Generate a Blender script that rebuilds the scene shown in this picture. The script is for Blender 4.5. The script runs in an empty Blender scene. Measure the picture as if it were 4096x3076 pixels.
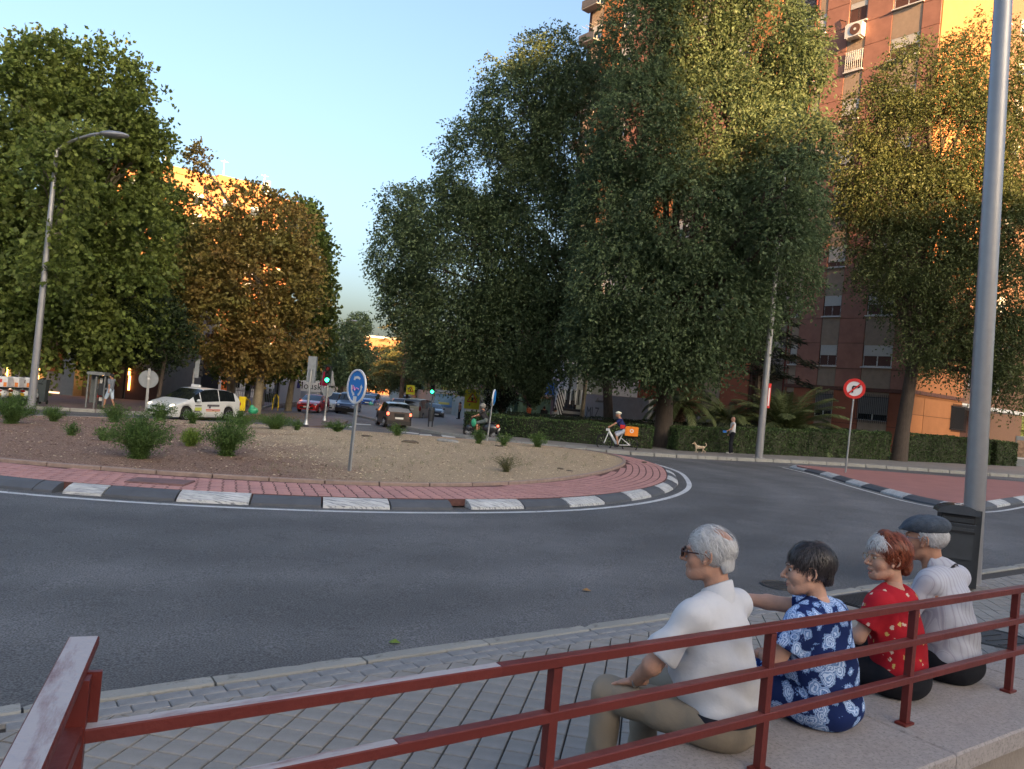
import bpy, math, random
import numpy as np
from mathutils import Vector, Matrix
random.seed(7); RNG = np.random.default_rng(11)
scene = bpy.context.scene
col = scene.collection
# ------------------------------------------------------------------ camera
FOC, SLOPE, HORY, EYE = 769.0, .093, 392.0, 2.0
ROLL = math.atan(SLOPE)
def ray(px, py):
    dx, dy = px - 512.0, py - 384.5
    u = dx*math.cos(ROLL) + dy*math.sin(ROLL)
    v = -dx*math.sin(ROLL) + dy*math.cos(ROLL)
    th = math.atan2((HORY - 384.5)*math.cos(ROLL), FOC)
    return Vector((u, FOC*math.cos(th) + v*math.sin(th), FOC*math.sin(th) - v*math.cos(th)))/FOC
def gz(x, y):
    return .02*x - .008*y
def G(px, py, off=0.0):
    """ground point seen at a picture position (metres)"""
    r = ray(px, py)
    t = (EYE - off)/(.02*r.x - .008*r.y - r.z)
    return Vector((r.x*t, r.y*t, EYE + r.z*t))
def V(px, py, depth):
    r = ray(px, py)
    return Vector((r.x, r.y, r.z))*(depth/r.y) + Vector((0, 0, EYE))
def D(x, y, off=0.0):
    return G(x/2.16, y/2.16, off)
def DV(x, y, depth):
    return V(x/2.16, y/2.16, depth)
cam_d = bpy.data.cameras.new('camera'); cam = bpy.data.objects.new('camera', cam_d); col.objects.link(cam)
fw = ray(512, 384.5).normalized(); rt = (ray(612, 384.5) - ray(512, 384.5)).normalized(); up = rt.cross(fw)
m3 = Matrix((rt, up, -fw)).transposed()
cam.matrix_world = Matrix.Translation((0, 0, EYE)) @ m3.to_4x4()
cam_d.sensor_fit = 'HORIZONTAL'; cam_d.sensor_width = 36.0; cam_d.lens = FOC/1024*36
cam_d.clip_start = .05; cam_d.clip_end = 3000
scene.camera = cam
# ------------------------------------------------------------------ light
SUN_EL = math.radians(14)
SD = Vector((.507*math.cos(SUN_EL), -.862*math.cos(SUN_EL), math.sin(SUN_EL)))
world = bpy.data.worlds.new('World'); scene.world = world; world.use_nodes = True
wn = world.node_tree; wn.nodes.clear()
sky = wn.nodes.new('ShaderNodeTexSky'); sky.sky_type = 'NISHITA'; sky.sun_disc = False
sky.sun_elevation = SUN_EL; sky.sun_rotation = math.atan2(SD.x, SD.y)
sky.air_density = 1.0; sky.dust_density = 7.0; sky.ozone_density = 1.8
bg = wn.nodes.new('ShaderNodeBackground'); bg.inputs['Strength'].default_value = .09
wo = wn.nodes.new('ShaderNodeOutputWorld')
wn.links.new(sky.outputs[0], bg.inputs[0]); wn.links.new(bg.outputs[0], wo.inputs[0])
sl = bpy.data.lights.new('sun', 'SUN'); sl.energy = 5.0; sl.angle = math.radians(.5); sl.color = (1, .56, .23)
so = bpy.data.objects.new('sun', sl); col.objects.link(so)
so.rotation_euler = SD.to_track_quat('Z', 'Y').to_euler(); so.location = (30, -40, 60)
vs = scene.view_settings; vs.view_transform = 'Standard'; vs.look = 'None'; vs.gamma = 1; vs.use_curve_mapping = False
vs.exposure = 2.45
scene.cycles.max_bounces = 6; scene.cycles.transparent_max_bounces = 6

# ------------------------------------------------------------------ materials
MATS = {}
def mat(name, c, rough=.8, var=.12, vscale=6.0, bump=0.0, bscale=60.0, metal=0.0, spec=.4, emit=None, estr=0.0,
        alpha=1.0, c2=None, island=0.0, transl=0.0, coat=0.0, stretch=None):
    if name in MATS: return MATS[name]
    m = bpy.data.materials.new(name); m.use_nodes = True; nt = m.node_tree; N = nt.nodes; L = nt.links
    b = N['Principled BSDF']
    b.inputs['Roughness'].default_value = rough; b.inputs['Metallic'].default_value = metal
    b.inputs['Specular IOR Level'].default_value = spec; b.inputs['Coat Weight'].default_value = coat
    tc = N.new('ShaderNodeTexCoord'); src = tc.outputs['Object']
    if stretch:
        mp = N.new('ShaderNodeMapping'); mp.inputs['Scale'].default_value = stretch
        L.new(src, mp.inputs[0]); src = mp.outputs[0]
    nz = N.new('ShaderNodeTexNoise'); nz.inputs['Scale'].default_value = vscale; nz.inputs['Detail'].default_value = 6
    nz.inputs['Roughness'].default_value = .62
    L.new(src, nz.inputs[0])
    rmp = N.new('ShaderNodeValToRGB'); rmp.color_ramp.elements[0].position = .3; rmp.color_ramp.elements[1].position = .7
    hi = c2 if c2 else tuple(min(1, k*(1 + var)) for k in c[:3]); lo = tuple(k*(1 - var) for k in c[:3])
    rmp.color_ramp.elements[0].color = (*lo, 1); rmp.color_ramp.elements[1].color = (*hi[:3], 1)
    L.new(nz.outputs[0], rmp.inputs[0]); out = rmp.outputs[0]
    if island:
        g = N.new('ShaderNodeNewGeometry'); mr = N.new('ShaderNodeMapRange')
        mr.inputs['To Min'].default_value = 1 - island; mr.inputs['To Max'].default_value = 1 + island
        L.new(g.outputs['Random Per Island'], mr.inputs[0])
        mx = N.new('ShaderNodeMix'); mx.data_type = 'RGBA'; mx.blend_type = 'MULTIPLY'; mx.inputs[0].default_value = 1
        L.new(out, mx.inputs[6]); L.new(mr.outputs[0], mx.inputs[7]); out = mx.outputs[2]
    L.new(out, b.inputs['Base Color'])
    if bump:
        n2 = N.new('ShaderNodeTexNoise'); n2.inputs['Scale'].default_value = bscale; n2.inputs['Detail'].default_value = 5
        L.new(src, n2.inputs[0]); bp = N.new('ShaderNodeBump'); bp.inputs['Strength'].default_value = bump; bp.inputs['Distance'].default_value = .02
        L.new(n2.outputs[0], bp.inputs['Height']); L.new(bp.outputs[0], b.inputs['Normal'])
    if emit:
        b.inputs['Emission Color'].default_value = (*emit, 1); b.inputs['Emission Strength'].default_value = estr
    if alpha < 1: b.inputs['Alpha'].default_value = alpha
    if transl:
        t = N.new('ShaderNodeBsdfTranslucent'); L.new(out, t.inputs[0]); ms = N.new('ShaderNodeMixShader'); ms.inputs[0].default_value = transl
        L.new(b.outputs[0], ms.inputs[1]); L.new(t.outputs[0], ms.inputs[2]); L.new(ms.outputs[0], N['Material Output'].inputs[0])
    MATS[name] = m; return m

def worn_mat(name, c, cw, thr=.55, scale=9.0, rough=.7, soft=.06, stretch=(1, 1, 1), up_only=False, bump=.15):
    """paint with worn patches showing another colour"""
    m = mat(name, c, rough=rough, var=.15, vscale=scale*.5, bump=bump, bscale=scale*6); nt = m.node_tree; N = nt.nodes; L = nt.links
    b = N['Principled BSDF']; base = b.inputs['Base Color'].links[0].from_socket
    tc = N.new('ShaderNodeTexCoord'); mp = N.new('ShaderNodeMapping'); mp.inputs['Scale'].default_value = stretch
    L.new(tc.outputs['Object'], mp.inputs[0])
    nz = N.new('ShaderNodeTexNoise'); nz.inputs['Scale'].default_value = scale; nz.inputs['Detail'].default_value = 9; nz.inputs['Roughness'].default_value = .7
    L.new(mp.outputs[0], nz.inputs[0])
    mr = N.new('ShaderNodeMapRange'); mr.inputs['From Min'].default_value = thr - soft; mr.inputs['From Max'].default_value = thr + soft
    L.new(nz.outputs[0], mr.inputs[0]); fac = mr.outputs[0]
    if up_only:
        g = N.new('ShaderNodeNewGeometry'); sx = N.new('ShaderNodeSeparateXYZ'); L.new(g.outputs['Normal'], sx.inputs[0])
        gt = N.new('ShaderNodeMath'); gt.operation = 'GREATER_THAN'; gt.inputs[1].default_value = .8; L.new(sx.outputs[2], gt.inputs[0])
        mu = N.new('ShaderNodeMath'); mu.operation = 'MULTIPLY'; L.new(fac, mu.inputs[0]); L.new(gt.outputs[0], mu.inputs[1]); fac = mu.outputs[0]
    mx = N.new('ShaderNodeMix'); mx.data_type = 'RGBA'; L.new(fac, mx.inputs[0]); L.new(base, mx.inputs[6]); mx.inputs[7].default_value = (*cw, 1)
    L.new(mx.outputs[2], b.inputs['Base Color']); return m

M_asph = mat('asphalt', (.096, .096, .100), rough=.78, var=.16, vscale=1.1, bump=.55, bscale=170, spec=.5)
def asphalt_detail():
    m = M_asph; N = m.node_tree.nodes; L = m.node_tree.links; b = N['Principled BSDF']; base = b.inputs['Base Color'].links[0].from_socket
    tc = N.new('ShaderNodeTexCoord')
    vo = N.new('ShaderNodeTexNoise'); vo.inputs['Scale'].default_value = 70; vo.inputs['Detail'].default_value = 3; L.new(tc.outputs['Object'], vo.inputs[0])
    mr = N.new('ShaderNodeMapRange'); mr.inputs['From Min'].default_value = .35; mr.inputs['From Max'].default_value = .68
    mr.inputs['To Min'].default_value = .50; mr.inputs['To Max'].default_value = 1.75; L.new(vo.outputs[0], mr.inputs[0])
    big = N.new('ShaderNodeTexNoise'); big.inputs['Scale'].default_value = .16; big.inputs['Detail'].default_value = 3; L.new(tc.outputs['Object'], big.inputs[0])
    m2 = N.new('ShaderNodeMapRange'); m2.inputs['From Min'].default_value = .35; m2.inputs['From Max'].default_value = .65; m2.inputs['To Min'].default_value = .74; m2.inputs['To Max'].default_value = 1.28
    L.new(big.outputs[0], m2.inputs[0])
    mu = N.new('ShaderNodeMath'); mu.operation = 'MULTIPLY'; L.new(mr.outputs[0], mu.inputs[0]); L.new(m2.outputs[0], mu.inputs[1])
    # tyre tracks: slightly darker rings round the island centre
    sp = N.new('ShaderNodeVectorMath'); sp.operation = 'SUBTRACT'; sp.inputs[1].default_value = (-6.1, 23.1, 0); L.new(tc.outputs['Object'], sp.inputs[0])
    ss = N.new('ShaderNodeSeparateXYZ'); L.new(sp.outputs[0], ss.inputs[0])
    cx = N.new('ShaderNodeCombineXYZ'); L.new(ss.outputs[0], cx.inputs[0]); L.new(ss.outputs[1], cx.inputs[1])
    ln = N.new('ShaderNodeVectorMath'); ln.operation = 'LENGTH'; L.new(cx.outputs[0], ln.inputs[0])
    si = N.new('ShaderNodeMath'); si.operation = 'SINE'; ml = N.new('ShaderNodeMath'); ml.operation = 'MULTIPLY'; ml.inputs[1].default_value = 3.3
    L.new(ln.outputs['Value'], ml.inputs[0]); L.new(ml.outputs[0], si.inputs[0])
    m3_ = N.new('ShaderNodeMapRange'); m3_.inputs['From Min'].default_value = -1; m3_.inputs['To Min'].default_value = .87; m3_.inputs['To Max'].default_value = 1.07; L.new(si.outputs[0], m3_.inputs[0])
    mu2 = N.new('ShaderNodeMath'); mu2.operation = 'MULTIPLY'; L.new(mu.outputs[0], mu2.inputs[0]); L.new(m3_.outputs[0], mu2.inputs[1])
    st = N.new('ShaderNodeTexNoise'); st.inputs['Scale'].default_value = 1.3; st.inputs['Detail'].default_value = 7; st.inputs['Roughness'].default_value = .7; L.new(tc.outputs['Object'], st.inputs[0])
    ms = N.new('ShaderNodeMapRange'); ms.inputs['From Min'].default_value = .60; ms.inputs['From Max'].default_value = .66; ms.inputs['To Min'].default_value = 1; ms.inputs['To Max'].default_value = .80; L.new(st.outputs[0], ms.inputs[0])
    mu3 = N.new('ShaderNodeMath'); mu3.operation = 'MULTIPLY'; L.new(mu2.outputs[0], mu3.inputs[0]); L.new(ms.outputs[0], mu3.inputs[1]); mu2 = mu3
    mx = N.new('ShaderNodeMix'); mx.data_type = 'RGBA'; mx.blend_type = 'MULTIPLY'; mx.inputs[0].default_value = 1
    L.new(base, mx.inputs[6]); L.new(mu2.outputs[0], mx.inputs[7]); L.new(mx.outputs[2], b.inputs['Base Color'])
asphalt_detail()
M_conc = mat('concrete', (.23, .225, .215), var=.18, vscale=8, bump=.3, bscale=60)
M_kerb = worn_mat('old kerb stone', (.25, .245, .225), (.12, .115, .10), thr=.62, scale=7, bump=.4)
M_tile = mat('pavement tile', (.225, .212, .198), var=.16, vscale=5, bump=.25, bscale=90, island=.07)
M_tile2 = mat('pavement tile worn', (.20, .20, .205), var=.22, vscale=9, bump=.25, bscale=90)
M_cobble = mat('blue grey sett', (.155, .17, .185), var=.18, vscale=12, bump=.4, bscale=60, island=.08)
M_joint = mat('joint mortar', (.045, .040, .037), var=.3, vscale=20, bump=.3)
M_dirt = mat('dirt', (.10, .075, .055), var=.3, vscale=20, bump=.5)
M_brick = mat('red paver', (.41, .215, .195), var=.14, vscale=14, bump=.3, bscale=80, island=.08)
M_kerbpink = mat('inner kerb stone', (.27, .20, .17), var=.2, vscale=8, bump=.3)
M_white = worn_mat('worn white kerb paint', (.47, .48, .48), (.16, .17, .19), thr=.545, scale=5, stretch=(.6, 12, 3), bump=.2)
M_black = worn_mat('dark kerb paint', (.075, .082, .096), (.12, .115, .11), thr=.66, scale=5, stretch=(1, 4, 2), bump=.2)
M_line = worn_mat('road marking', (.50, .51, .52), (.14, .145, .15), thr=.60, scale=8, bump=.15)
M_pink = mat('red coated paving', (.30, .135, .12), var=.10, vscale=1.6, bump=.3, bscale=150)
M_ledge = worn_mat('granite ledge', (.34, .30, .285), (.20, .175, .165), thr=.56, scale=70, rough=.85, soft=.08, bump=.3)
M_rail = worn_mat('red railing paint', (.115, .017, .013), (.17, .065, .06), thr=.58, scale=4, rough=.45, soft=.12, up_only=True, bump=.12, stretch=(.5, 1, 1))
M_railw = worn_mat('red railing paint worn to grey', (.115, .018, .014), (.36, .33, .34), thr=.40, scale=7, rough=.5, soft=.10, up_only=True, bump=.2, stretch=(.35, 2, 1))
M_railside = worn_mat('red railing paint scuffed', (.115, .017, .013), (.08, .03, .03), thr=.64, scale=12, rough=.45, bump=.1)
M_steel = mat('galvanised steel', (.36, .37, .38), rough=.42, metal=.75, var=.10, vscale=5, bump=.05)
M_pole = mat('grey painted pole', (.30, .30, .315), rough=.38, metal=.55, var=.05, vscale=8)
M_dpole = mat('dark green pole', (.03, .04, .035), rough=.5)
M_bin = mat('bin plastic', (.030, .034, .040), rough=.42, var=.1, vscale=10, bump=.05, bscale=300)
M_dark = mat('dark rubber', (.012, .012, .014), rough=.7)
M_glass = mat('car glass', (.010, .012, .014), rough=.06, var=0, spec=.8, coat=.5)
M_wglass = mat('window glass', (.02, .025, .03), rough=.05, var=0, spec=.9)
M_wwhite = mat('white window frame', (.62, .62, .60), rough=.5, var=.05)
M_shutter = mat('roller shutter', (.50, .49, .46), rough=.6, var=.06)
M_chrome = mat('alloy', (.5, .5, .52), rough=.3, metal=.9, var=.05)
M_lens = mat('headlight glass', (.55, .58, .60), rough=.12, var=.05, spec=.8)
M_plate = mat('number plate', (.62, .62, .60), rough=.5, var=.05)
M_red_lens = mat('tail light', (.32, .012, .010), rough=.2, var=.1)
M_red_on = mat('tail light lit', (.5, .03, .02), rough=.3, emit=(1, .10, .05), estr=1.3)
M_green_on = mat('green traffic light', (.0, .5, .3), rough=.3, emit=(.02, 1, .42), estr=3.6)
M_lamp_warm = mat('warm light tube', (.8, .5, .2), emit=(1, .42, .08), estr=4.2)
M_bark = mat('elm bark', (.062, .046, .036), var=.35, vscale=6, bump=1.0, bscale=22, stretch=(3, 3, .7))
M_bark2 = mat('plane bark', (.20, .17, .12), var=.35, vscale=3, bump=.4, bscale=12)
def leafm(n, c, c2, isl=.35, tr=.35): return mat(n, c, rough=.55, var=.3, vscale=.35, c2=c2, island=isl, transl=tr, spec=.3)
M_elm = leafm('elm leaf', (.082, .130, .062), (.138, .190, .090), .45, .48)
M_elmy = leafm('sun tinted elm leaf', (.066, .098, .036), (.130, .155, .058), .45, .42)  # yellower than the other elms, golden sunlight mixed into the leaf colour
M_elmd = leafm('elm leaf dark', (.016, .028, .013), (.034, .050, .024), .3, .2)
M_plane = leafm('plane leaf', (.115, .180, .042), (.225, .265, .062), .45, .48)
M_planed = leafm('plane leaf dark', (.022, .042, .014), (.042, .065, .022), .3)
M_brownl = leafm('browning leaf', (.36, .205, .065), (.22, .22, .06), .45, .42)
M_hedge = leafm('hedge leaf', (.042, .082, .026), (.085, .135, .045), .6, .2)
M_palm = leafm('palm leaf', (.085, .125, .045), (.15, .18, .075), .4, .3)
M_ever = leafm('evergreen needle', (.018, .024, .014), (.032, .040, .020), .35, .1)
M_weed = leafm('weed leaf', (.095, .175, .045), (.15, .24, .065), .4, .45)
M_weedy = leafm('light weed leaf', (.19, .29, .05), (.25, .35, .07), .3, .45)
M_dry = leafm('dry grass', (.20, .175, .085), (.17, .19, .08), .35)

# ------------------------------------------------------------------ mesh helpers
class MB:
    def __init__(s): s.v = []; s.f = []; s.m = []; s.mats = []
    def mi(s, m):
        if m not in s.mats: s.mats.append(m)
        return s.mats.index(m)
    def add(s, vs_, fs, m):
        o = len(s.v); s.v += [tuple(v) for v in vs_]; k = s.mi(m)
        for f in fs: s.f.append(tuple(i + o for i in f)); s.m.append(k)
    def box(s, c, d, m, rz=0.0, R=None, taper=1.0):
        hx, hy, hz = d[0]/2, d[1]/2, d[2]/2; R = R or Matrix.Rotation(rz, 3, 'Z'); c = Vector(c)
        P = []
        for z in (-hz, hz):
            t = taper if z > 0 else 1
            for x, y in ((-hx, -hy), (hx, -hy), (hx, hy), (-hx, hy)): P.append(c + R @ Vector((x*t, y*t, z)))
        s.add(P, [(3, 2, 1, 0), (4, 5, 6, 7), (0, 1, 5, 4), (1, 2, 6, 5), (2, 3, 7, 6), (3, 0, 4, 7)], m)
    def cbox(s, c, d, m, b=.01, rz=0.0):
        """box with chamfered top edges"""
        hx, hy, hz = d[0]/2, d[1]/2, d[2]/2; R = Matrix.Rotation(rz, 3, 'Z'); c = Vector(c); P = []
        for z, k in ((-hz, 0), (hz - b, 0), (hz, b)):
            for x, y in ((-1, -1), (1, -1), (1, 1), (-1, 1)): P.append(c + R @ Vector((x*(hx - k), y*(hy - k), z)))
        F_ = [(3, 2, 1, 0), (8, 9, 10, 11)]
        for r in (0, 4):
            for i in range(4): F_.append((r + i, r + (i + 1) % 4, r + 4 + (i + 1) % 4, r + 4 + i))
        s.add(P, F_, m)
    def cyl(s, a, b, r0, m, r1=None, n=12, caps=True):
        a = Vector(a); b = Vector(b); r1 = r0 if r1 is None else r1; d = (b - a).normalized()
        x = d.orthogonal().normalized(); y = d.cross(x); P = []
        for c, r in ((a, r0), (b, r1)):
            for i in range(n): t = 2*math.pi*i/n; P.append(c + x*math.cos(t)*r + y*math.sin(t)*r)
        F_ = [(i, (i + 1) % n, n + (i + 1) % n, n + i) for i in range(n)]
        if caps: F_ += [tuple(range(n - 1, -1, -1)), tuple(range(n, 2*n))]
        s.add(P, F_, m)
    def tube(s, pts, rad, m, n=8, closed=False, caps=True):
        pts = [Vector(p) for p in pts]; N_ = len(pts); rad = rad if isinstance(rad, (list, tuple)) else [rad]*N_
        P = []; px = None
        for i, p in enumerate(pts):
            if closed: d = pts[(i + 1) % N_] - pts[i - 1]
            else: d = pts[min(i + 1, N_ - 1)] - pts[max(i - 1, 0)]
            d = d.normalized() if d.length > 1e-9 else Vector((0, 0, 1))
            px = d.orthogonal().normalized() if px is None else (px - d*px.dot(d))
            px = px.normalized() if px.length > 1e-6 else d.orthogonal().normalized()
            y = d.cross(px)
            for k in range(n): t = 2*math.pi*k/n; P.append(p + px*math.cos(t)*rad[i] + y*math.sin(t)*rad[i])
        F_ = []
        for i in range(N_ if closed else N_ - 1):
            a = i*n; b = ((i + 1) % N_)*n
            for k in range(n): F_.append((a + k, a + (k + 1) % n, b + (k + 1) % n, b + k))
        if caps and not closed: F_ += [tuple(range(n - 1, -1, -1)), tuple(range((N_ - 1)*n, N_*n))]
        s.add(P, F_, m)
    def prism(s, poly, z0, z1, m, top=True, T=None):
        n = len(poly); P = [Vector((x, y, z0)) for x, y in poly] + [Vector((x, y, z1)) for x, y in poly]
        if T: P = [T @ p for p in P]
        F_ = [(i, (i + 1) % n, n + (i + 1) % n, n + i) for i in range(n)] + [tuple(range(n - 1, -1, -1)), tuple(range(n, 2*n))]
        s.add(P, F_, m)
    def quad(s, a, b, c, d, m): s.add([a, b, c, d], [(0, 1, 2, 3)], m)
    def ball(s, c, r, m, n=10, rings=6, R=None):
        c = Vector(c); r = Vector(r if hasattr(r, '__len__') else (r, r, r)); P = []; F_ = []
        for j in range(rings + 1):
            ph = math.pi*j/rings - math.pi/2
            for i in range(n):
                t = 2*math.pi*i/n; q = Vector((math.cos(ph)*math.cos(t)*r.x, math.cos(ph)*math.sin(t)*r.y, math.sin(ph)*r.z))
                P.append(c + (R @ q if R else q))
        for j in range(rings):
            for i in range(n): F_.append((j*n + i, j*n + (i + 1) % n, (j + 1)*n + (i + 1) % n, (j + 1)*n + i))
        s.add(P, F_, m)
    def data(s, name, smooth=False):
        me = bpy.data.meshes.new(name); me.from_pydata(s.v, [], s.f)
        for m in s.mats: me.materials.append(m)
        if len(s.mats) > 1: me.polygons.foreach_set('material_index', s.m)
        if smooth:
            me.polygons.foreach_set('use_smooth', [True]*len(me.polygons))
            if smooth != 'all':
                me.set_sharp_from_angle(angle=math.radians(38))
        me.update(); return me
    def build(s, name, parent=None, smooth=False, loc=None):
        o = bpy.data.objects.new(name, s.data(name, smooth)); col.objects.link(o)
        if parent is not None: o.parent = parent
        if loc is not None: o.location = loc
        return o
def tag(o, label=None, cat=None, group=None, kind=None):
    if label: o['label'] = label
    if cat: o['category'] = cat
    if group: o['group'] = group
    if kind: o['kind'] = kind
    return o
def thing(name, label, cat, loc=(0, 0, 0), rz=0.0, group=None):
    o = bpy.data.objects.new(name, None); col.objects.link(o); o.location = loc; o.rotation_euler = (0, 0, rz)
    o.empty_display_size = .2
    return tag(o, label, cat, group)
CH = {}
def children(o): return [c for c in bpy.data.objects if c.parent == o]
def part(name, me, parent, loc=(0, 0, 0), rz=0.0, scale=None, label=None):
    o = bpy.data.objects.new(name, me); col.objects.link(o); o.parent = parent; o.location = loc; o.rotation_euler = (0, 0, rz)
    if scale: o.scale = scale
    if label: o['label'] = label
    return o
def copy_thing(src, tree, loc, rz, label, group=None, scale=None):
    """tree: list of (child, [grandchildren])"""
    r = src.copy(); col.objects.link(r); r.location = loc; r.rotation_euler = (0, 0, rz); r['label'] = label
    if group: r['group'] = group
    if scale: r.scale = scale
    for ch, gs in tree:
        c = ch.copy(); col.objects.link(c); c.parent = r
        for g in gs: d = g.copy(); col.objects.link(d); d.parent = c
    return r
def tree_of(o): return [(c, children(c)) for c in children(o)]
def smooth_poly(P, n=8, closed=True):
    P = [Vector(p) for p in P]; out = []; N_ = len(P)
    rng = range(N_ if closed else N_ - 1)
    for i in rng:
        if closed: a, b, c, d = P[i - 1], P[i], P[(i + 1) % N_], P[(i + 2) % N_]
        else: a, b, c, d = P[max(i - 1, 0)], P[i], P[i + 1], P[min(i + 2, N_ - 1)]
        for k in range(n):
            t = k/n; out.append(.5*((2*b) + (c - a)*t + (2*a - 5*b + 4*c - d)*t*t + (3*b - a - 3*c + d)*t**3))
    if not closed: out.append(P[-1])
    return out
def resample(P, step, closed=True):
    P = list(P); Q = P + [P[0]] if closed else P
    L_ = [0]
    for i in range(1, len(Q)): L_.append(L_[-1] + (Q[i] - Q[i - 1]).length)
    n = max(1, round(L_[-1]/step)); out = []; j = 0
    for k in range(n if closed else n + 1):
        d = L_[-1]*k/n
        while j < len(Q) - 2 and L_[j + 1] < d: j += 1
        t = (d - L_[j])/max(1e-9, L_[j + 1] - L_[j]); out.append(Q[j].lerp(Q[j + 1], min(1, t)))
    return out
def text_mesh(name, txt, size, m, extrude=.004):
    cu = bpy.data.curves.new(name, 'FONT'); cu.body = txt; cu.size = size; cu.extrude = extrude; cu.align_x = 'CENTER'; cu.align_y = 'CENTER'
    cu.resolution_u = 2
    ob = bpy.data.objects.new(name, cu); me = bpy.data.meshes.new_from_object(ob); bpy.data.objects.remove(ob)
    me.materials.clear(); me.materials.append(m); return me
def slab(name, poly, z_off, thick, m, label=None, kind='structure', parent=None):
    """flat slab following the sloping ground"""
    mb = MB(); n = len(poly)
    P = [(x, y, gz(x, y) + z_off - thick) for x, y in poly] + [(x, y, gz(x, y) + z_off) for x, y in poly]
    F_ = [(i, (i + 1) % n, n + (i + 1) % n, n + i) for i in range(n)] + [tuple(range(n, 2*n))]
    mb.add(P, F_, m); o = mb.build(name, parent)
    if kind: o['kind'] = kind
    return o
# ================================================================== GROUND
def plane_rot():
    n = Vector((-.02, .008, 1)).normalized(); return Vector((0, 0, 1)).rotation_difference(n).to_matrix().to_4x4()
PR = plane_rot()
def place(o, x, y, zo, rz=0.0, sc=None):
    M = Matrix.Translation((x, y, gz(x, y) + zo)) @ PR @ Matrix.Rotation(rz, 4, 'Z')
    if sc: M = M @ Matrix.Diagonal((*sc, 1))
    o.matrix_world = M
road = slab('road', [(-420, -90), (420, -90), (420, 900), (-420, 900)], 0, .3, M_asph)
def ribbon(name, pts, w, m, zo=.004, closed=False, parent=None):
    mb = MB(); n = len(pts); P = []
    for i, p in enumerate(pts):
        d = (pts[(i + 1) % n] - pts[i - 1]) if closed else (pts[min(i + 1, n - 1)] - pts[max(i - 1, 0)])
        d = Vector((d.x, d.y)).normalized(); q = Vector((-d.y, d.x))*w/2
        for s_ in (-1, 1): x, y = p.x + q.x*s_, p.y + q.y*s_; P.append((x, y, gz(x, y) + zo))
    F_ = [(2*i, 2*((i + 1) % n), 2*((i + 1) % n) + 1, 2*i + 1) for i in range(n if closed else n - 1)]
    mb.add(P, F_, m); o = mb.build(name, parent); o['kind'] = 'structure' if parent is None else None
    if parent is not None: del o['kind']
    return o
def V2(l): return [Vector((x, y, 0)) for x, y in l]
OUT = smooth_poly(V2([(-8.5, 12.25), (-6.1, 12.0), (-3.6, 12.3), (-1.2, 13.1), (1.2, 14.6), (3.1, 16.9), (4.4, 19.7), (5.1, 22.8), (5.35, 25.6), (4.9, 28.4), (3.6, 30.9), (1, 32.3), (-3, 33), (-8, 32.8), (-12.5, 31.8), (-16.2, 29), (-18.2, 25), (-18.2, 20.5), (-16, 16.3), (-12.5, 13.4)]), 8)
INN = smooth_poly(V2([(-9.3, 14.25), (-5.83, 14.14), (-2.89, 14.6), (-.81, 15.7), (.98, 17.7), (2.67, 21.1), (3.85, 25.2), (3.75, 28.4), (1.9, 30.4), (-2, 31.3), (-8, 31.2), (-12, 30.2), (-15, 28), (-16.8, 24.5), (-16.6, 20.5), (-14.3, 16.9), (-12, 15.2)]), 8)
def offset(P, d):
    n = len(P); o = []
    for i, p in enumerate(P):
        t = (P[(i + 1) % n] - P[i - 1]).normalized(); o.append(p + Vector((-t.y, t.x, 0))*d)
    return o
OUT1 = resample(OUT, .25); n_o = len(OUT1)
ribbon('road_marking', offset(OUT1, -.30), .13, M_line, closed=True)
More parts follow.
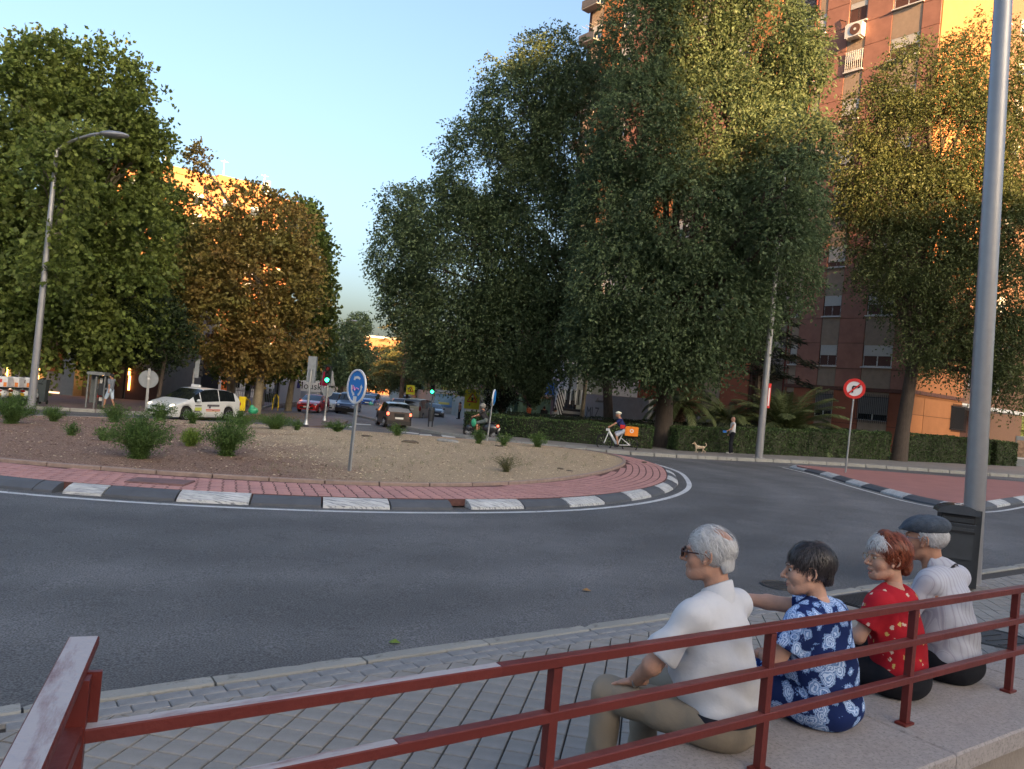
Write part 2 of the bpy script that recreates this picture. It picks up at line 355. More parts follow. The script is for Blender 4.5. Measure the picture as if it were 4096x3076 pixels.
# ---- island gravel dome
CEN = Vector((-6.5, 22.6, 0))
M_gravel = mat('island gravel', (.37, .275, .175), rough=.95, var=.28, vscale=26, bump=1.0, bscale=70)
def gravel_detail():
    m = M_gravel; N = m.node_tree.nodes; L = m.node_tree.links; b = N['Principled BSDF']; base = b.inputs['Base Color'].links[0].from_socket
    tc = N.new('ShaderNodeTexCoord'); s = N.new('ShaderNodeSeparateXYZ'); L.new(tc.outputs['Object'], s.inputs[0])
    nz = N.new('ShaderNodeTexNoise'); nz.inputs['Scale'].default_value = .7; nz.inputs['Detail'].default_value = 6; L.new(tc.outputs['Object'], nz.inputs[0])
    def mth(op, a, b_):
        k = N.new('ShaderNodeMath'); k.operation = op
        for i, q in enumerate((a, b_)):
            if isinstance(q, (int, float)): k.inputs[i].default_value = q
            else: L.new(q, k.inputs[i])
        return k.outputs[0]
    nn = mth('MULTIPLY', mth('SUBTRACT', nz.outputs[0], .5), 7.0)
    e = mth('ADD', mth('ADD', mth('MULTIPLY', s.outputs[0], -1.0), mth('MULTIPLY', s.outputs[1], -.75)), nn)
    mr = N.new('ShaderNodeMapRange'); mr.inputs['From Min'].default_value = -10.5; mr.inputs['From Max'].default_value = -6.5; L.new(e, mr.inputs[0])
    mx = N.new('ShaderNodeMix'); mx.data_type = 'RGBA'; L.new(mr.outputs[0], mx.inputs[0]); L.new(base, mx.inputs[6])
    vz = N.new('ShaderNodeTexNoise'); vz.inputs['Scale'].default_value = 30; vz.inputs['Detail'].default_value = 4; L.new(tc.outputs['Object'], vz.inputs[0])
    cr = N.new('ShaderNodeValToRGB'); cr.color_ramp.elements[0].position = .35; cr.color_ramp.elements[0].color = (.12, .066, .046, 1); cr.color_ramp.elements[1].position = .68; cr.color_ramp.elements[1].color = (.33, .21, .15, 1)
    L.new(vz.outputs[0], cr.inputs[0]); L.new(cr.outputs[0], mx.inputs[7])
    vo = N.new('ShaderNodeTexNoise'); vo.inputs['Scale'].default_value = 60; vo.inputs['Detail'].default_value = 2; L.new(tc.outputs['Object'], vo.inputs[0])
    m2 = N.new('ShaderNodeMapRange'); m2.inputs['From Min'].default_value = .36; m2.inputs['From Max'].default_value = .62; m2.inputs['To Min'].default_value = .6; m2.inputs['To Max'].default_value = 1.3; L.new(vo.outputs[0], m2.inputs[0])
    my = N.new('ShaderNodeMix'); my.data_type = 'RGBA'; my.blend_type = 'MULTIPLY'; my.inputs[0].default_value = 1; L.new(mx.outputs[2], my.inputs[6]); L.new(m2.outputs[0], my.inputs[7])
    L.new(my.outputs[2], b.inputs['Base Color'])
gravel_detail()
INR = resample(INN, .5)
def dome(x, y):
    # height of the planted island above the road plane
    a = math.atan2(y - CEN.y, x - CEN.x); best = DOM_R[int((a % (2*math.pi))/(2*math.pi)*720) % 720]
    t = min(1, math.hypot(x - CEN.x, y - CEN.y)/best)
    return .20 + .26*(1 - t*t) + .015*math.sin(x*2.1)*math.cos(y*1.7)
DOM_R = [0]*720
_an = sorted([((math.atan2(p.y - CEN.y, p.x - CEN.x)) % (2*math.pi), (p - CEN).length) for p in resample(INN, .05)])
_aa = np.array([a for a, r in _an]); _rr = np.array([r for a, r in _an])
DOM_R = list(np.interp(np.arange(720)/720*2*math.pi, _aa, _rr, period=2*math.pi))
mb = MB(); P = []; F_ = []; NR = 26; NS = 160
for j in range(NR + 1):
    for i in range(NS):
        a = 2*math.pi*i/NS; r = DOM_R[int(i/NS*720)]*j/NR; x = CEN.x + math.cos(a)*r; y = CEN.y + math.sin(a)*r
        P.append((x, y, gz(x, y) + dome(x, y) + (random.uniform(-.012, .012) if j < NR else 0)))
for j in range(NR):
    for i in range(NS): F_.append((j*NS + i, (j + 1)*NS + i, (j + 1)*NS + (i + 1) % NS, j*NS + (i + 1) % NS))
mb.add(P, F_, M_gravel); island = mb.build('roundabout_ground', smooth='all'); island['kind'] = 'structure'
# pebbles and bark chips
def scatter(name, n, m, area, size, flat=.5, kind='stuff', seed=1, label=None):
    r = np.random.default_rng(seed); vs_ = []; fs = []; k = 0
    base = np.array([(1, 0, 0), (0, 1, 0), (-1, 0, 0), (0, -1, 0), (0, 0, 1)], float)
    tri = [(0, 1, 4), (1, 2, 4), (2, 3, 4), (3, 0, 4)]
    for _ in range(n):
        p = area(r)
        if p is None: continue
        s_ = size[0] + (size[1] - size[0])*r.random()**2; a = r.random()*6.28; c, q = math.cos(a), math.sin(a)
        B = base*(s_, s_*(.5 + .5*r.random()), s_*flat); B = np.c_[B[:, 0]*c - B[:, 1]*q, B[:, 0]*q + B[:, 1]*c, B[:, 2]] + np.array(p)
        vs_.append(B); fs.append(np.array(tri) + 5*k); k += 1
    vs_ = np.concatenate(vs_); fs = np.concatenate(fs)
    me = bpy.data.meshes.new(name); me.from_pydata(vs_.tolist(), [], fs.tolist()); me.materials.append(m); me.update()
    o = bpy.data.objects.new(name, me); col.objects.link(o); o['kind'] = kind
    if label: o['label'] = label
    return o
M_peb = mat('pebble', (.46, .36, .24), rough=.9, var=.2, island=.45); M_chip = mat('bark chip', (.17, .10, .07), rough=.95, var=.3, island=.5)
def ar_peb(r):
    a = r.random()*2*math.pi; R_ = DOM_R[int(a/(2*math.pi)*720) % 720]*math.sqrt(r.random())*.985; x = CEN.x + math.cos(a)*R_; y = CEN.y + math.sin(a)*R_
    if y > 27 or -x - .75*y > -7.5 and r.random() < .8: return None
    return (x, y, gz(x, y) + dome(x, y) + .004)
def ar_chip(r):
    p = ar_peb(r)
    if p is None:
        a = r.random()*2*math.pi; R_ = DOM_R[int(a/(2*math.pi)*720) % 720]*math.sqrt(r.random())*.985; x = CEN.x + math.cos(a)*R_; y = CEN.y + math.sin(a)*R_
        if -x - .75*y > -8.5: return (x, y, gz(x, y) + dome(x, y) + .006)
        return None
    return p if r.random() < .06 else None
scatter('gravel', 15000, M_peb, ar_peb, (.012, .035), seed=3)
scatter('bark_chips', 20000, M_chip, ar_chip, (.015, .05), flat=.3, seed=4)
# ---- painted kerb blocks
apron = slab('roundabout_paving', [(p.x, p.y) for p in offset(resample(OUT, .5), .285)], .1475, .12, mat('dark paver sand', (.10, .045, .04), var=.3, vscale=12, bump=.3))
C_out = resample(OUT, 1.12/14); nb = len(C_out)//14
def kerb_block(pts, m, name='kerb_block', parent=None, w=.30, h=.15, lip=.045, jit=0.0):
    mb = MB(); n = len(pts); P = []
    for i, p in enumerate(pts):
        t = (pts[min(i + 1, n - 1)] - pts[max(i - 1, 0)]).normalized(); q = Vector((-t.y, t.x, 0))
        for d, z in ((0, 0), (.012, lip), (w*.5, h*.8), (w - .03, h), (w, h - .01), (w, 0)):
            k = p + q*d; P.append((k.x, k.y, gz(k.x, k.y) + z + jit))
    F_ = [(6*i + k, 6*i + k + 1, 6*i + 7 + k, 6*i + 6 + k) for i in range(n - 1) for k in range(5)] + [tuple(range(5, -1, -1)), tuple(range(6*n - 6, 6*n))]
    F_ = [tuple(reversed(f)) for f in F_]
    mb.add(P, F_, m); return mb.build(name, parent)
s0 = min(range(len(C_out)), key=lambda i: (C_out[i] - D(1791/4*2.16/1, 1082) .xy.to_3d()).length)
for k in range(nb):
    seg = [C_out[(s0 + k*14 + j) % len(C_out)] for j in range(15)]
    if k % 31 in (27,):   # one broken block left as a short stub
        kerb_block(seg[:5], M_black, parent=apron); seg = seg[6:]
    e0 = seg[0].lerp(seg[1], .2); e1 = seg[-1].lerp(seg[-2], .2)
    kerb_block([e0] + seg[1:-1] + [e1], M_white if k % 2 == 0 else M_black, parent=apron, jit=random.uniform(-.006, .006), h=.15 + random.uniform(-.008, .008))
# ---- inner kerb
C_in = resample(INN, .1)
for k in range(0, len(C_in) - 9, 10):
    seg = [C_in[(k + j) % len(C_in)] for j in range(11)]
    e0 = seg[0].lerp(seg[1], .12); e1 = seg[-1].lerp(seg[-2], .12); seg = [e0] + seg[1:-1:3] + [e1]
    mb = MB(); P = []
    for i, p in enumerate(seg):
        t = (seg[min(i + 1, len(seg) - 1)] - seg[max(i - 1, 0)]).normalized(); q = Vector((-t.y, t.x, 0))
        for d, z in ((-.10, .10), (-.10, .205), (-.085, .22), (0, .22), (0, .1)):
            kx = p + q*d; P.append((kx.x, kx.y, gz(kx.x, kx.y) + z))
    n = len(seg); F_ = [tuple(reversed((5*i + j, 5*i + j + 1, 5*i + 6 + j, 5*i + 5 + j))) for i in range(n - 1) for j in range(4)] + [tuple(range(5)), tuple(range(5*n - 1, 5*n - 6, -1))]
    mb.add(P, F_, M_kerbpink); mb.build('inner_kerb_stone', apron)
# ---- brick apron: rows follow the kerb
rows = []; base_in = offset(resample(OUT, .1), .31); nin = resample(INN, .05)
nin_a = np.array([(p.x, p.y) for p in nin])
brick_me = MB(); brick_me.cbox((0, 0, 0), (.196, .164, .05), M_brick, b=.006); brick_me = brick_me.data('brick')
bricks = []
for r_ in range(26):
    ln = resample(offset(base_in, .10 + r_*.195), .217); off = (r_ % 2)*.5
    for i, p in enumerate(ln):
        q = ln[(i + 1) % len(ln)]; c = p.lerp(q, .5 + off*.99 if off else .5); t = (q - p)
        if c.y > 29.5 or (c.x < -13): continue
        ii = np.argmin(((nin_a - (c.x, c.y))**2).sum(1)); pn = nin[ii]; tn = (nin[(ii + 1) % len(nin)] - nin[ii - 1]).normalized()
        dd = (Vector((c.x, c.y, 0)) - pn).dot(Vector((-tn.y, tn.x, 0)))
        if dd > -.19: continue
        bricks.append((c.x, c.y, math.atan2(t.y, t.x)))
def inframe(x, y, z):
    v = Vector((x, y, z)) - Vector((0, 0, EYE)); d = v.dot(fw)
    if d <= .05: return False, 0
    px = 512 + v.dot(rt)/d*FOC; py = 384.5 - v.dot(up)/d*FOC
    return (-5 < px < 1029 and -5 < py < 774), v.length
cand = [(inframe(b[0], b[1], gz(b[0], b[1])), b) for b in bricks]
vis = sorted([c for c in cand if c[0][0]], key=lambda c: c[0][1])
solo = [b for _, b in vis[:300]]; soloset = set(solo)
for b in solo:
    o = part('brick', brick_me, apron); place(o, b[0], b[1], .127 + random.uniform(-.003, .003), b[2])
mb = MB()
for b in bricks:
    if b in soloset: continue
    R = (PR @ Matrix.Rotation(b[2], 4, 'Z')).to_3x3(); mb.box((b[0], b[1], gz(b[0], b[1]) + .127 + random.uniform(-.003, .003)), (.195, .163, .05), M_brick, R=R)
o = mb.build('bricks_beyond', apron); o['kind'] = 'stuff'
# utility cover in the apron
cv = D(1075/2212*1400*.54*1.0, 1038, .16); cv = G(1015/1.58/4, (1780 + 232/1.58)/4, .16)
mb = MB(); mb.cbox((0, 0, 0), (.95, .62, .06), mat('rusty brown cover', (.16, .09, .085), rough=.7, var=.25, vscale=6, bump=.3), b=.012)
o = mb.build('utility_cover', apron); place(o, cv.x, cv.y, .150, math.radians(6))
# ================================================================== NEAR PAVEMENT
U = Vector((.824, .566, 0)); NN = Vector((-.566, .824, 0)); KN = 4.95
def UN(u, n): return U*u + NN*n
def gzz(p): return gz(p.x, p.y)
pave = slab('pavement', [tuple(UN(u, n).xy) for u, n in ((-9, 1.6), (26, 1.6), (26, KN - .02), (-9, KN - .02))], .105, .2, M_joint)
# kerb stones about a metre long
u = -8.63 + .02
kst = MB(); kst.cbox((0, 0, 0), (.985, .135, .22), M_kerb, b=.014); kst = kst.data('kerb_stone')
kv = []
for j in range(4):
    k_ = MB(); L_ = .985
    P = []; seg = 9; rr = random.Random(j)
    for i in range(seg + 1):
        x = -L_/2 + L_*i/seg; c = rr.uniform(0, .012) if rr.random() < .35 else 0
        if i in (0, seg) and rr.random() < .6: c += .02
        P += [(x, .068 - c, -.11), (x, .068 - c, .09 - c), (x, .052 - c, .11 - c*.6), (x, -.06, .11), (x, -.068, .10), (x, -.068, -.11)]
    F_ = [(6*i + q, 6*i + 6 + q, 6*i + 7 + q, 6*i + q + 1) for i in range(seg) for q in range(5)] + [tuple(range(6)), tuple(range(6*seg + 5, 6*seg - 1, -1))]
    k_.add(P, F_, M_kerb); kv.append(k_.data('kerb_stone'))
j0 = (G(206, 669, .13)).xy.dot(U.xy)
for i in range(-7, 20):
    c = UN(j0 + .5 + i*1.0, KN - .0675); o = part('kerb_stone', kv[i % 4], pave); place(o, c.x, c.y, .02 + random.uniform(-.004, .004), math.atan2(U.y, U.x))
# drain slot behind kerb + two rows of setts
sett = MB(); sett.cbox((0, 0, 0), (.125, .098, .05), M_cobble, b=.008); sett = sett.data('sett')
sett2 = MB(); sett2.cbox((0, 0, 0), (.19, .10, .05), M_tile2, b=.006); sett2 = sett2.data('sett')
ang = math.atan2(U.y, U.x)
uu = j0 - 1.6
while uu < 9.5:
    far_ = uu > -.05; L_ = .196 if far_ else .131
    for r_ in range(2):
        c = UN(uu + L_/2 + (.06 if r_ else 0), KN - .165 - .055 - r_*.106)
        ok, dist = inframe(c.x, c.y, gzz(c) + .13)
        if not ok: continue
        o = part('sett', sett2 if far_ else sett, pave); place(o, c.x, c.y, .108 + random.uniform(-.004, .003) - (.004 if random.random() < .2 else 0), ang + random.uniform(-.012, .012)*(3 if far_ else 1))
    uu += L_
# square tiles laid diagonally
TS = .1495; ta = ang - math.pi/4; ex = Vector((math.cos(ta), math.sin(ta), 0)); ey = Vector((-ex.y, ex.x, 0))
def clip(poly, f):
    out = []
    for i, p in enumerate(poly):
        q = poly[(i + 1) % len(poly)]; a, b = f(p), f(q)
        if a >= 0: out.append(p)
        if (a >= 0) != (b >= 0): out.append(p.lerp(q, a/(a - b)))
    return out
n_hi = KN - .165 - .22; n_lo = 2.02
tile_me = MB(); tile_me.cbox((0, 0, 0), (TS - .010, TS - .010, .04), M_tile, b=.005); tile_me = tile_me.data('tile')
tiles = []; t0 = G((900 + 390/2.212)/4, (2500 + 1010/2.212)/4, .13)
for i in range(-70, 130):
    for j in range(-70, 130):
        c = Vector((t0.x, t0.y, 0)) + ex*(i + .5)*TS + ey*(j + .5)*TS; n_ = c.dot(NN); u_ = c.dot(U)
        if n_ < n_lo - .15 or n_ > n_hi + .1 or u_ < -5 or u_ > 21: continue
        h = (TS - .009)/2; poly = [c + ex*a*h + ey*b*h for a, b in ((-1, -1), (1, -1), (1, 1), (-1, 1))]
        full = all(n_lo < p.dot(NN) < n_hi for p in poly)
        if not full:
            poly = clip(clip(poly, lambda p: n_hi - p.dot(NN)), lambda p: p.dot(NN) - n_lo)
            if len(poly) < 3: continue
        vis_, dist = inframe(c.x, c.y, gzz(c) + .13)
        hid = n_ < 2.35 + .12*max(0, u_) and u_ > .9
        tiles.append((dist if vis_ and not hid else 99 + dist, full, c, poly))
tiles.sort(key=lambda t: t[0])
mb = MB()
for k, (dist, full, c, poly) in enumerate(tiles):
    zj = random.uniform(-.002, .002)
    if k < 300 and dist < 90:
        if full: o = part('tile', tile_me, pave); place(o, c.x, c.y, .110 + zj, ta)
        else:
            q = MB(); n = len(poly); P = [(p.x, p.y, gzz(p) + .09) for p in poly] + [(p.x, p.y, gzz(p) + .130 + zj) for p in poly]
            q.add(P, [(i, (i + 1) % n, n + (i + 1) % n, n + i) for i in range(n)] + [tuple(range(n, 2*n))], M_tile); q.build('tile', pave)
    else:
        n = len(poly); P = [(p.x, p.y, gzz(p) + .095) for p in poly] + [(p.x, p.y, gzz(p) + .130 + zj) for p in poly]
        mb.add(P, [(i, (i + 1) % n, n + (i + 1) % n, n + i) for i in range(n)] + [tuple(range(n, 2*n))], M_tile)
o = mb.build('tiles_beyond', pave); o['kind'] = 'stuff'
# manhole covers and gratings
def disc_cover(x, y, off, r, name, label=None):
    mb = MB(); m = mat('cast iron', (.045, .047, .05), rough=.55, metal=.3, bump=.3, bscale=90)
    mb.cyl((0, 0, -.01), (0, 0, .006), r, m, n=28); mb.tube([(r*1.06*math.cos(a), r*1.06*math.sin(a), .006) for a in np.linspace(0, 6.283, 29)[:-1]], .012, m, n=5, closed=True)
    for k in range(4): mb.box((0, -.6*r + .4*r*k, .008), (r*1.2, .02, .008), m)
    o = mb.build(name, pave if 'pave' in name else road, smooth=False); p = G(x, y, off); place(o, p.x, p.y, off, .4); o.name = 'manhole_cover'; return o
disc_cover((3100 + 130/5.19)/4, (2170 + 905/5.19)/4, .0, .22, 'mh')
disc_cover((3072 + 1330/1.4756)/4, (1950 + 890/1.4756)/4, .13, .30, 'mh_pave')
g_ = MB(); Mg = mat('iron grating', (.05, .05, .052), rough=.6, metal=.3, bump=.2)
g_.box((0, 0, 0), (.72, .34, .012), M_dark)
for k in range(14): g_.box((-.33 + .05*k, 0, .010), (.022, .33, .014), Mg)
for s_ in (-1, 1): g_.box((0, s_*.17, .008), (.74, .03, .02), Mg)
o = g_.build('drain_grating', pave); p = G((3072 + 560/1.4756)/4, (1950 + 668/1.4756)/4, .13); place(o, p.x, p.y, .136, ang)
# ================================================================== LEDGE AND RAILING
LZ = .70
fwall = MB(); fwall.box(tuple(UN(8, 1.78) + Vector((0, 0, .27))), (26, .50, .74), mat('render wall', (.24, .20, .17), var=.2, vscale=3, bump=.3), rz=ang)
wall_t = thing('ledge_wall', 'low wall with pale speckled granite coping that people sit on', 'wall', (0, 0, 0))
fwall.build('wall', wall_t)
ls = MB(); ls.cbox((0, 0, 0), (1.395, .58, .085), M_ledge, b=.008); ls = ls.data('coping_stone')
r_ = ray((3072 + 1130/1.4756)/4, (1950 + 1580/1.4756)/4); tt = (LZ - EYE)/r_.z; uj = (r_*tt).dot(U)
for i in range(-5, 12):
    c = UN(uj - .7 + i*1.4, 1.78); o = part('coping_stone', ls, wall_t, (c.x, c.y, LZ - .0425 + random.uniform(-.002, .0005)), ang)
low = MB(); low.box(tuple(UN(8, -3.5) + Vector((0, 0, .1))), (60, 10, .3), M_conc, rz=ang); o = low.build('terrace_floor'); o['kind'] = 'structure'
rail_t = thing('railing', 'dark red metal railing with three rails bolted on the granite ledge', 'railing', tuple(UN(2.4, 1.755) + Vector((0, 0, LZ))))
ro = rail_t.location.copy()
def rp(u, n, z): return UN(u, n) + Vector((0, 0, z)) - ro
def bar(name, a, b, w, h, m=None):
    mb = MB(); d = (b - a); rz = math.atan2(d.y, d.x); c = (a + b)/2
    q = MB(); q.cbox((0, 0, 0), (d.length, w, h), m or M_rail, b=.003); o = q.build(name, rail_t); o.location = c; o.rotation_euler = (0, 0, rz); return o
for z, um in ((1.243, 1.25), (1.083, .95), (.918, .3)):
    u0_ = .20 if z > 1.2 else .24
    if um > .4: bar('rail', rp(u0_, 1.755, z - .017), rp(um, 1.755, z - .017), .036, .029, M_railw)
    bar('rail', rp(um if um > .4 else u0_, 1.755, z - .017), rp(12, 1.755, z - .017), .036, .029)
for uq in [1.453 + i*1.007 for i in range(11)]:
    mb = MB(); mb.box((0, 0, 0), (.031, .031, 1.211 - LZ - .002), M_railside); mb.box((0, 0, -(1.207 - LZ)/2 + .006), (.075, .05, .01), M_railside)
    o = mb.build('post', rail_t); o.location = rp(uq, 1.755, (1.207 + LZ)/2); o.rotation_euler = (0, 0, ang)
E1 = Vector((-.905, 1.735, 1.355)) - ro; E0 = Vector((-.535, .78, 1.355)) - ro
bar('end_rail', E1, E0, .062, .020, M_railw); E1b = Vector((-.835, 1.60, 1.235)) - ro; E0b = Vector((-.53, .78, 1.235)) - ro
bar('end_rail', E1b, E0b, .045, .03, M_rail)
cp = Vector((-.815, 1.565, 0)) - ro; cp.z = 0
mb = MB(); mb.box((0, 0, 0), (.036, .036, .93), M_railside); o = mb.build('post', rail_t); o.location = (cp.x, cp.y, 1.342 - .465 - ro.z); o.rotation_euler = (0, 0, math.radians(-68))
mb = MB(); mb.box((0, 0, 0), (.012, .05, .11), M_railside); o = mb.build('bracket', rail_t); o.location = (cp.x - .0, cp.y + .03, 1.29 - ro.z); o.rotation_euler = (0, 0, math.radians(-68))
# ================================================================== RIGHT SPLITTER ISLAND
SP = V2([(11.5, 31.2), (11.6, 28.3), (11.3, 25.2), (11.15, 22.6), (11.15, 20.6), (11.6, 19.6), (12.7, 20.2), (15.6, 23.0), (19.5, 26.7), (23.5, 30.4), (21, 31.2), (17.8, 31.4), (14, 31.4)])
spl = slab('splitter_paving', [(p.x, p.y) for p in offset(smooth_poly(SP, 4), .27)], .138, .2, M_pink)
edge = resample(smooth_poly(SP[:10], 8, closed=False), .1, closed=False)
for k in range(0, len(edge) - 13, 14):
    seg = edge[k:k + 15]; kerb_block([seg[0].lerp(seg[1], .1)] + seg[1:-1] + [seg[-1].lerp(seg[-2], .1)] if len(seg) > 3 else seg, M_white if (k//14) % 2 == 0 else M_black, parent=spl, w=.30, h=.142, lip=.05)
ribbon('road_marking', [p + Vector((0, 0, 0)) for p in [q for q in offset(edge, -.32)][1:-1]], .11, M_line)
ribbon('road_marking', resample(V2([(11.2, 31.6), (15, 31.75), (19, 31.7), (22.5, 31.4)]), .5, closed=False), .10, M_line)
# ================================================================== FAR PAVEMENT, RIGHT
KF = [D(*q) for q in ((1071, 954), (1176, 971.4), (1284, 977), (1404, 984.5), (1580, 994), (1700, 999), (1819, 1004.5), (1917, 1014), (2077, 1027), (2190, 1032))]
HF = [D(x, y, .14) for x, y in ((985, 925), (1071, 940), (1176, 951.6), (1284, 960.5), (1404, 970.5), (1580, 978), (1819, 989), (1917, 994.5), (2077, 1001), (2192, 1006.5))]
def spath(pts, n=6): return [v for v in smooth_poly([Vector((x, y, 0)) for x, y in pts], n, closed=False)]
KFP = spath([(-34, 120), (-14, 62), (-7.5, 46), (-4.2, 38.6), (-.5, 34.3), (3.2, 32.3), (6.4, 32.3), (9.8, 33.4), (12.7, 34.6), (15.7, 35.5), (19.5, 35.7), (24, 36.2), (34, 38.5), (60, 46)])
farp = slab('far_pavement', [(p.x, p.y) for p in KFP] + [(130, 80), (130, 160), (-20, 160)], .14, .2, mat('far pavement', (.19, .18, .17), var=.2, vscale=2, bump=.2))
kp = resample(KFP[4:], 1.0, closed=False)
for i in range(len(kp) - 1):
    if kp[i].x > 34: break
    seg = [kp[i].lerp(kp[i + 1], t) for t in (.02, .5, .98)]
    mb = MB(); P = []
    for j, p in enumerate(seg):
        t = (kp[i + 1] - kp[i]).normalized(); q = Vector((-t.y, t.x, 0))
        for d, z in ((-.16, 0), (-.15, .12), (-.12, .145), (.0, .145), (.0, 0)):
            k = p + q*d*-1 if False else p + q*(-d - .16)*-1
            k = p + q*(d + .16)*1.0 - q*.16; P.append((k.x, k.y, gz(k.x, k.y) + z + (.003 if j != 9 else 0)))
    F_ = [(5*a + j, 5*a + 5 + j, 5*a + 6 + j, 5*a + j + 1) for a in range(2) for j in range(4)] + [tuple(range(5)), tuple(range(14, 9, -1))]
    mb.add(P, F_, M_kerb); mb.build('kerb_stone', farp)
# left pavement (reddish) and its kerb
KL = [D(x, y, 0) for x, y in ((0, 893), (60, 897), (160, 901), (250, 903), (320, 904))]
LP = [(-60, 28), (-30, 31.5), (-24, 32.6), (-19, 34.2), (-15.6, 36.2), (-14.2, 39.5), (-14.6, 43.5), (-16.4, 50), (-22, 75), (-40, 150), (-160, 150), (-160, 28)]
M_lpav = mat('plum pavement', (.145, .105, .105), var=.2, vscale=1.5, bump=.2)
lpv = slab('left_pavement', LP, .14, .2, M_lpav)
lk = resample(spath(LP[1:10], 6), 1.0, closed=False)
for i in range(0, min(46, len(lk) - 1)):
    mb = MB(); a, b = lk[i].lerp(lk[i + 1], .02), lk[i].lerp(lk[i + 1], .98); t = (b - a).normalized(); q = Vector((t.y, -t.x, 0))
    c = (a + b)/2 + q*.02; mb.cbox((0, 0, 0), ((b - a).length, .15, .2), M_kerb, b=.02); o = mb.build('kerb_stone', lpv); place(o, c.x, c.y, .05, math.atan2(t.y, t.x))
# ------------------------------------------------------------------ foliage machinery
def fast_mesh(name, verts, quads, m):
    me = bpy.data.meshes.new(name); nv, nq = len(verts), len(quads)
    me.vertices.add(nv); me.vertices.foreach_set('co', np.ascontiguousarray(verts, dtype=np.float32).ravel())
    me.loops.add(nq*4); me.loops.foreach_set('vertex_index', np.ascontiguousarray(quads, dtype=np.int32).ravel())
    me.polygons.add(nq); me.polygons.foreach_set('loop_start', np.arange(nq, dtype=np.int32)*4)
    me.polygons.foreach_set('loop_total', np.full(nq, 4, dtype=np.int32))
    me.materials.append(m); me.update(calc_edges=True); return me
def leaf_quads(C, A, size, aspect, r, curl=.25):
    """C centres, A long axes; rhombic leaves bent a little"""
    n = len(C); A = A/np.maximum(1e-6, np.linalg.norm(A, axis=1, keepdims=True))
    Q = r.normal(size=(n, 3)); B = np.cross(A, Q); B /= np.maximum(1e-6, np.linalg.norm(B, axis=1, keepdims=True)); Nn = np.cross(A, B)
    s = size*(.65 + .7*r.random((n, 1))); w = s*aspect
    Vv = np.stack([C - A*s*.5, C + B*w*.5 + Nn*s*curl*.3, C + A*s*.5, C - B*w*.5 + Nn*s*curl*.3], 1).reshape(-1, 3)
    return Vv, np.arange(4*n).reshape(-1, 4)
def n3(P, f, ph=0.0):
    x, y, z = P[:, 0]*f + ph, P[:, 1]*f + 1.7*ph, P[:, 2]*f - ph
    return (np.sin(1.7*x + 2.1*np.sin(.9*y + .6*z)) + np.sin(1.9*y + 1.8*np.sin(1.1*z + .7*x)) + np.sin(2.3*z + 1.6*np.sin(.8*x - y)))/3
def twigs(lobes, per_m2, r, gap=-.55, gapf=.9, shell=(.62, 1.06), rgh=.16):
    out = []
    for c, R_ in lobes:
        a = 4*math.pi*((R_[0]*R_[1])**1.6/3 + (R_[0]*R_[2])**1.6/3 + (R_[1]*R_[2])**1.6/3)**(1/1.6); n = int(a*per_m2)
        d = r.normal(size=(n, 3)); d /= np.linalg.norm(d, axis=1, keepdims=True)
        rad = shell[0] + (shell[1] - shell[0])*np.sqrt(r.random((n, 1)))
        rad *= 1 + rgh*n3(d*3 + np.array(c)[None], 1.3)[:, None] + rgh*.6*n3(d*7 + np.array(c)[None], 1.3)[:, None]
        P = np.array(c) + d*rad*np.array(R_); out.append(np.c_[P, d])
    X = np.concatenate(out); g = n3(X[:, :3], gapf) + .6*n3(X[:, :3], gapf*2.7, 2.0)
    return X[g > gap]
def crown_mesh(name, lobes, per_m2, nleaf, tl, size, aspect, m, seed, droop=.6, gap=-.75, gapf=.9, shell=(.62, 1.06), rgh=.16):
    r = np.random.default_rng(seed); X = twigs(lobes, per_m2, r, gap, gapf, shell, rgh)
    P, d = X[:, :3], X[:, 3:]; n = len(P)
    t = d*.8 + r.normal(size=(n, 3))*.45; t[:, 2] -= droop*r.random(n); t /= np.linalg.norm(t, axis=1, keepdims=True)
    s = (np.arange(nleaf)/nleaf)[None, :, None]; L_ = tl*(.5 + r.random((n, 1, 1)))
    sag = np.zeros((n, nleaf, 3)); sag[:, :, 2] = -(s[..., 0]**2)*L_[..., 0]*droop*.6
    C = P[:, None, :] + t[:, None, :]*s*L_ + sag + r.normal(size=(n, nleaf, 3))*size*.35
    A = t[:, None, :]*.7 + r.normal(size=(n, nleaf, 3))*.55; A[:, :, 2] -= .25*droop
    Vv, Qd = leaf_quads(C.reshape(-1, 3), A.reshape(-1, 3), size, aspect, r)
    return fast_mesh(name, Vv, Qd, m), X
DENS = 2.5
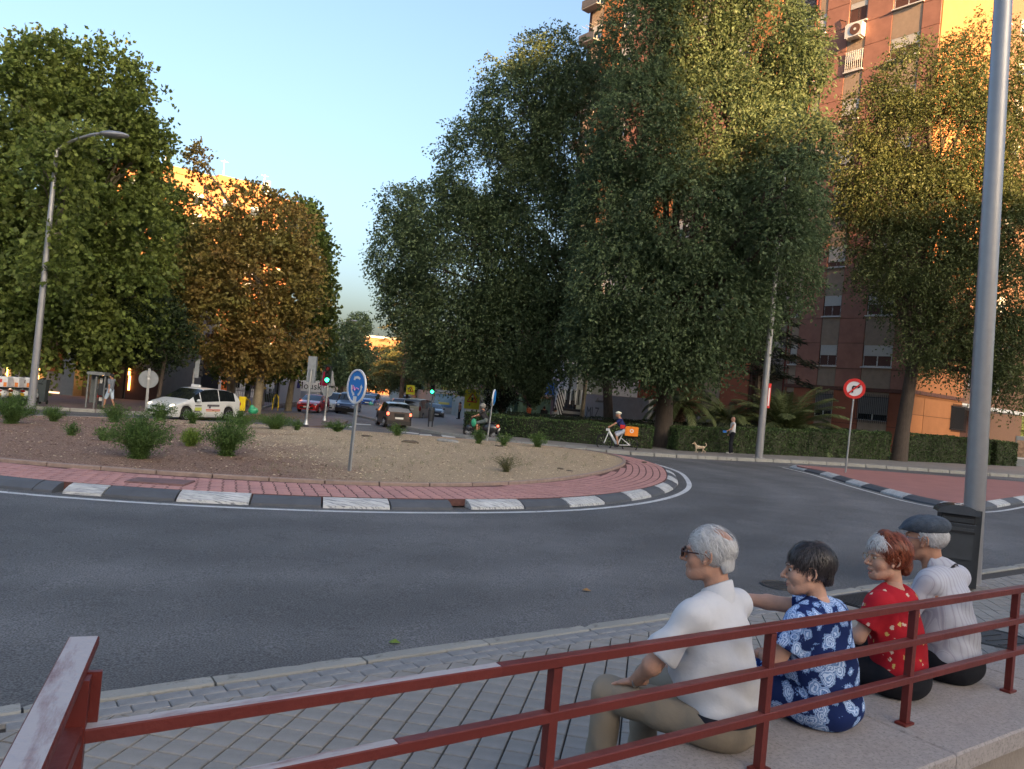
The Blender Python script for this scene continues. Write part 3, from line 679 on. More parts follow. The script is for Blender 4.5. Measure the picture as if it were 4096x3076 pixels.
def tree(name, label, base, depth, lobes, m, bark, seed, tr=.22, per=5.0, nleaf=7, tl=.45, size=.12, aspect=.55, droop=.6,
         cat='tree', group=None, gap=-.75, gapf=.9, lean=None, split=.35, extra=None, shell=(.62, 1.06), limbs=True, rgh=None):
    """lobes: (disp x, disp y, rx, ry[, depth offset]) of crown masses"""
    LB = []
    for l in lobes:
        dd = l[4] if len(l) > 4 else 0; c = DV(l[0], l[1], depth + dd); k = (depth + dd)/FOC/2.16
        LB.append((tuple(c), (l[2]*k, (l[2] + l[3])/2*k*.95, l[3]*k)))
    bz = gz(base[0], base[1]) + .1; B = Vector((base[0], base[1], bz)); t = thing(name, label, cat, tuple(B), 0, group)
    loc = [(tuple(Vector(c) - B), R_) for c, R_ in LB]
    me, X = crown_mesh('crown', loc, per*DENS, nleaf, tl, size, aspect, m, seed, droop, gap, gapf, shell, rgh or (.30 if 'plane' in name else .2)); part('crown', me, t)
    cen = sum((Vector(c) for c, _ in loc), Vector())/len(loc); top = max(c[2] + R_[2]*.5 for c, R_ in loc)
    rr = random.Random(seed); mb = MB(); fork = Vector(lean) if lean else Vector((cen.x*.25, cen.y*.1, max(1.6, top*split)))
    pts = [Vector((0, 0, -.3)), Vector((0, 0, .0)), fork*.35 + Vector((rr.uniform(-.05, .05), 0, 0)), fork*.7, fork]
    mb.tube(pts, [tr*1.5, tr*1.25, tr, tr*.92, tr*.85], bark, n=12)
    if limbs:
        for c, R_ in loc:
            c = Vector(c)
            mid = fork.lerp(c, .5) + Vector((rr.uniform(-.3, .3), rr.uniform(-.3, .3), abs(c.z - fork.z)*.12))
            mb.tube(smooth_poly([fork, mid, c], 4, closed=False), list(np.linspace(tr*.5, tr*.14, 9)), bark, n=7)
            for _ in range(5):
                d = Vector((rr.gauss(0, 1), rr.gauss(0, 1), rr.gauss(.3, 1))).normalized(); e = c + Vector((d.x*R_[0], d.y*R_[1], d.z*R_[2]))*.92
                s_ = mid.lerp(c, rr.uniform(.2, 1)); q = s_.lerp(e, .5) + Vector((0, 0, .2))
                mb.tube([s_, q, e], [tr*.17, tr*.09, tr*.03], bark, n=5)
    part('trunk', mb.data('trunk', smooth=True), t)
    return t
E1b_ = G(1165/2.16, 880/2.16, .14)
tree('elm_tree', 'tall broad elm with drooping outer branches left of the gap in the hedge trees', (5.6, 42.5), 43,
     [(1195, 160, 85, 90), (1130, 240, 100, 110), (1240, 300, 85, 170), (1050, 370, 95, 120), (955, 470, 95, 80), (860, 440, 35, 38), (865, 550, 60, 70), (1020, 560, 150, 130), (1160, 520, 120, 170), (880, 650, 55, 55), (1000, 700, 130, 85), (1140, 700, 120, 100), (950, 750, 60, 35), (1215, 640, 70, 110), (1080, 790, 90, 30), (1000, 795, 60, 28), (1170, 795, 60, 30), (930, 780, 40, 25)],
     M_elm, M_bark, 5, tr=.26, per=10, nleaf=8, tl=.75, size=.175, aspect=.5, droop=.9, gap=-.75, lean=(-.6, 0, 5.0))
tree('elm_tree', 'largest elm with a thick ridged trunk in the hedge behind the cyclist', (7.6, 37.6), 37,
     [(1400, 80, 95, 130), (1510, 20, 95, 170, 1), (1640, 110, 110, 120, 1), (1715, 140, 70, 70), (1390, 280, 105, 140, -1), (1540, 290, 140, 140), (1670, 330, 95, 110), (1320, 450, 85, 130), (1480, 470, 160, 130, -1.5), (1660, 480, 120, 85), (1705, 400, 60, 80, -4.5), (1735, 300, 55, 60, -4.2), (1690, 510, 65, 50, -4.5), (1345, 600, 105, 110, -1.5), (1500, 640, 160, 110, -2), (1650, 590, 110, 75, -1), (1310, 700, 80, 70, -1), (1440, 740, 120, 55, -2), (1580, 690, 90, 60, -1.5), (1500, -160, 190, 130), (1320, 775, 62, 42, -1), (1420, 790, 75, 38, -2), (1510, 770, 80, 45, -2), (1290, 740, 50, 55)],
     M_elm, M_bark, 6, tr=.42, per=10.5, nleaf=8, tl=.65, size=.172, aspect=.52, droop=.85, gap=-.75, lean=(-.2, .1, 4.4))
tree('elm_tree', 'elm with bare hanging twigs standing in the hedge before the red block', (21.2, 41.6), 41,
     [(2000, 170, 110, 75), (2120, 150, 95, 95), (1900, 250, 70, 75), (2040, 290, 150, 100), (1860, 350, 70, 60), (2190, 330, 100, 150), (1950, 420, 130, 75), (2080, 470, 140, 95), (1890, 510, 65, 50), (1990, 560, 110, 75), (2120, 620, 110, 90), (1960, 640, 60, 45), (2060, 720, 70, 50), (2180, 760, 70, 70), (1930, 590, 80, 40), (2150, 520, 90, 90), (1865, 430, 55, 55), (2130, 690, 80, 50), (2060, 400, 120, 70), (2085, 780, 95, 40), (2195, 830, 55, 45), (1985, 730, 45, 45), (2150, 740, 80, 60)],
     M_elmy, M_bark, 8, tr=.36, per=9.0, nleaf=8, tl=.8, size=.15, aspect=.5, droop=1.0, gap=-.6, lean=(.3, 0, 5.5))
tree('elm_tree', 'elm whose leaning bare trunk rises by the yellow school sign', (-.4, 47), 47,
     [(1010, 760, 60, 45), (1060, 700, 60, 60)], M_elm, M_bark, 9, tr=.17, per=7, nleaf=8, tl=.6, size=.15, aspect=.5, gap=-.7, lean=(-.3, 0, 4))
tree('ivy_clad_tree', 'slim pale trunk wrapped in a column of dark ivy behind the hedge', (4.6, 49), 49,
     [(1155, 830, 22, 35), (1158, 780, 26, 45), (1150, 850, 14, 25)], M_elm, M_bark2, 10, tr=.13, per=16, nleaf=6, tl=.3, size=.16, aspect=.7, gap=-1.5, lean=(.1, 0, 6))
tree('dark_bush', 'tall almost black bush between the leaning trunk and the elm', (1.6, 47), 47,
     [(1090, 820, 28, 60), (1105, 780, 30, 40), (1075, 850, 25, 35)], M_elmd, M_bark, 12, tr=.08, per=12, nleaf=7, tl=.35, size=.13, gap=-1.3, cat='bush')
# left side
tree('plane_tree', 'tall green plane tree behind the left street lamp', (-24.5, 39), 38,
     [(120, 165, 95, 70), (45, 190, 75, 85), (215, 165, 85, 70), (290, 250, 65, 60), (325, 310, 38, 50), (150, 290, 150, 90), (20, 330, 90, 110), (250, 380, 95, 70), (100, 450, 160, 110), (260, 510, 100, 90), (150, 600, 170, 110), (10, 620, 110, 130), (110, 710, 170, 80), (260, 690, 90, 90), (0, 480, 90, 100), (105, 500, 55, 36, -6), (110, 390, 60, 50, -6), (125, 320, 50, 28, -6), (100, 590, 45, 25, -6), (175, 285, 35, 18, -6)],
     M_plane, M_bark2, 14, tr=.30, per=8.6, nleaf=7, tl=.75, size=.205, aspect=.85, droop=.4, gap=-.32, lean=(.3, 0, 5.0))
tree('linden_tree', 'small dark tree with a leaning thin trunk by the striding man', (-17.7, 38.6), 39,
     [(300, 720, 100, 55), (230, 745, 75, 40), (365, 730, 55, 60), (300, 670, 90, 50)], M_planed, M_bark, 15, tr=.10, per=9, nleaf=6, tl=.4, size=.15, aspect=.6, gap=-1.0, lean=(.25, 0, 2.8))
tree('plane_tree', 'olive green plane tree between the green and the brown ones', (-17, 47), 46,
     [(345, 435, 52, 44), (330, 540, 80, 90), (395, 570, 45, 80), (350, 640, 70, 60)], M_plane, M_bark2, 16, tr=.2, per=9.0, nleaf=5, tl=.6, size=.27, aspect=.8, droop=.4, gap=-.62, lean=(-.5, 0, 6))
tree('plane_tree', 'plane tree with browning leaves above the white taxi', (-14.6, 44.5), 44,
     [(430, 345, 20, 26), (440, 420, 24, 26), (552, 450, 52, 48), (490, 530, 68, 62), (605, 500, 60, 66), (450, 590, 70, 90), (560, 600, 110, 100), (640, 600, 50, 70), (470, 700, 90, 70), (590, 720, 90, 60), (540, 770, 80, 30)],
     M_brownl, M_bark2, 17, tr=.23, per=8.0, nleaf=7, tl=.65, size=.185, aspect=.85, droop=.4, gap=-.42, lean=(.25, 0, 5.5))
tree('plane_tree', 'green plane tree overhanging the white terrace fence', (-15.2, 53), 53,
     [(655, 480, 36, 45), (675, 560, 35, 70), (690, 640, 30, 60), (660, 730, 55, 50), (590, 790, 65, 22), (520, 795, 60, 20)],
     M_plane, M_bark2, 18, tr=.2, per=9.0, nleaf=5, tl=.55, size=.27, aspect=.85, droop=.4, gap=-.8, lean=(.3, 0, 4.2))
for i, (x, y, rx, ry, dep, lab) in enumerate([(745, 760, 45, 60, 82, 'dark round tree right of the curved street lamp'), (710, 790, 30, 40, 76, 'dark tree low behind the curved street lamp'),
        (818, 795, 52, 42, 120, 'distant green tree under the sunlit far building'), (885, 790, 60, 48, 105, 'distant tree over the green hoarding'), (960, 770, 50, 45, 92, 'leafy tree over the bus shelter'),
        (775, 700, 22, 25, 150, 'hazy far tree at the end of the street'), (1000, 825, 32, 18, 80, 'pale green shrubbery behind the grey wall')]):
    b = DV(x, y, dep); tree('street_tree' if i < 6 else 'shrubbery', lab, (b.x, dep), dep, [(x, y, rx, ry), (x - rx*.5, y + ry*.4, rx*.7, ry*.6), (x + rx*.5, y + ry*.3, rx*.7, ry*.6)],
         M_elm if i != 6 else M_weed, M_bark, 30 + i, tr=.2, per=4, nleaf=6, tl=.7, size=.30, aspect=.6, gap=-1.3, group='trees along the far street')
# cedar crown far away (left of the gap) and the dark cedar by the red block
def cedar(name, label, base, h, rmax, seed, n=26, m=M_ever, z0=2.0):
    t = thing(name, label, 'tree', (base[0], base[1], gz(*base) + .1)); r = np.random.default_rng(seed); rr = random.Random(seed); mb = MB()
    mb.tube([(0, 0, -.2), (0, 0, h*.5), (.1, 0, h)], [rmax*.055, rmax*.035, .02], M_bark, n=9); Cs = []; As = []
    for i in range(n):
        z = z0 + (h - z0)*(i/n)**.9; L_ = rmax*(1 - (i/n)**1.3*.88)*rr.uniform(.75, 1.05); a = i*2.4 + rr.uniform(-.3, .3)
        e = Vector((math.cos(a)*L_, math.sin(a)*L_, z + L_*.05 - .25)); mid = Vector((math.cos(a)*L_*.5, math.sin(a)*L_*.5, z + L_*.14))
        br = smooth_poly([Vector((0, 0, z)), mid, e], 6, closed=False); mb.tube(br, list(np.linspace(.05, .01, len(br))), M_bark, n=5)
        for k in range(int(260*L_/rmax)):
            q = br[min(len(br) - 1, int(len(br)*rr.random()**.7))]; sp = .5*L_*.42*(1.1 - (Vector((q.x, q.y)).length/L_)*.6)
            Cs.append((q.x + rr.gauss(0, sp*.6), q.y + rr.gauss(0, sp*.6), q.z + rr.gauss(-.06, .06))); As.append((math.cos(a) + rr.gauss(0, .5), math.sin(a) + rr.gauss(0, .5), rr.gauss(-.3, .2)))
    Vv, Qd = leaf_quads(np.array(Cs), np.array(As), .42, .16, r); part('crown', fast_mesh('crown', Vv, Qd, m), t); part('trunk', mb.data('trunk', True), t); return t
_c = DV(1640, 800, 45.5); cedar('cedar_tree', 'dark cedar with flat branches beside the street lamp and the red block', (_c.x, 45.5), 9.6, 3.9, 3, n=30, z0=4.0)
cedar('cedar_tree', 'distant conifer top showing right of the left trees', (-13.5, 95), 17, 5.5, 4, n=40, z0=3, m=mat('far conifer', (.10, .10, .03), island=.4, transl=.2))
# palms
def palm(label, base, trunk_h, tr, nf, fl, seed, rise=(.2, 1.35)):
    t = thing('palm_tree', label, 'palm', (base[0], base[1], gz(*base) + .1)); rr = random.Random(seed); r = np.random.default_rng(seed)
    mb = MB(); mb.tube([(0, 0, -.2), (0, 0, trunk_h*.5), (0, 0, trunk_h)], [tr*.95, tr, tr*1.05], mat('palm trunk', (.13, .075, .05), var=.4, vscale=14, bump=1, bscale=14), n=14)
    for k in range(int(trunk_h*60)):
        a = k*2.4; z = k/60.; mb.box((math.cos(a)*tr, math.sin(a)*tr, z), (.13, .09, .05), MATS['palm trunk'], R=Matrix.Rotation(a, 3, 'Z') @ Matrix.Rotation(-.7, 3, 'Y'))
    part('trunk', mb.data('trunk'), t)
    for f in range(nf):
        a = f*2.4 + rr.uniform(-.2, .2); el = rise[0] + (rise[1] - rise[0])*((f + .5)/nf); L_ = fl*rr.uniform(.8, 1.05); pts = []
        for i in range(13):
            s = i/12*L_; ang_ = el - (1.15 + (1.35 - el)*.35)*(i/12)**1.3; pts.append((s, ang_))
        P = [Vector((math.cos(a)*tr*.4, math.sin(a)*tr*.4, trunk_h))]
        for i in range(1, 13): P.append(P[-1] + Vector((math.cos(a)*math.cos(pts[i][1]), math.sin(a)*math.cos(pts[i][1]), math.sin(pts[i][1])))*(L_/12))
        mb = MB(); mb.tube(P, list(np.linspace(.028, .006, 13)), mat('palm rib', (.11, .12, .045)), n=5)
        side = Vector((-math.sin(a), math.cos(a), 0)); Cs = []; As = []
        for k in range(84):
            u_ = .10 + .9*k/84; i = min(11, int(u_*12)); p = P[i].lerp(P[i + 1], u_*12 - i); d = (P[i + 1] - P[i]).normalized(); nrm = side.cross(d)
            for s_ in (-1, 1):
                ll = .62*math.sin(math.pi*min(1, u_*.86 + .14))**.6*fl/3.2; ax = (side*s_*.8 + d*.75 - nrm*.0 + Vector((0, 0, -.22 + rr.uniform(-.15, .1)))).normalized()
                e = p + ax*ll; w = .018*d; mb.add([p - w, p + w, p + ax*ll*.6 + w*.9 + Vector((0, 0, -.01)), e + Vector((0, 0, -.06)), p + ax*ll*.6 - w*.9], [(0, 1, 2, 4), (4, 2, 3)], M_palm)
        mb.build('frond', t)
    return t
p1 = DV(1468, 880, 40.5); p2 = DV(1700, 885, 42.8); p3_ = DV(1575, 880, 43.2)
palm('palm with a stout stubby trunk behind the hedge near the big elm', (p1.x, 40.5), 2.2, .34, 24, 2.6, 5, rise=(-.1, 1.2))
palm('broad palm with a fountain of long fronds behind the lamp post', (p2.x, 42.8), .9, .32, 54, 4.1, 6, rise=(.2, 1.5))
palm('middle palm half hidden in shade behind the man with the dog', (p3_.x, 43.2), 1.5, .28, 28, 2.9, 7, rise=(-.1, 1.2))
# ------------------------------------------------------------------ hedges
def hedge(label, path, w, h0, h1, seed, m=M_hedge, dens=430, size=.085):
    pts = spath(path, 5); r = np.random.default_rng(seed); t = thing('hedge', label, 'hedge', (path[0][0], path[0][1], gz(*path[0]))); T0 = t.location.copy()
    L_ = [0]
    for i in range(1, len(pts)): L_.append(L_[-1] + (pts[i] - pts[i - 1]).length)
    LL = L_[-1]; mb = MB(); P = []
    for i, p in enumerate(pts):
        d = (pts[min(i + 1, len(pts) - 1)] - pts[max(i - 1, 0)]).normalized(); q = Vector((-d.y, d.x, 0)); h = h0 + (h1 - h0)*L_[i]/LL - .06; e = .06
        for a, z in ((e, 0), (e, h), (w - e, h), (w - e, 0)): k = p + q*a; P.append((k.x - T0.x, k.y - T0.y, gz(k.x, k.y) + z - T0.z))
    F_ = [(4*i + j, 4*i + 4 + j, 4*i + 5 + j, 4*i + j + 1) for i in range(len(pts) - 1) for j in range(3)] + [(0, 1, 2, 3), tuple(range(4*len(pts) - 1, 4*len(pts) - 5, -1))]
    mb.add(P, F_, mat('hedge twigs', (.030, .034, .018), var=.4, vscale=14, bump=1)); mb.build('branches', t)
    n = int(LL*(max(h0, h1)*1 + w)*dens); s = r.random(n)*LL; xs = np.interp(s, L_, [p.x for p in pts]); ys = np.interp(s, L_, [p.y for p in pts])
    dx = np.interp(s + .2, L_, [p.x for p in pts]) - np.interp(s - .2, L_, [p.x for p in pts]); dy = np.interp(s + .2, L_, [p.y for p in pts]) - np.interp(s - .2, L_, [p.y for p in pts])
    ln = np.hypot(dx, dy) + 1e-9; qx, qy = -dy/ln, dx/ln; hh = h0 + (h1 - h0)*s/LL; topf = r.random(n) < w/(w + max(h0, h1))
    wob = .05*np.sin(s*2.3) + .04*np.sin(s*5.1 + 1); a = np.where(topf, r.random(n)*w, r.normal(.02, .035, n) + wob*.5); z = np.where(topf, hh + r.normal(0, .03, n) + wob*.5, r.random(n)*hh)
    endm = (r.random(n) < .05); s = s  # ends are covered by the jitter of the last leaves
    C = np.c_[xs + qx*a - T0.x, ys + qy*a - T0.y, .02*(xs + qx*a) - .008*(ys + qy*a) + z - T0.z]
    A = r.normal(size=(n, 3)); A[:, 2] += .4
    Vv, Qd = leaf_quads(C, A, size, .62, r); part('foliage', fast_mesh('foliage', Vv, Qd, m), t)
    # end faces
    for p, d in ((pts[0], -1), (pts[-1], 1)):
        q0 = (pts[1] - pts[0]).normalized() if d < 0 else (pts[-1] - pts[-2]).normalized(); h = h0 if d < 0 else h1; k = int(w*h*dens*2.6); sd = Vector((-q0.y, q0.x, 0))
        a = r.random(k)*w; z = r.random(k)*h; o_ = r.normal(.0, .04, k)
        C = np.c_[p.x + sd.x*a + q0.x*d*o_ - T0.x, p.y + sd.y*a + q0.y*d*o_ - T0.y, gz(p.x, p.y) + z - T0.z]
        Vv, Qd = leaf_quads(C, r.normal(size=(k, 3)), size, .62, r); part('foliage', fast_mesh('foliage', Vv, Qd, m), t)
hedge('long clipped hedge along the far pavement from the crossing to the big elm', [(-2.4, 41.5), (-.6, 38.1), (1.7, 36.4), (4, 35.5), (6.6, 35.2)], .8, 1.05, 1.15, 1)
hedge('long clipped hedge behind the man with the dog and the lamp post', [(7.9, 35.6), (10.9, 36.9), (14, 38.5), (17.5, 40.1), (20.6, 41.4)], .8, 1.2, 1.62, 2)
hedge('clipped hedge between the elm trunk and the near lamp column', [(21.9, 41.9), (24.4, 43.1), (28.0, 44.6)], .8, 1.62, 1.6, 3)
hedge('short clipped hedge block at the right edge with yellowish end', [(28.6, 44.9), (30.2, 45.6)], .8, 1.55, 1.5, 4)
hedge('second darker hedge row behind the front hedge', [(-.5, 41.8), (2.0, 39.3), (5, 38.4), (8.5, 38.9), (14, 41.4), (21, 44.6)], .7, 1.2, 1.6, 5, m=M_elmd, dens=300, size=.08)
hedge('low pale hedge strip beside the parked vans on the left', [(-20.5, 66), (-23, 80)], 1.4, 1.3, 1.3, 6, dens=150, size=.12)
# ------------------------------------------------------------------ weeds on the island
def weed(name, label, x, y, w, h, m, seed, n=60, cat='weed', group='weeds on the roundabout island', leaf=.045, fine=False):
    p = D(x, y, .25); p.z = gz(p.x, p.y) + dome(p.x, p.y) if math.hypot(p.x - CEN.x, p.y - CEN.y) < 11 else p.z
    k = p.y/FOC/2.16; W, H = w*k/2*1.18, h*k*1.0; n = int(n*1.25); t = thing(name, label, cat, tuple(p), 0, group); rr = random.Random(seed); r = np.random.default_rng(seed)
    mb = MB(); Cs = []; As = []
    for i in range(n):
        a = rr.uniform(0, 6.28); e = rr.random()**.6; hh = H*rr.uniform(.5, 1.08)*(1 - .35*e**2); tip = Vector((math.cos(a)*W*e*1.05, math.sin(a)*W*e*.9, hh)); mid = Vector((tip.x*.35, tip.y*.35, hh*.62)); b0 = Vector((tip.x*.08, tip.y*.08, -.02))
        br = smooth_poly([b0, mid, tip], 5, closed=False); br2 = br[::3] + [br[-1]]; mb.tube(br2, list(np.linspace(.006, .0015, len(br2))), m, n=3, caps=False)
        for q in range(int((10 if fine else 46)*H/.6) + 5):
            s_ = rr.random()**.75*.999; i0 = int(s_*(len(br) - 1)); pp = br[i0].lerp(br[i0 + 1], s_*(len(br) - 1) - i0)
            sp = .02 + .045*H; Cs.append((pp.x + rr.gauss(0, sp), pp.y + rr.gauss(0, sp), max(.01, pp.z + rr.gauss(0, sp)))); As.append((tip.x + rr.gauss(0, .5), tip.y + rr.gauss(0, .5), .5 + rr.gauss(0, .5)))
    Vv, Qd = leaf_quads(np.array(Cs), np.array(As), leaf, .38 if not fine else .15, r); part('leaves', fast_mesh('leaves', Vv, Qd, m), t); part('stem', mb.data('stem'), t); return t
WD = [('weed_bush', 'largest dense green weed bush, in front of the back turned round sign', 300, 992, 125, 100, M_weed, 130), ('weed_bush', 'tall green weed bush at the left edge under the street lamp', 22, 922, 88, 66, M_weed, 100),
      ('weed_bush', 'small round green bush right of the left street lamp', 115, 917, 48, 34, M_weed, 60), ('weed_bush', 'airy green weed bush right of the largest one', 488, 992, 100, 88, M_weed, 95),
      ('weed', 'bright yellow green tuft between the two biggest weed bushes', 410, 975, 42, 36, M_weedy, 80), ('weed', 'thin grey green weed alone on the brown mulch', 152, 950, 34, 28, M_weed, 22),
      ('weed', 'green weed clump at the foot of the back turned round sign', 345, 918, 62, 42, M_weed, 60), ('weed', 'weed patch left of the back turned round sign', 245, 922, 60, 42, M_weed, 55),
      ('weed', 'pale weed at the left side of the largest bush', 222, 962, 44, 28, M_weed, 30), ('weed', 'small green weed under the rear of the taxi', 415, 925, 42, 30, M_weed, 45),
      ('weed', 'bushy green weed row behind the airy bush', 520, 938, 56, 40, M_weed, 60), ('weed', 'wide low green weed row along the back rim', 592, 940, 92, 34, M_weed, 100),
      ('weed', 'little weed before the traffic light poles', 640, 940, 30, 24, M_weed, 26), ('weed', 'low weed patch left of the tilted blue sign', 728, 943, 62, 24, M_weed, 50),
      ('weed', 'twin weed tufts in front of the small dark car', 856, 950, 42, 24, M_weed, 34), ('weed', 'green tuft at the foot of the edge on sign', 1033, 966, 34, 32, M_weed, 36),
      ('weed', 'green tuft between the edge on sign and the drain', 1087, 970, 34, 30, M_weed, 32), ('weed', 'green tuft left of the cyclist', 1160, 968, 44, 34, M_weed, 40),
      ('weed', 'wispy grey dry weed in the middle of the pale gravel', 1092, 1020, 76, 42, M_dry, 60)]
for i, (nm, lab, x, y, w, h, m, n) in enumerate(WD): weed(nm, lab, x, y, w, h, m, 50 + i, n, fine=(m == M_dry))
rw = random.Random(5)
mbg = []; mag = []
for i in range(900):
    a = rw.uniform(0, 6.28); R_ = DOM_R[int(a/6.2832*720) % 720]*math.sqrt(rw.random())*.96; x, y = CEN.x + math.cos(a)*R_, CEN.y + math.sin(a)*R_
    if y > 27 or x < -5: continue
    for k in range(9): mbg.append((x + rw.gauss(0, .05), y + rw.gauss(0, .05), gz(x, y) + dome(x, y) + rw.uniform(.01, .09))); mag.append((rw.gauss(0, .4), rw.gauss(0, .4), 1))
Vv, Qd = leaf_quads(np.array(mbg), np.array(mag), .09, .06, np.random.default_rng(2)); o = part('dry_grass', fast_mesh('dry_grass', Vv, Qd, M_dry), None); o['kind'] = 'stuff'
# fallen leaves by the left kerb
def ar_leaf(r):
    p = D(440 + r.random()*230, 893 + r.random()*14, 0); return (p.x, p.y + r.normal()*.5, gz(p.x, p.y) + (.15 if p.x < -14.5 else .02))
scatter('fallen_leaves', 2600, mat('fallen leaf', (.24, .13, .045), island=.5), ar_leaf, (.03, .08), flat=.12, seed=9)
# ================================================================== RIGHT RED BLOCK
K_ = 1.18; A0 = Vector((23.95, 46.6)); AZ = math.atan2(.783, -.622)
M_redw = mat('red render', (.31, .15, .11), rough=.9, var=.18, vscale=1.2, bump=.15, bscale=80)
M_redg = mat('red ground floor render', (.30, .10, .055), rough=.9, var=.12, vscale=1.2, bump=.15, bscale=80)
M_beige = mat('beige pebbledash', (.31, .235, .175), rough=.95, var=.14, vscale=3, bump=.5, bscale=60)
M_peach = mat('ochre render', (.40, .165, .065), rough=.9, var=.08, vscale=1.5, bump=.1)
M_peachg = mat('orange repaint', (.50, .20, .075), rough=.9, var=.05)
M_jdark = mat('panel joint', (.09, .04, .03))
blk = thing('apartment_block', 'tall red and beige apartment block behind the hedge and elms', 'building', (A0.x, A0.y, 0), AZ)
XL = 32.0; ST = 3.27; Z1 = 5.66; ROOF = 2 + 32*K_ + 1
mb = MB(); mb.box((4.15, -3.9, ROOF/2 - .5), (8.3, 7.74, ROOF + 1), M_jdark); mb.box((9.65, -5.5, ROOF/2 - .5), (2.69, 8, ROOF + 1), M_beige)
mb.box((21.5, -6, ROOF/2 - .5), (21, 11.9, ROOF + 1), M_jdark); part('wall', mb.data('wall'), blk)
mb = MB(); mb.box((3.0, -3.86, ROOF + .35), (9.0, 8.5, .7), M_wwhite); mb.box((21.5, -6, ROOF + .35), (21.8, 12.9, .7), M_wwhite); part('roof', mb.data('roof'), blk)
# red panels and beige infills, row by row
def pan(name, x0, x1, z0, z1, y, th, m):
    g_ = MB(); g_.box(((x0 + x1)/2, y + th/2, (z0 + z1)/2), (x1 - x0 - .03, th, z1 - z0 - .03), m); part(name, g_.data(name), blk)
COLS = [(1.12, 3.0), (4.72, 5.96), (7.6, 8.15)]; REDS = [(0, 1.12), (3.0, 4.72), (5.96, 7.6), (8.15, 8.3)]
WH = 1.36
for fl in range(0, 11):
    zs = Z1 + (fl)*ST
    for x0, x1 in REDS:
        pan('wall_panel', x0, x1, zs - .15, zs + WH + .15, -.03, .07, M_redw); pan('wall_panel', x0, x1, zs + WH + .15, zs + ST - .15, -.03, .07, M_redw)
    for x0, x1 in COLS: pan('infill_panel', x0, x1, zs + WH, zs + ST - .05, -.03, .045, M_beige)
for x0, x1 in REDS: pan('wall_panel', x0, x1, 4.32, Z1 - .15, -.03, .07, M_redw); pan('wall_panel', x0, x1, 2.0, 4.1, -.03, .07, M_redg); pan('wall_panel', x0, x1, -.8, 2.0, -.03, .07, M_redg)
for x0, x1 in COLS: pan('infill_panel', x0, x1, 4.32, Z1, -.03, .045, M_beige); pan('infill_panel', x0, x1, -.8, 2.3, -.03, .045, M_beige); pan('infill_panel', x0, x1, 3.75, 4.1, -.03, .045, M_beige)
mb = MB(); mb.box((4.1, .03, 4.21), (8.5, .16, .2), mat('rust ledge', (.13, .055, .04), var=.4, vscale=10)); part('string_course', mb.data('string_course'), blk)
# windows
def win_meshes(w, h, sh):
    f = MB(); t_ = .06
    for x in (-w/2 + t_/2, w/2 - t_/2, 0): f.box((x, 0, h/2), (t_ if x else .08, .06, h), M_wwhite)
    for z in (t_/2, h - t_/2): f.box((0, .001, z), (w, .058, t_), M_wwhite)
    p = MB(); p.box((0, 0, h/2), (w/2 - .09, .012, h - .1), M_wglass)
    s = MB(); hh = h*sh
    n_ = max(2, int(hh/.055))
    for k in range(n_): s.box((0, 0, h - hh*(k + .5)/n_), (w - .04, .03, hh/n_ - .006), M_shutter)
    s.box((0, -.01, h - hh/2), (w - .05, .02, hh), M_shutter)
    l = MB(); l.box((0, .06, -.05), (w + .16, .28, .07), M_wwhite)
    return f.data('window'), p.data('pane'), s.data('shutter'), l.data('sill')
WM = {(ci, s): win_meshes(c[1] - c[0] - .06, WH, s) for ci, c in enumerate(COLS) for s in (.5, .28, .75)}
rw = random.Random(3)
for fl in range(0, 10):
    for ci, c in enumerate(COLS):
        sh = .5 if fl < 2 else rw.choice((.28, .5, .75)); f, p, s, l = WM[(ci, sh)]; w = c[1] - c[0]
        o = part('window', f, blk, ((c[0] + c[1])/2, -.06, Z1 + fl*ST + .03))
        for sx in (-1, 1): q = part('pane', p, o, (sx*(w - .06)/4, -.005, 0))
        part('shutter', s, o, (0, .05, -.005)); part('sill', l, o, (0, .02, 0))
_wf = [o for o in blk.children if o.name.startswith('window')][6*3 + 1]
gw_ = MB()
for k in range(9): gw_.box((-.56 + .14*k, .16, .66), (.03, .03, 1.34), M_wwhite)
for z in (.05, 1.28): gw_.box((0, .16, z), (1.2, .04, .04), M_wwhite)
part('grille', gw_.data('grille'), _wf)
# barred ground-floor windows
def grille(w, h):
    g_ = MB(); M_ = mat('black iron bars', (.018, .016, .018), rough=.5)
    n_ = int(w/.115)
    for k in range(n_ + 1): g_.box((-w/2 + w*k/n_, .0, h/2), (.022, .022, h + .14), M_)
    for z in (.12, h - .12): g_.box((0, .0, z), (w, .03, .03), M_)
    for s_ in (-1, 1):
        for z in (.1, h - .1): g_.box((s_*w/2, -.09, z), (.02, .18, .02), M_)
    return g_.data('window_grille')
M_msh = mat('grey shutter mesh', (.20, .19, .18), var=.3, vscale=40)
for c in ((1.05, 3.1), (4.7, 6.0)):
    w = c[1] - c[0]; f, p, s, l = win_meshes(w - .1, 1.5, .8); o = part('window', f, blk, ((c[0] + c[1])/2, -.02, 2.3)); part('pane', p, o, (w/4, 0, 0)); part('pane', p, o, (-w/4, 0, 0))
    g_ = MB(); g_.box((0, 0, .95), (w - .14, .03, 1.1), M_msh); part('shutter', g_.data('shutter'), o, (0, .04, 0)); part('window_grille', grille(w, 1.66), o, (0, .22, -.08))
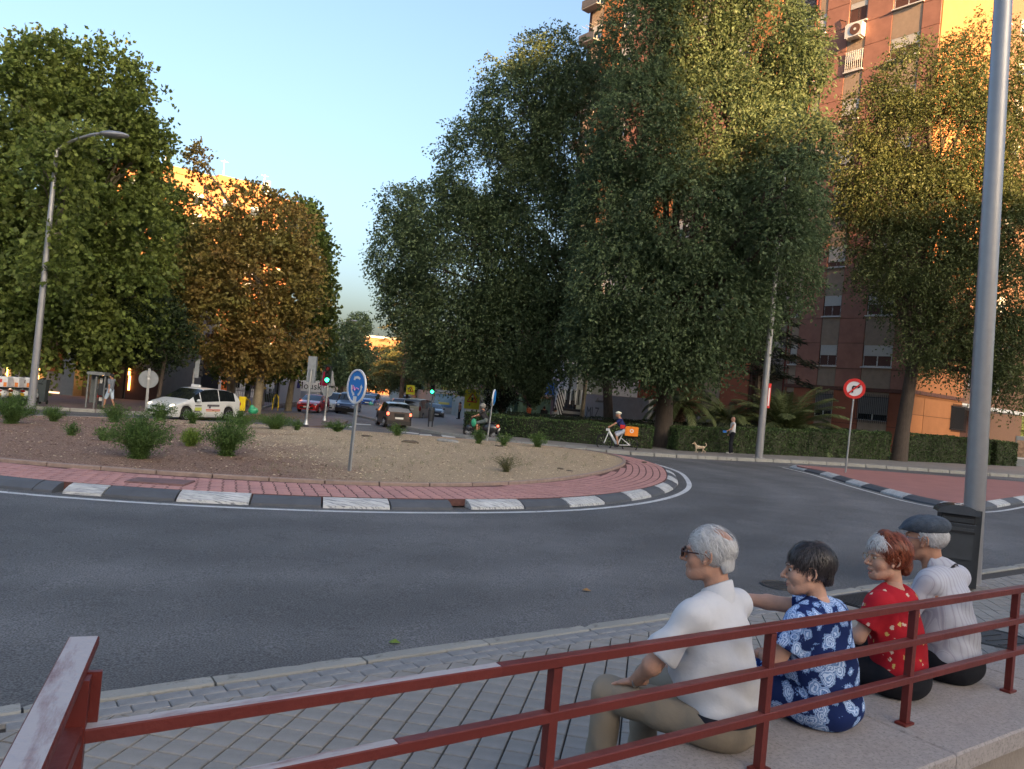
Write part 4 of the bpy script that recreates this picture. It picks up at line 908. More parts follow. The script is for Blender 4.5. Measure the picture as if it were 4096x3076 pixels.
# end face (lit by the low sun)
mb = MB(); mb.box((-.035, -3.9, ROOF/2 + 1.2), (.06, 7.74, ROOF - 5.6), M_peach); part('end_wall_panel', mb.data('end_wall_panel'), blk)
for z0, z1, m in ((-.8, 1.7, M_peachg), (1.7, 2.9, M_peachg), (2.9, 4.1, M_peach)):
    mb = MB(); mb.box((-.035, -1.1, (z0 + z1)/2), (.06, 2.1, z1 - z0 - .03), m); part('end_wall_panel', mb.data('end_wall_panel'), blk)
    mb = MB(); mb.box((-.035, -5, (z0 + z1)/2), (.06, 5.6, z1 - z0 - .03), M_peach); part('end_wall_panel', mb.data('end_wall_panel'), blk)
mb = MB(); mb.box((-.08, -3.9, 4.28), (.16, 7.9, .22), MATS['rust ledge']); part('string_course', mb.data('string_course'), blk)
g_ = part('window_grille', grille(2.3, 1.7), blk, (-.2, -7.2, 2.15), math.pi/2); mb = MB(); mb.box((-.03, -7.2, 3.0), (.1, 2.1, 1.6), M_dark); part('window', mb.data('window'), blk)
# set-back wing further right
mb = MB(); mb.box((9, -18.8, ROOF/2), (11, 22, ROOF), mat('dark ochre wing', (.17, .09, .055), var=.15)); part('side_wing', mb.data('side_wing'), blk)
for fl in range(10):
    for k in range(4):
        f, p, s, l = WM[(0, .5)]; o = part('window', f, blk, (3.44, -10.2 - k*4.2, Z1 + fl*ST), math.pi/2); part('pane', p, o, (.45, -.005, 0)); part('pane', p, o, (-.45, -.005, 0)); part('sill', l, o, (0, .02, 0)); part('shutter', s, o, (0, .04, 0))
mb = MB(); mb.box((2.2, -15.5, 4.0), (3.0, 14, .25), M_wwhite); part('canopy', mb.data('canopy'), blk)
mb = MB(); mb.box((3.42, -14.5, 1.6), (.1, 8, 3.6), mat('brown garage wall', (.09, .035, .025), var=.2)); mb.box((3.38, -9.6, 1.7), (.1, 1.6, 3.6), M_dark); mb.box((3.3, -11.2, 1.7), (.3, .5, 3.8), M_conc); part('garage_front', mb.data('garage_front'), blk)
# recessed lattice of perforated blocks
lt = MB(); M_lat = mat('pale perforated block', (.42, .36, .33), var=.12)
cs = .30
for i in range(8):
    for j in range(7):
        x, z = -1.2 + cs*(i + .5), cs*(j + .5)
        for a in range(4):
            dx, dz = ((0, .5), (.5, 0), (0, -.5), (-.5, 0))[a]; hor = a % 2 == 0
            lt.box((x + dx*cs*.62 + (.1*cs if a == 0 else -.1*cs if a == 2 else 0), 0, z + dz*cs*.62), (cs*.62 if hor else cs*.17, .09, cs*.17 if hor else cs*.62), M_lat)
        lt.box((x + cs*.5, 0, z), (cs*.16, .1, cs*.4), M_lat)
lt.box((0, 0, 2.5), (2.66, .2, .75), M_lat)
lt = lt.data('lattice_panel'); mbd = MB(); mbd.box((0, 0, 0), (2.6, .05, 2.1), M_dark); mbd = mbd.data('recess_back')
for fl in range(0, 11):
    part('lattice_panel', lt, blk, (9.65, -1.0, Z1 - .9 + fl*ST))
mb = MB(); mb.cyl((8.42, .06, 0), (8.42, .06, ROOF), .06, mat('red downpipe', (.16, .03, .02)), n=8); part('downpipe', mb.data('downpipe'), blk)
# long part seen through the trees: same column rhythm
for fl in range(0, 11):
    for k in range(5):
        x0 = 11.2 + k*4.1; zs = Z1 + fl*ST
        pan('wall_panel', x0, x0 + 2.4, zs - .15, zs + ST - .15, -.03, .07, M_redw if k % 2 else M_peach); pan('infill_panel', x0 + 2.45, x0 + 4.0, zs + WH, zs + ST - .1, -.03, .05, M_beige)
        f, p, s, l = WM[(1, .5)]; o = part('window', f, blk, (x0 + 3.2, -.04, zs)); part('pane', p, o, (.3, -.005, 0)); part('pane', p, o, (-.3, -.005, 0)); part('shutter', s, o, (0, .05, 0))
for k in range(5):
    x0 = 11.2 + k*4.1; pan('wall_panel', x0, x0 + 2.4, 1.6, Z1 - .2, -.03, .07, M_redg); pan('infill_panel', x0 + 2.45, x0 + 4.0, 1.6, Z1, -.03, .05, M_beige); pan('plinth_panel', x0, x0 + 4.1, -.8, 1.55, -.03, .09, M_conc)
mb = MB()
for fl in range(6, 11):
    z = Z1 + fl*ST; mb.box((31.2, .45, z - .3), (2.0, .9, .12), M_conc); mb.box((31.2, .9, z + .1), (2.0, .04, .7), mat('dark balcony front', (.10, .10, .11)))
    for k in range(4): mb.box((30.3 + k*.5, .6, z + 1.2), (.03, .8, .03), M_steel)
part('balcony', mb.data('balcony'), blk)
# air conditioner hung on the facade
def loc2w(x, y, z): return blk.matrix_world @ Vector((x, y, z))
bpy.context.view_layer.update()
q = Matrix.Rotation(AZ, 3, 'Z') @ Vector((5.3, .32, Z1 + 7*ST - 1.0 - .5)) + Vector((A0.x, A0.y, 0))
q.z = 27.4
ac = thing('air_conditioner', 'white air conditioner box hanging under an upper window of the red block', 'air conditioner', tuple(q), AZ)
mb = MB(); mb.cbox((0, 0, .45), (1.15, .5, .9), M_wwhite, b=.03); part('casing', mb.data('casing'), ac)
mb = MB(); mb.cyl((-.12, .24, .45), (-.12, .275, .45), .36, mat('fan grille', (.14, .07, .05), metal=.2), n=24); mb.cyl((-.12, .27, .45), (-.12, .285, .45), .09, M_wwhite, n=16); part('fan', mb.data('fan'), ac)
mb = MB()
for s_ in (-.4, .4): mb.box((s_, -.05, -.04), (.05, .6, .06), M_wwhite)
mb.tube([(.5, -.2, .5), (.75, -.2, .9), (.8, -.2, 1.4), (1.3, -.25, 1.7)], .03, M_dark, n=6); part('bracket', mb.data('bracket'), ac)
# ================================================================== shop row and stairs at the end of the red block
def wl(px, py, d): return DV(px, py, d)
def facing(t_from, t_to):
    d = t_to - t_from; return math.atan2(d.y, d.x)
def wallbox(name, label, cat, a, b, z0, z1, th, m, parts=(), group=None):
    """a,b world xy ends; local x along, outward = -y (towards the camera side)"""
    a = Vector((a[0], a[1], 0)); b = Vector((b[0], b[1], 0)); L_ = (b - a).length; t = thing(name, label, cat, (a.x, a.y, 0), math.atan2(b.y - a.y, b.x - a.x), group)
    mb = MB(); mb.box((L_/2, th/2, (z0 + z1)/2), (L_, th, z1 - z0), m); part('wall', mb.data('wall'), t); return t, L_
sd = 62; sA = DV(1188, 860, sd).xy; sB = DV(1217, 860, sd - 3.4).xy
shop, sl_ = wallbox('shop_building', 'narrow white shop building with a blue sign beyond the stairs', 'building', sA, sB, -1.5, 13, 6, mat('pale grey render', (.42, .41, .42), var=.1))
def bx(parent, name, c, d, m): mb = MB(); mb.box(c, d, m); return part(name, mb.data(name), parent)
Mbl = mat('blue sign', (.08, .22, .55)); bx(shop, 'shop_sign', (.35, -.35, 2.55), (1.5, .6, 1.0), Mbl); bx(shop, 'roller_door', (.75, -.05, .3), (1.25, .08, 3.2), mat('dark shutter', (.05, .04, .05)))
for i in range(2):
    for fl in range(3): bx(shop, 'window', (.7 + i*.9, -.03, 5.2 + fl*3.0), (.4, .08, 1.4), M_wglass)
bA = DV(1213, 860, 57.5).xy; bB = DV(1238, 860, 56.5).xy
bar_, bl = wallbox('bar_front', 'glazed bar front with a green tinted window band beside the striped stairs', 'shop', bA, bB, -1.5, 4.1, 4, mat('bar facade', (.18, .20, .19), var=.2))
for k in range(4): bx(bar_, 'door', (.25 + k*.42, -.04, .6), (.32, .06, 2.4), M_wglass)
bx(bar_, 'poster', (.5, -.05, 3.0), (.55, .05, 1.0), M_wwhite); bx(bar_, 'poster', (1.35, -.05, 3.0), (.55, .05, 1.0), M_wwhite); bx(bar_, 'awning', (1.0, -.5, 4.2), (2.3, 1.2, .12), M_wwhite); bx(bar_, 'post', (bl, -.4, 1.8), (.14, .14, 4.6), M_dark)
# stairs with striped sides
st0 = DV(1238, 880, 53).xy; stt = thing('staircase', 'outdoor stairs with black and white striped side rails', 'stairs', (st0.x - .2, st0.y, gz(*st0) + .1), math.radians(-12))
for k in range(8):
    mb = MB(); mb.cbox((0, .3*k, .18*k + .09), (1.5, .34, .18), M_dark if k % 2 else M_conc, b=.01); part('step', mb.data('step'), stt)
for s_ in (-1, 1):
    for k in range(13):
        z = .25*k*.72; mb = MB(); mb.box((s_*.92, -.1 + .18*k, .55 + z*.9), (.07, .07, 1.3), M_wwhite if k % 2 == 0 else M_dark, R=Matrix.Rotation(s_*.35, 3, 'Y')); part('baluster', mb.data('baluster'), stt)
for k in range(9): bx(stt, 'baluster', (-.8 + .2*k, 2.6, 2.3), (.08, .05, 1.1), M_wwhite if k % 2 == 0 else M_dark)
gA = DV(1257, 870, 51.5).xy; gB = DV(1400, 885, 43.5).xy
gw, gl = wallbox('graffiti_wall', 'low grey wall with faded graffiti right of the striped stairs', 'wall', gA, gB, -1.2, 2.35, .3, mat('grey painted wall', (.27, .27, .265), var=.12, vscale=2))
Mgr = mat('dark spray paint', (.07, .07, .07))
part('graffiti', text_mesh('graffiti', 'MLZ', .95, Mgr, .002), gw, (1.7, -.01, 1.15)).rotation_euler = (math.pi/2, 0, 0)
mb = MB(); mb.tube([(2.0 + i*.09, -.01, 1.92 + (.07 if i % 2 else -.06)) for i in range(22)], .014, Mgr, n=4); part('graffiti', mb.data('graffiti'), gw)
# pink building and yard behind the trees
pA = DV(1096, 830, 70).xy; pB = DV(1195, 830, 66).xy
pk, pl = wallbox('pink_building', 'plain salmon rendered wall behind the ivy clad trunk', 'building', pA, pB, -1.5, 9, 5, mat('salmon render', (.44, .27, .20), var=.1))
yA = DV(1100, 870, 56).xy; yB = DV(1190, 870, 56).xy
yw, yl = wallbox('green_yard_wall', 'low green wall with a railing and shrubs on top behind the hedge', 'wall', yA, yB, -1.2, 1.75, .3, mat('green paint wall', (.085, .15, .11), var=.2))
bx(yw, 'coping', (yl/2, .1, 1.8), (yl, .5, .12), mat('rust coping', (.2, .11, .07)))
for k in range(int(yl/.22)): bx(yw, 'railing_bar', (.1 + k*.22, .1, 2.4), (.03, .03, 1.2), M_dpole)
bx(yw, 'gate_pillar', (.9, -.05, 1.6), (.5, .5, 4.0), MATS['green paint wall'])
q = DV(1070, 880, 54); gt = thing('painted_kiosk', 'small dark green hut with pale line graffiti behind the hedge', 'hut', (q.x, q.y, gz(q.x, q.y)))
mb = MB(); mb.box((0, 0, 1.25), (2.6, 2, 3.0), MATS['green paint wall']); part('wall', mb.data('wall'), gt)
o = part('graffiti', text_mesh('graffiti', 'oTYn', 1.1, mat('pale blue paint', (.35, .5, .5)), .003), gt, (0, -1.02, 1.2)); o.rotation_euler = (math.pi/2, 0, 0)
kA = DV(966, 830, 84).xy; kB = DV(1100, 830, 76).xy
kb, kl = wallbox('brick_building', 'salmon brick building with dark windows above the yellow signs', 'building', kA, kB, -2, 8.2, 6, mat('salmon brick', (.46, .27, .20), var=.1, vscale=3))
for i in range(7):
    for fl in range(2): bx(kb, 'window', (1.5 + i*2.3, -.03, 2.6 + fl*3.1), (1.0, .1, 1.7), M_wglass)
bx(kb, 'roof', (kl/2, 3, 8.3), (kl + .4, 6.6, .25), M_conc)
# grey retaining wall and green hoarding up the street
hA = DV(1010, 868, 62).xy; hB = DV(845, 826, 160).xy
hw, hl = wallbox('street_wall', 'long pale grey wall running up the street on the right', 'wall', hB, hA, -6, 1.2, .3, mat('grey street wall', (.27, .30, .29), var=.15, vscale=.6))
gh = MATS.get('hoard') or mat('green hoarding sheet', (.06, .13, .085), var=.15)
hd = thing('hoarding', 'green sheet metal hoarding above the grey street wall', 'hoarding', (hB.x, hB.y, 0), math.atan2(hA.y - hB.y, hA.x - hB.x))
for k in range(int(hl/6) - 3):
    bx(hd, 'sheet', (3 + k*6, .5, .2 + (k % 3)*.35), (5.7, .08, 4.6), gh); bx(hd, 'post', (k*6, .42, .6), (.12, .12, 5), M_dpole)
# far sunlit building at the end of the street
fA = DV(779, 760, 260).xy; fB = DV(862, 760, 262).xy
fb, fl_ = wallbox('far_building', 'low sunlit orange building closing the far street', 'building', fA, fB, -6, 16, 12, mat('orange far brick', (.24, .11, .05), var=.15))
for i in range(9):
    for fl in range(4): bx(fb, 'window', (2 + i*3, -.05, 1.5 + fl*3.6), (1.3, .1, 1.7), M_wglass)
bx(fb, 'roof', (fl_/2, 6, 16.3), (fl_ + 1, 13, .6), M_wwhite)
# ================================================================== LEFT, tall building catching the sun
F0 = Vector((-76, 96)); F1 = Vector((-38, 127))
F0 = Vector((-55, 113)) + (Vector((-55, 113)) - F1).normalized()*5
tb, tl_ = wallbox('tall_building', 'tall orange building lit by low sun behind the plane trees', 'building', F0, F1, -5, 30, 14, mat('orange brick facade', (.40, .16, .065), var=.12, vscale=.6))
wm = MB(); wm.box((0, 0, .8), (1.5, .1, 1.5), M_wglass); wm.box((0, -.05, 1.4), (1.5, .06, .5), M_shutter); wm.box((0, -.06, 0), (1.7, .12, .1), M_wwhite); wm = wm.data('window')
for fl in range(9):
    for i in range(int(tl_/4.4)): part('window', wm, tb, (2.4 + i*4.4, -.04, 1.6 + fl*3.05))
bx(tb, 'parapet', (tl_/2 - 4, 7, 30.4), (tl_ - 8, 14.3, .9), M_peach); bx(tb, 'roof_block', (tl_ - 9, 6, 30.9), (7, 8, 1.8), MATS['orange brick facade'])
for x, h in ((tl_ - 11.2, 3.2), (tl_ - 4.5, 2.6), (tl_ - 20, 3)): mb = MB(); mb.cyl((x, 4, 30), (x, 4, 31.5 + h), .06, M_steel, n=6); mb.box((x, 4, 31.3 + h), (1.2, .05, .05), M_steel); part('antenna', mb.data('antenna'), tb)
mb = MB(); mb.cyl((tl_ - 3.4, 5, 30), (tl_ - 3.4, 5, 33.4), .35, M_wwhite, n=10); part('flue', mb.data('flue'), tb)
# ---- restaurant on the left
rA = DV(-60, 850, 49.5).xy; rB = DV(345, 850, 49.5).xy
rs, rl = wallbox('restaurant', 'grey fronted restaurant with dark windows and amber light strips', 'building', rA, rB, -1.6, 6.4, 8, mat('restaurant grey wall', (.20, .185, .165), var=.12, vscale=1.5, bump=.1))
def rx(px): return (DV(px, 850, 49.5).xy - rA).length
zb = 2 - 2.9
for x0, x1 in ((rx(38), rx(64)), (rx(95), rx(135)), (rx(2), rx(28))):
    bx(rs, 'window', ((x0 + x1)/2, -.04, 1.35), (x1 - x0, .12, 1.5), mat('amber lit interior', (.035, .012, .006), emit=(.9, .25, .05), estr=.02)); bx(rs, 'stone_panel', ((x0 + x1)/2, -.04, -.05), (x1 - x0, .1, 1.1), mat('stone panel', (.23, .22, .21), var=.15)); bx(rs, 'light_strip', ((x0 + x1)/2, -.12, -.75), (x1 - x0 - .1, .06, .10), mat('pale strip', (.55, .42, .3), emit=(1, .6, .35), estr=.5))
for px in (0, 33, 92): x = rx(px*1.0 - 1 if px else 31); 
for px in (15, 83): bx(rs, 'lamp_tube', (rx(px), -.2, .85), (.06, .06, 2.7), M_lamp_warm)
for px, z, h in ((200, 1.3, .8), (224, 1.6, .7), (225, .6, 1.4), (279, 1.1, .6), (281, .3, .9)): mb = MB(); mb.cyl((rx(px), -.25, z - h/2), (rx(px), -.25, z + h/2), .055, M_lamp_warm, n=10); part('lamp_tube', mb.data('lamp_tube'), rs)
bx(rs, 'entrance_pillar', (rx(162), -.5, .9), (rx(176) - rx(148), 1.0, 5.0), mat('light stone pillar', (.24, .235, .22), var=.1)); bx(rs, 'door', (rx(245), -.05, .2), (1.3, .1, 2.7), mat('brown door', (.06, .035, .022))); bx(rs, 'entrance_pillar', (rx(236), -.2, .2), (.5, .4, 3.6), MATS['light stone pillar'])
bx(rs, 'brown_cladding', (rx(310), -.1, .2), (rx(342) - rx(268), .2, 2.2), mat('brown cladding', (.07, .030, .024))); bx(rs, 'canopy', (rl/2, -.8, 2.7), (rl, 1.6, .3), M_dark)
bx(rs, 'blue_banner', (rx(135), -.2, 5.6), (3.6, .1, 1.4), mat('blue banner', (.03, .08, .45)))
# big dark blocks hidden by foliage further left
zA = DV(-140, 700, 60).xy; zB = DV(60, 700, 64).xy
zz, zl = wallbox('side_building', 'dim beige building glimpsed behind the leftmost plane tree', 'building', zA, zB, -2, 11.5, 8, M_beige)
for i in range(5):
    for fl in range(3): bx(zz, 'window', (1.5 + i*3.1, -.04, 3 + fl*3), (1.3, .1, 1.5), M_wglass)
# dark hall between restaurant and terrace
dA_ = DV(345, 850, 52).xy; dB_ = DV(470, 850, 58).xy
dk, dl = wallbox('dark_gate_building', 'dark closed building front behind the taxi', 'building', dA_, dB_, -2, 4.2, 5, mat('dark brown front', (.06, .035, .03), var=.2))
bx(dk, 'shutter_panel', (dl*.3, -.05, .5), (dl*.45, .1, 2.2), MATS['brown cladding']); bx(dk, 'shutter_panel', (dl*.8, -.05, .5), (dl*.35, .1, 2.6), M_dark)
# ---- unseen blocks added behind the camera, sized to throw the junction into shade
SV = Vector((.507, -.862)); PV = Vector((.862, .507))
for s0_, s1_, H_, lab in ((-130, 23.5, 61, 'unseen long brick block added behind the viewer to shade the junction'), (23.5, 30.0, 51.5, 'unseen lower brick block behind the viewer, sized to let sun reach the big elm top'), (30.0, 110, 51.5, 'unseen right end brick block behind the viewer, sized to let sun reach the red block')):
    a = SV*130 + PV*s0_; b = SV*130 + PV*s1_
    ob, ol = wallbox('rear_shade_block', lab, 'building', b, a, -2, H_, 12, mat('shade block brick', (.30, .20, .15), var=.12)); 
    for i in range(int(ol/4)):
        for fl in range(int(H_/3) - 1): part('window', wm, ob, (2 + i*4, -.05, 2 + fl*3))
    bx(ob, 'roof', (ol/2, 6, H_ + .1), (ol, 12.2, .2), M_conc)
# ================================================================== PEOPLE
def surfnet(f, lo, hi, h):
    lo = np.array(lo, float); hi = np.array(hi, float); n = np.ceil((hi - lo)/h).astype(int) + 1
    ax = [lo[i] + h*np.arange(n[i]) for i in range(3)]; X, Y, Z = np.meshgrid(*ax, indexing='ij')
    P = np.stack([X.ravel(), Y.ravel(), Z.ravel()], 1).astype(np.float32); Dv = f(P).reshape(n).astype(np.float64)
    ins = Dv < 0; c = [ins[i:n[0] - 1 + i, j:n[1] - 1 + j, k:n[2] - 1 + k] for i in (0, 1) for j in (0, 1) for k in (0, 1)]
    s = sum(a.astype(np.int8) for a in c); act = (s > 0) & (s < 8); idx = np.argwhere(act); ID = -np.ones(act.shape, int); ID[act] = np.arange(len(idx))
    acc = np.zeros((len(idx), 3)); cnt = np.zeros(len(idx)); co = np.array([(i, j, k) for i in (0, 1) for j in (0, 1) for k in (0, 1)])
    for a in range(8):
        for b in range(a + 1, 8):
            if np.abs(co[a] - co[b]).sum() != 1: continue
            ia, ib = idx + co[a], idx + co[b]; da, db = Dv[ia[:, 0], ia[:, 1], ia[:, 2]], Dv[ib[:, 0], ib[:, 1], ib[:, 2]]; cr = (da < 0) != (db < 0)
            t = np.where(cr, da/(da - db + 1e-12), 0)[:, None]; acc += np.where(cr[:, None], ia + (ib - ia)*t, 0); cnt += cr
    Vt = lo + h*acc/cnt[:, None]; Q = []
    for axn in range(3):
        o = [a for a in range(3) if a != axn]; sl0 = [slice(None)]*3; sl1 = [slice(None)]*3; sl0[axn] = slice(0, -1); sl1[axn] = slice(1, None)
        ch = ins[tuple(sl0)] != ins[tuple(sl1)]; e = np.argwhere(ch); e = e[(e[:, o[0]] > 0) & (e[:, o[1]] > 0) & (e[:, o[0]] < n[o[0]] - 1) & (e[:, o[1]] < n[o[1]] - 1)]
        u_, v_ = np.zeros(3, int), np.zeros(3, int); u_[o[0]] = 1; v_[o[1]] = 1
        q = np.stack([ID[tuple((e - u_ - v_).T)], ID[tuple((e - v_).T)], ID[tuple(e.T)], ID[tuple((e - u_).T)]], 1)
        fl = ins[tuple(e.T)]; fl = fl if axn != 1 else ~fl; q[~fl] = q[~fl][:, ::-1]; Q.append(q)
    Q = np.concatenate(Q); Q = Q[(Q >= 0).all(1)]; return Vt, Q
def smin(a, b, k):
    if k <= 0: return np.minimum(a, b)
    h_ = np.clip(.5 + .5*(b - a)/k, 0, 1); return b + (a - b)*h_ - k*h_*(1 - h_)
def ell(c, r, R=None):
    c = np.array(c, np.float32); r = np.array(r, np.float32); R = None if R is None else np.array(R, np.float32)
    def f(P):
        q = P - c
        if R is not None: q = q @ R
        k0 = np.linalg.norm(q/r, axis=1); k1 = np.linalg.norm(q/(r*r), axis=1); return k0*(k0 - 1)/np.maximum(k1, 1e-6)
    return f
def cap(a, b, ra, rb=None):
    rb = ra if rb is None else rb; a = np.array(a, np.float32); b = np.array(b, np.float32); ba = b - a; l2 = float(ba @ ba) + 1e-9
    def f(P):
        q = P - a; h_ = np.clip((q @ ba)/l2, 0, 1); return np.linalg.norm(q - h_[:, None]*ba, axis=1) - (ra + (rb - ra)*h_)
    return f
def plane(nv, d):  # keeps n.p < d
    nv = np.array(nv, np.float32); nv = nv/np.linalg.norm(nv); return lambda P: P @ nv - d
def field(ops, k=.02):
    def f(P):
        d = None
        for o in ops:
            kind, fn, kk = (o[0], o[1], o[2] if len(o) > 2 else k)
            v = fn(P)
            if d is None: d = v
            elif kind == 'u': d = smin(d, v, kk)
            elif kind == 's': d = -smin(-d, v, kk)
            elif kind == 'i': d = -smin(-d, -v, kk)
        return d
    return f
def rotz(a): c, s = math.cos(a), math.sin(a); return np.array([[c, -s, 0], [s, c, 0], [0, 0, 1]])
def rotx(a): c, s = math.cos(a), math.sin(a); return np.array([[1, 0, 0], [0, c, -s], [0, s, c]])
def blob(ops, lo, hi, h, T=None, k=.02, off=None):
    Vt, Q = surfnet(field(ops, k), lo, hi, h)
    if T is not None: Vt = Vt @ T[0].T + T[1]
    return Vt, Q
def joinm(name, L_, m, smooth=True):
    o = 0; Vs = []; Qs = []
    for Vt, Q in L_: Vs.append(Vt); Qs.append(Q + o); o += len(Vt)
    me = fast_mesh(name, np.concatenate(Vs), np.concatenate(Qs), m)
    me.polygons.foreach_set('use_smooth', [True]*len(me.polygons)); me.update(); return me
def skinm(n, c):
    m = mat(n, c, rough=.55, var=.13, vscale=16, bump=.12, bscale=90, spec=.35); b = m.node_tree.nodes['Principled BSDF']
    b.inputs['Subsurface Weight'].default_value = .12; b.inputs['Subsurface Radius'].default_value = (.012, .005, .003); b.inputs['Subsurface Scale'].default_value = .5
    return m
def cloth(n, c, **kw): return mat(n, c, rough=.88, var=.07, vscale=4, bump=.5, bscale=9, spec=.2, **kw)
# ---- head ------------------------------------------------------------------
def head_ops(male=True, mouth=0.0, nose=1.0, jaw=1.0, fat=0.0):
    o = [('u', ell((0, -.022, .035), (.076, .098, .086))), ('u', ell((0, .030, -.025), (.061 + fat, .062, .088)), .03), ('u', ell((0, .040, -.082), (.046*jaw + fat, .046, .036)), .02),
         ('u', cap((-.040, .0, -.072), (-.022, .060, -.098), .022*jaw), .02), ('u', cap((.040, .0, -.072), (.022, .060, -.098), .022*jaw), .02),
         ('u', cap((0, .074, -.104), (0, .078, -.098), .018*jaw), .015), ('u', ell((-.040, .056, -.030), (.024, .024, .024)), .02), ('u', ell((.040, .056, -.030), (.024, .024, .024)), .02),
         ('s', ell((-.033, .102, .006), (.020, .017, .013)), .012), ('s', ell((.033, .102, .006), (.020, .017, .013)), .012),
         ('u', cap((-.045, .074, .026), (-.014, .088, .024), .0085), .010), ('u', cap((.045, .074, .026), (.014, .088, .024), .0085), .010),
         ('u', cap((0, .082, .020), (0, .110*nose, -.026), .0075, .011), .008), ('u', ell((0, .107*nose, -.031), (.0115, .013, .0105)), .006),
         ('u', ell((-.012, .096, -.034), (.0085, .011, .008)), .004), ('u', ell((.012, .096, -.034), (.0085, .011, .008)), .004),
         ('s', ell((-.007, .101, -.043), (.0035, .006, .004)), .002), ('s', ell((.007, .101, -.043), (.0035, .006, .004)), .002),
         ('u', ell((0, .085, -.060), (.024, .014, .010)), .008), ('u', cap((-.015, .091, -.0635), (.015, .091, -.0635), .0050), .004), ('u', cap((-.013, .089, -.0765 - mouth), (.013, .089, -.0765 - mouth), .0060), .004)]
    if mouth: o.append(('s', ell((0, .094, -.070 - mouth*.5), (.019, .022, .004 + mouth*.6)), .003))
    else: o.append(('s', cap((-.021, .096, -.0700), (.021, .096, -.0700), .0028), .003))
    o += [('s', cap((-.018*1.9, .088, -.045), (-.042, .070, -.075), .0035), .008), ('s', cap((.018*1.9, .088, -.045), (.042, .070, -.075), .0035), .008)]
    for s in (-1, 1):
        pts = []
        for i in range(9):
            t = math.radians(-75 + i*33); pts.append((s*(.082 + .010*max(0, -math.sin(t - 1.2) + .2)), -.012 - .017*math.cos(t) * -1*-1 - .004, .0 + .029*math.sin(t)))
        for a, b in zip(pts[:-1], pts[1:]): o.append(('u', cap(a, b, .0048), .003))
        o.append(('u', ell((s*.077, -.010, -.002), (.006, .016, .027)), .004)); o.append(('u', ell((s*.081, .000, -.030), (.006, .009, .012)), .006)); o.append(('s', ell((s*.086, -.004, -.004), (.006, .008, .013)), .003))
    o += [('u', cap((0, -.032, -.05), (0, -.055, -.20), .052 if male else .044, .058 if male else .048), .025)]
    return o
def strands(T, n, ok, flow, ln, wd, m, seed, off=(.004, .012), E=((0, -.022, .035), (.076, .098, .086)), name='hair_strands', droop=0.0, parent=None):
    r = np.random.default_rng(seed); c = np.array(E[0]); R_ = np.array(E[1]); Vs = []; Qs = []; k = 0; tries = 0
    while k < n and tries < n*12:
        tries += 1; d = r.normal(size=3); d /= np.linalg.norm(d); p = c + d*R_
        if not ok(p): continue
        L_ = ln*(.6 + .7*r.random()); o0 = off[0] + (off[1] - off[0])*r.random(); row = []; seg = 5; q = p.copy(); w = wd*(.6 + .8*r.random()); jit = r.normal(size=3)*.25
        for i in range(seg + 1):
            nrm = (q - c)/R_**2; nrm /= np.linalg.norm(nrm); fl = np.array(flow(q), float) + jit; fl -= nrm*(fl @ nrm); fl /= max(1e-6, np.linalg.norm(fl)); sd = np.cross(fl, nrm)
            lift = o0 + (.004*math.sin(i/seg*math.pi)); pp = q + nrm*lift; ww = w*(1 - .75*i/seg); row += [pp - sd*ww, pp + sd*ww]
            q = q + fl*L_/seg; dd = (q - c)/R_; q = c + dd/np.linalg.norm(dd)*R_; q[2] -= droop*L_/seg*i
        Vs.append(np.array(row)); Qs.append(np.array([(2*i, 2*i + 1, 2*i + 3, 2*i + 2) for i in range(seg)]) + k*12); k += 1
    Vt = np.concatenate(Vs) @ T[0].T + T[1]; me = fast_mesh(name, Vt, np.concatenate(Qs), m); me.polygons.foreach_set('use_smooth', [True]*len(me.polygons)); return me
def hand_ops(w, d, nrm, curl=.35, s=1.0, thumb=1, spread=.02):
    """w wrist, d direction, nrm back of the hand"""
    w = np.array(w, float); d = np.array(d, float); d /= np.linalg.norm(d); nrm = np.array(nrm, float); nrm -= d*(nrm @ d); nrm /= np.linalg.norm(nrm); sd = np.cross(d, nrm)
    R = np.stack([sd, d, nrm], 1); o = [('u', cap(w - d*.05, w + d*.01, .024*s, .022*s)), ('u', ell(w + d*.050*s, (.040*s, .050*s, .015*s), R), .015)]
    for i, l in enumerate((.92, 1.05, 1.0, .78)):
        a = w + d*.088*s + sd*(.028 - .0185*i)*s; dr = d + sd*spread*(1.5 - i); up_ = nrm; rr_ = .0088*s
        for j, sg in enumerate((.040, .026, .020)):
            t = curl*(j + .6); dd = dr*math.cos(t) - up_*math.sin(t); dd /= np.linalg.norm(dd); b = a + dd*sg*l*s; o.append(('u', cap(a, b, rr_, rr_*.92), .004)); a = b; rr_ *= .93
    a = w + d*.025*s + sd*.028*s*thumb; dd = d*.6 + sd*.75*thumb - nrm*.25; dd /= np.linalg.norm(dd); b = a + dd*.036*s; o.append(('u', cap(a, b, .012*s, .010*s), .008)); dd2 = d*.95 + sd*.25*thumb - nrm*.2; dd2 /= np.linalg.norm(dd2); o.append(('u', cap(b, b + dd2*.03*s, .0098*s, .0085*s), .004))
    return o
def bounds(ops_pts, pad): a = np.array(ops_pts); return a.min(0) - pad, a.max(0) + pad
def eyes(t, T, m_iris):
    mb = MB()
    for s in (-1, 1):
        c = T[0] @ np.array((s*.0315, .0745, .006)) + T[1]; mb.ball(c, .0120, mat('eye white', (.36, .32, .30), rough=.2), n=12, rings=8)
        c2 = T[0] @ np.array((s*.0335, .0838, .0055)) + T[1]; mb.ball(c2, .0066, m_iris, n=8, rings=6)
    return part('eyes', mb.data('eyes', 'all'), t)
M_iris = mat('dark iris', (.02, .013, .01), rough=.2)
M_brow = mat('brow hair', (.06, .05, .045), rough=.8)
def worldpt(u, n, z): p = UN(u, n); return Vector((p.x, p.y, z))
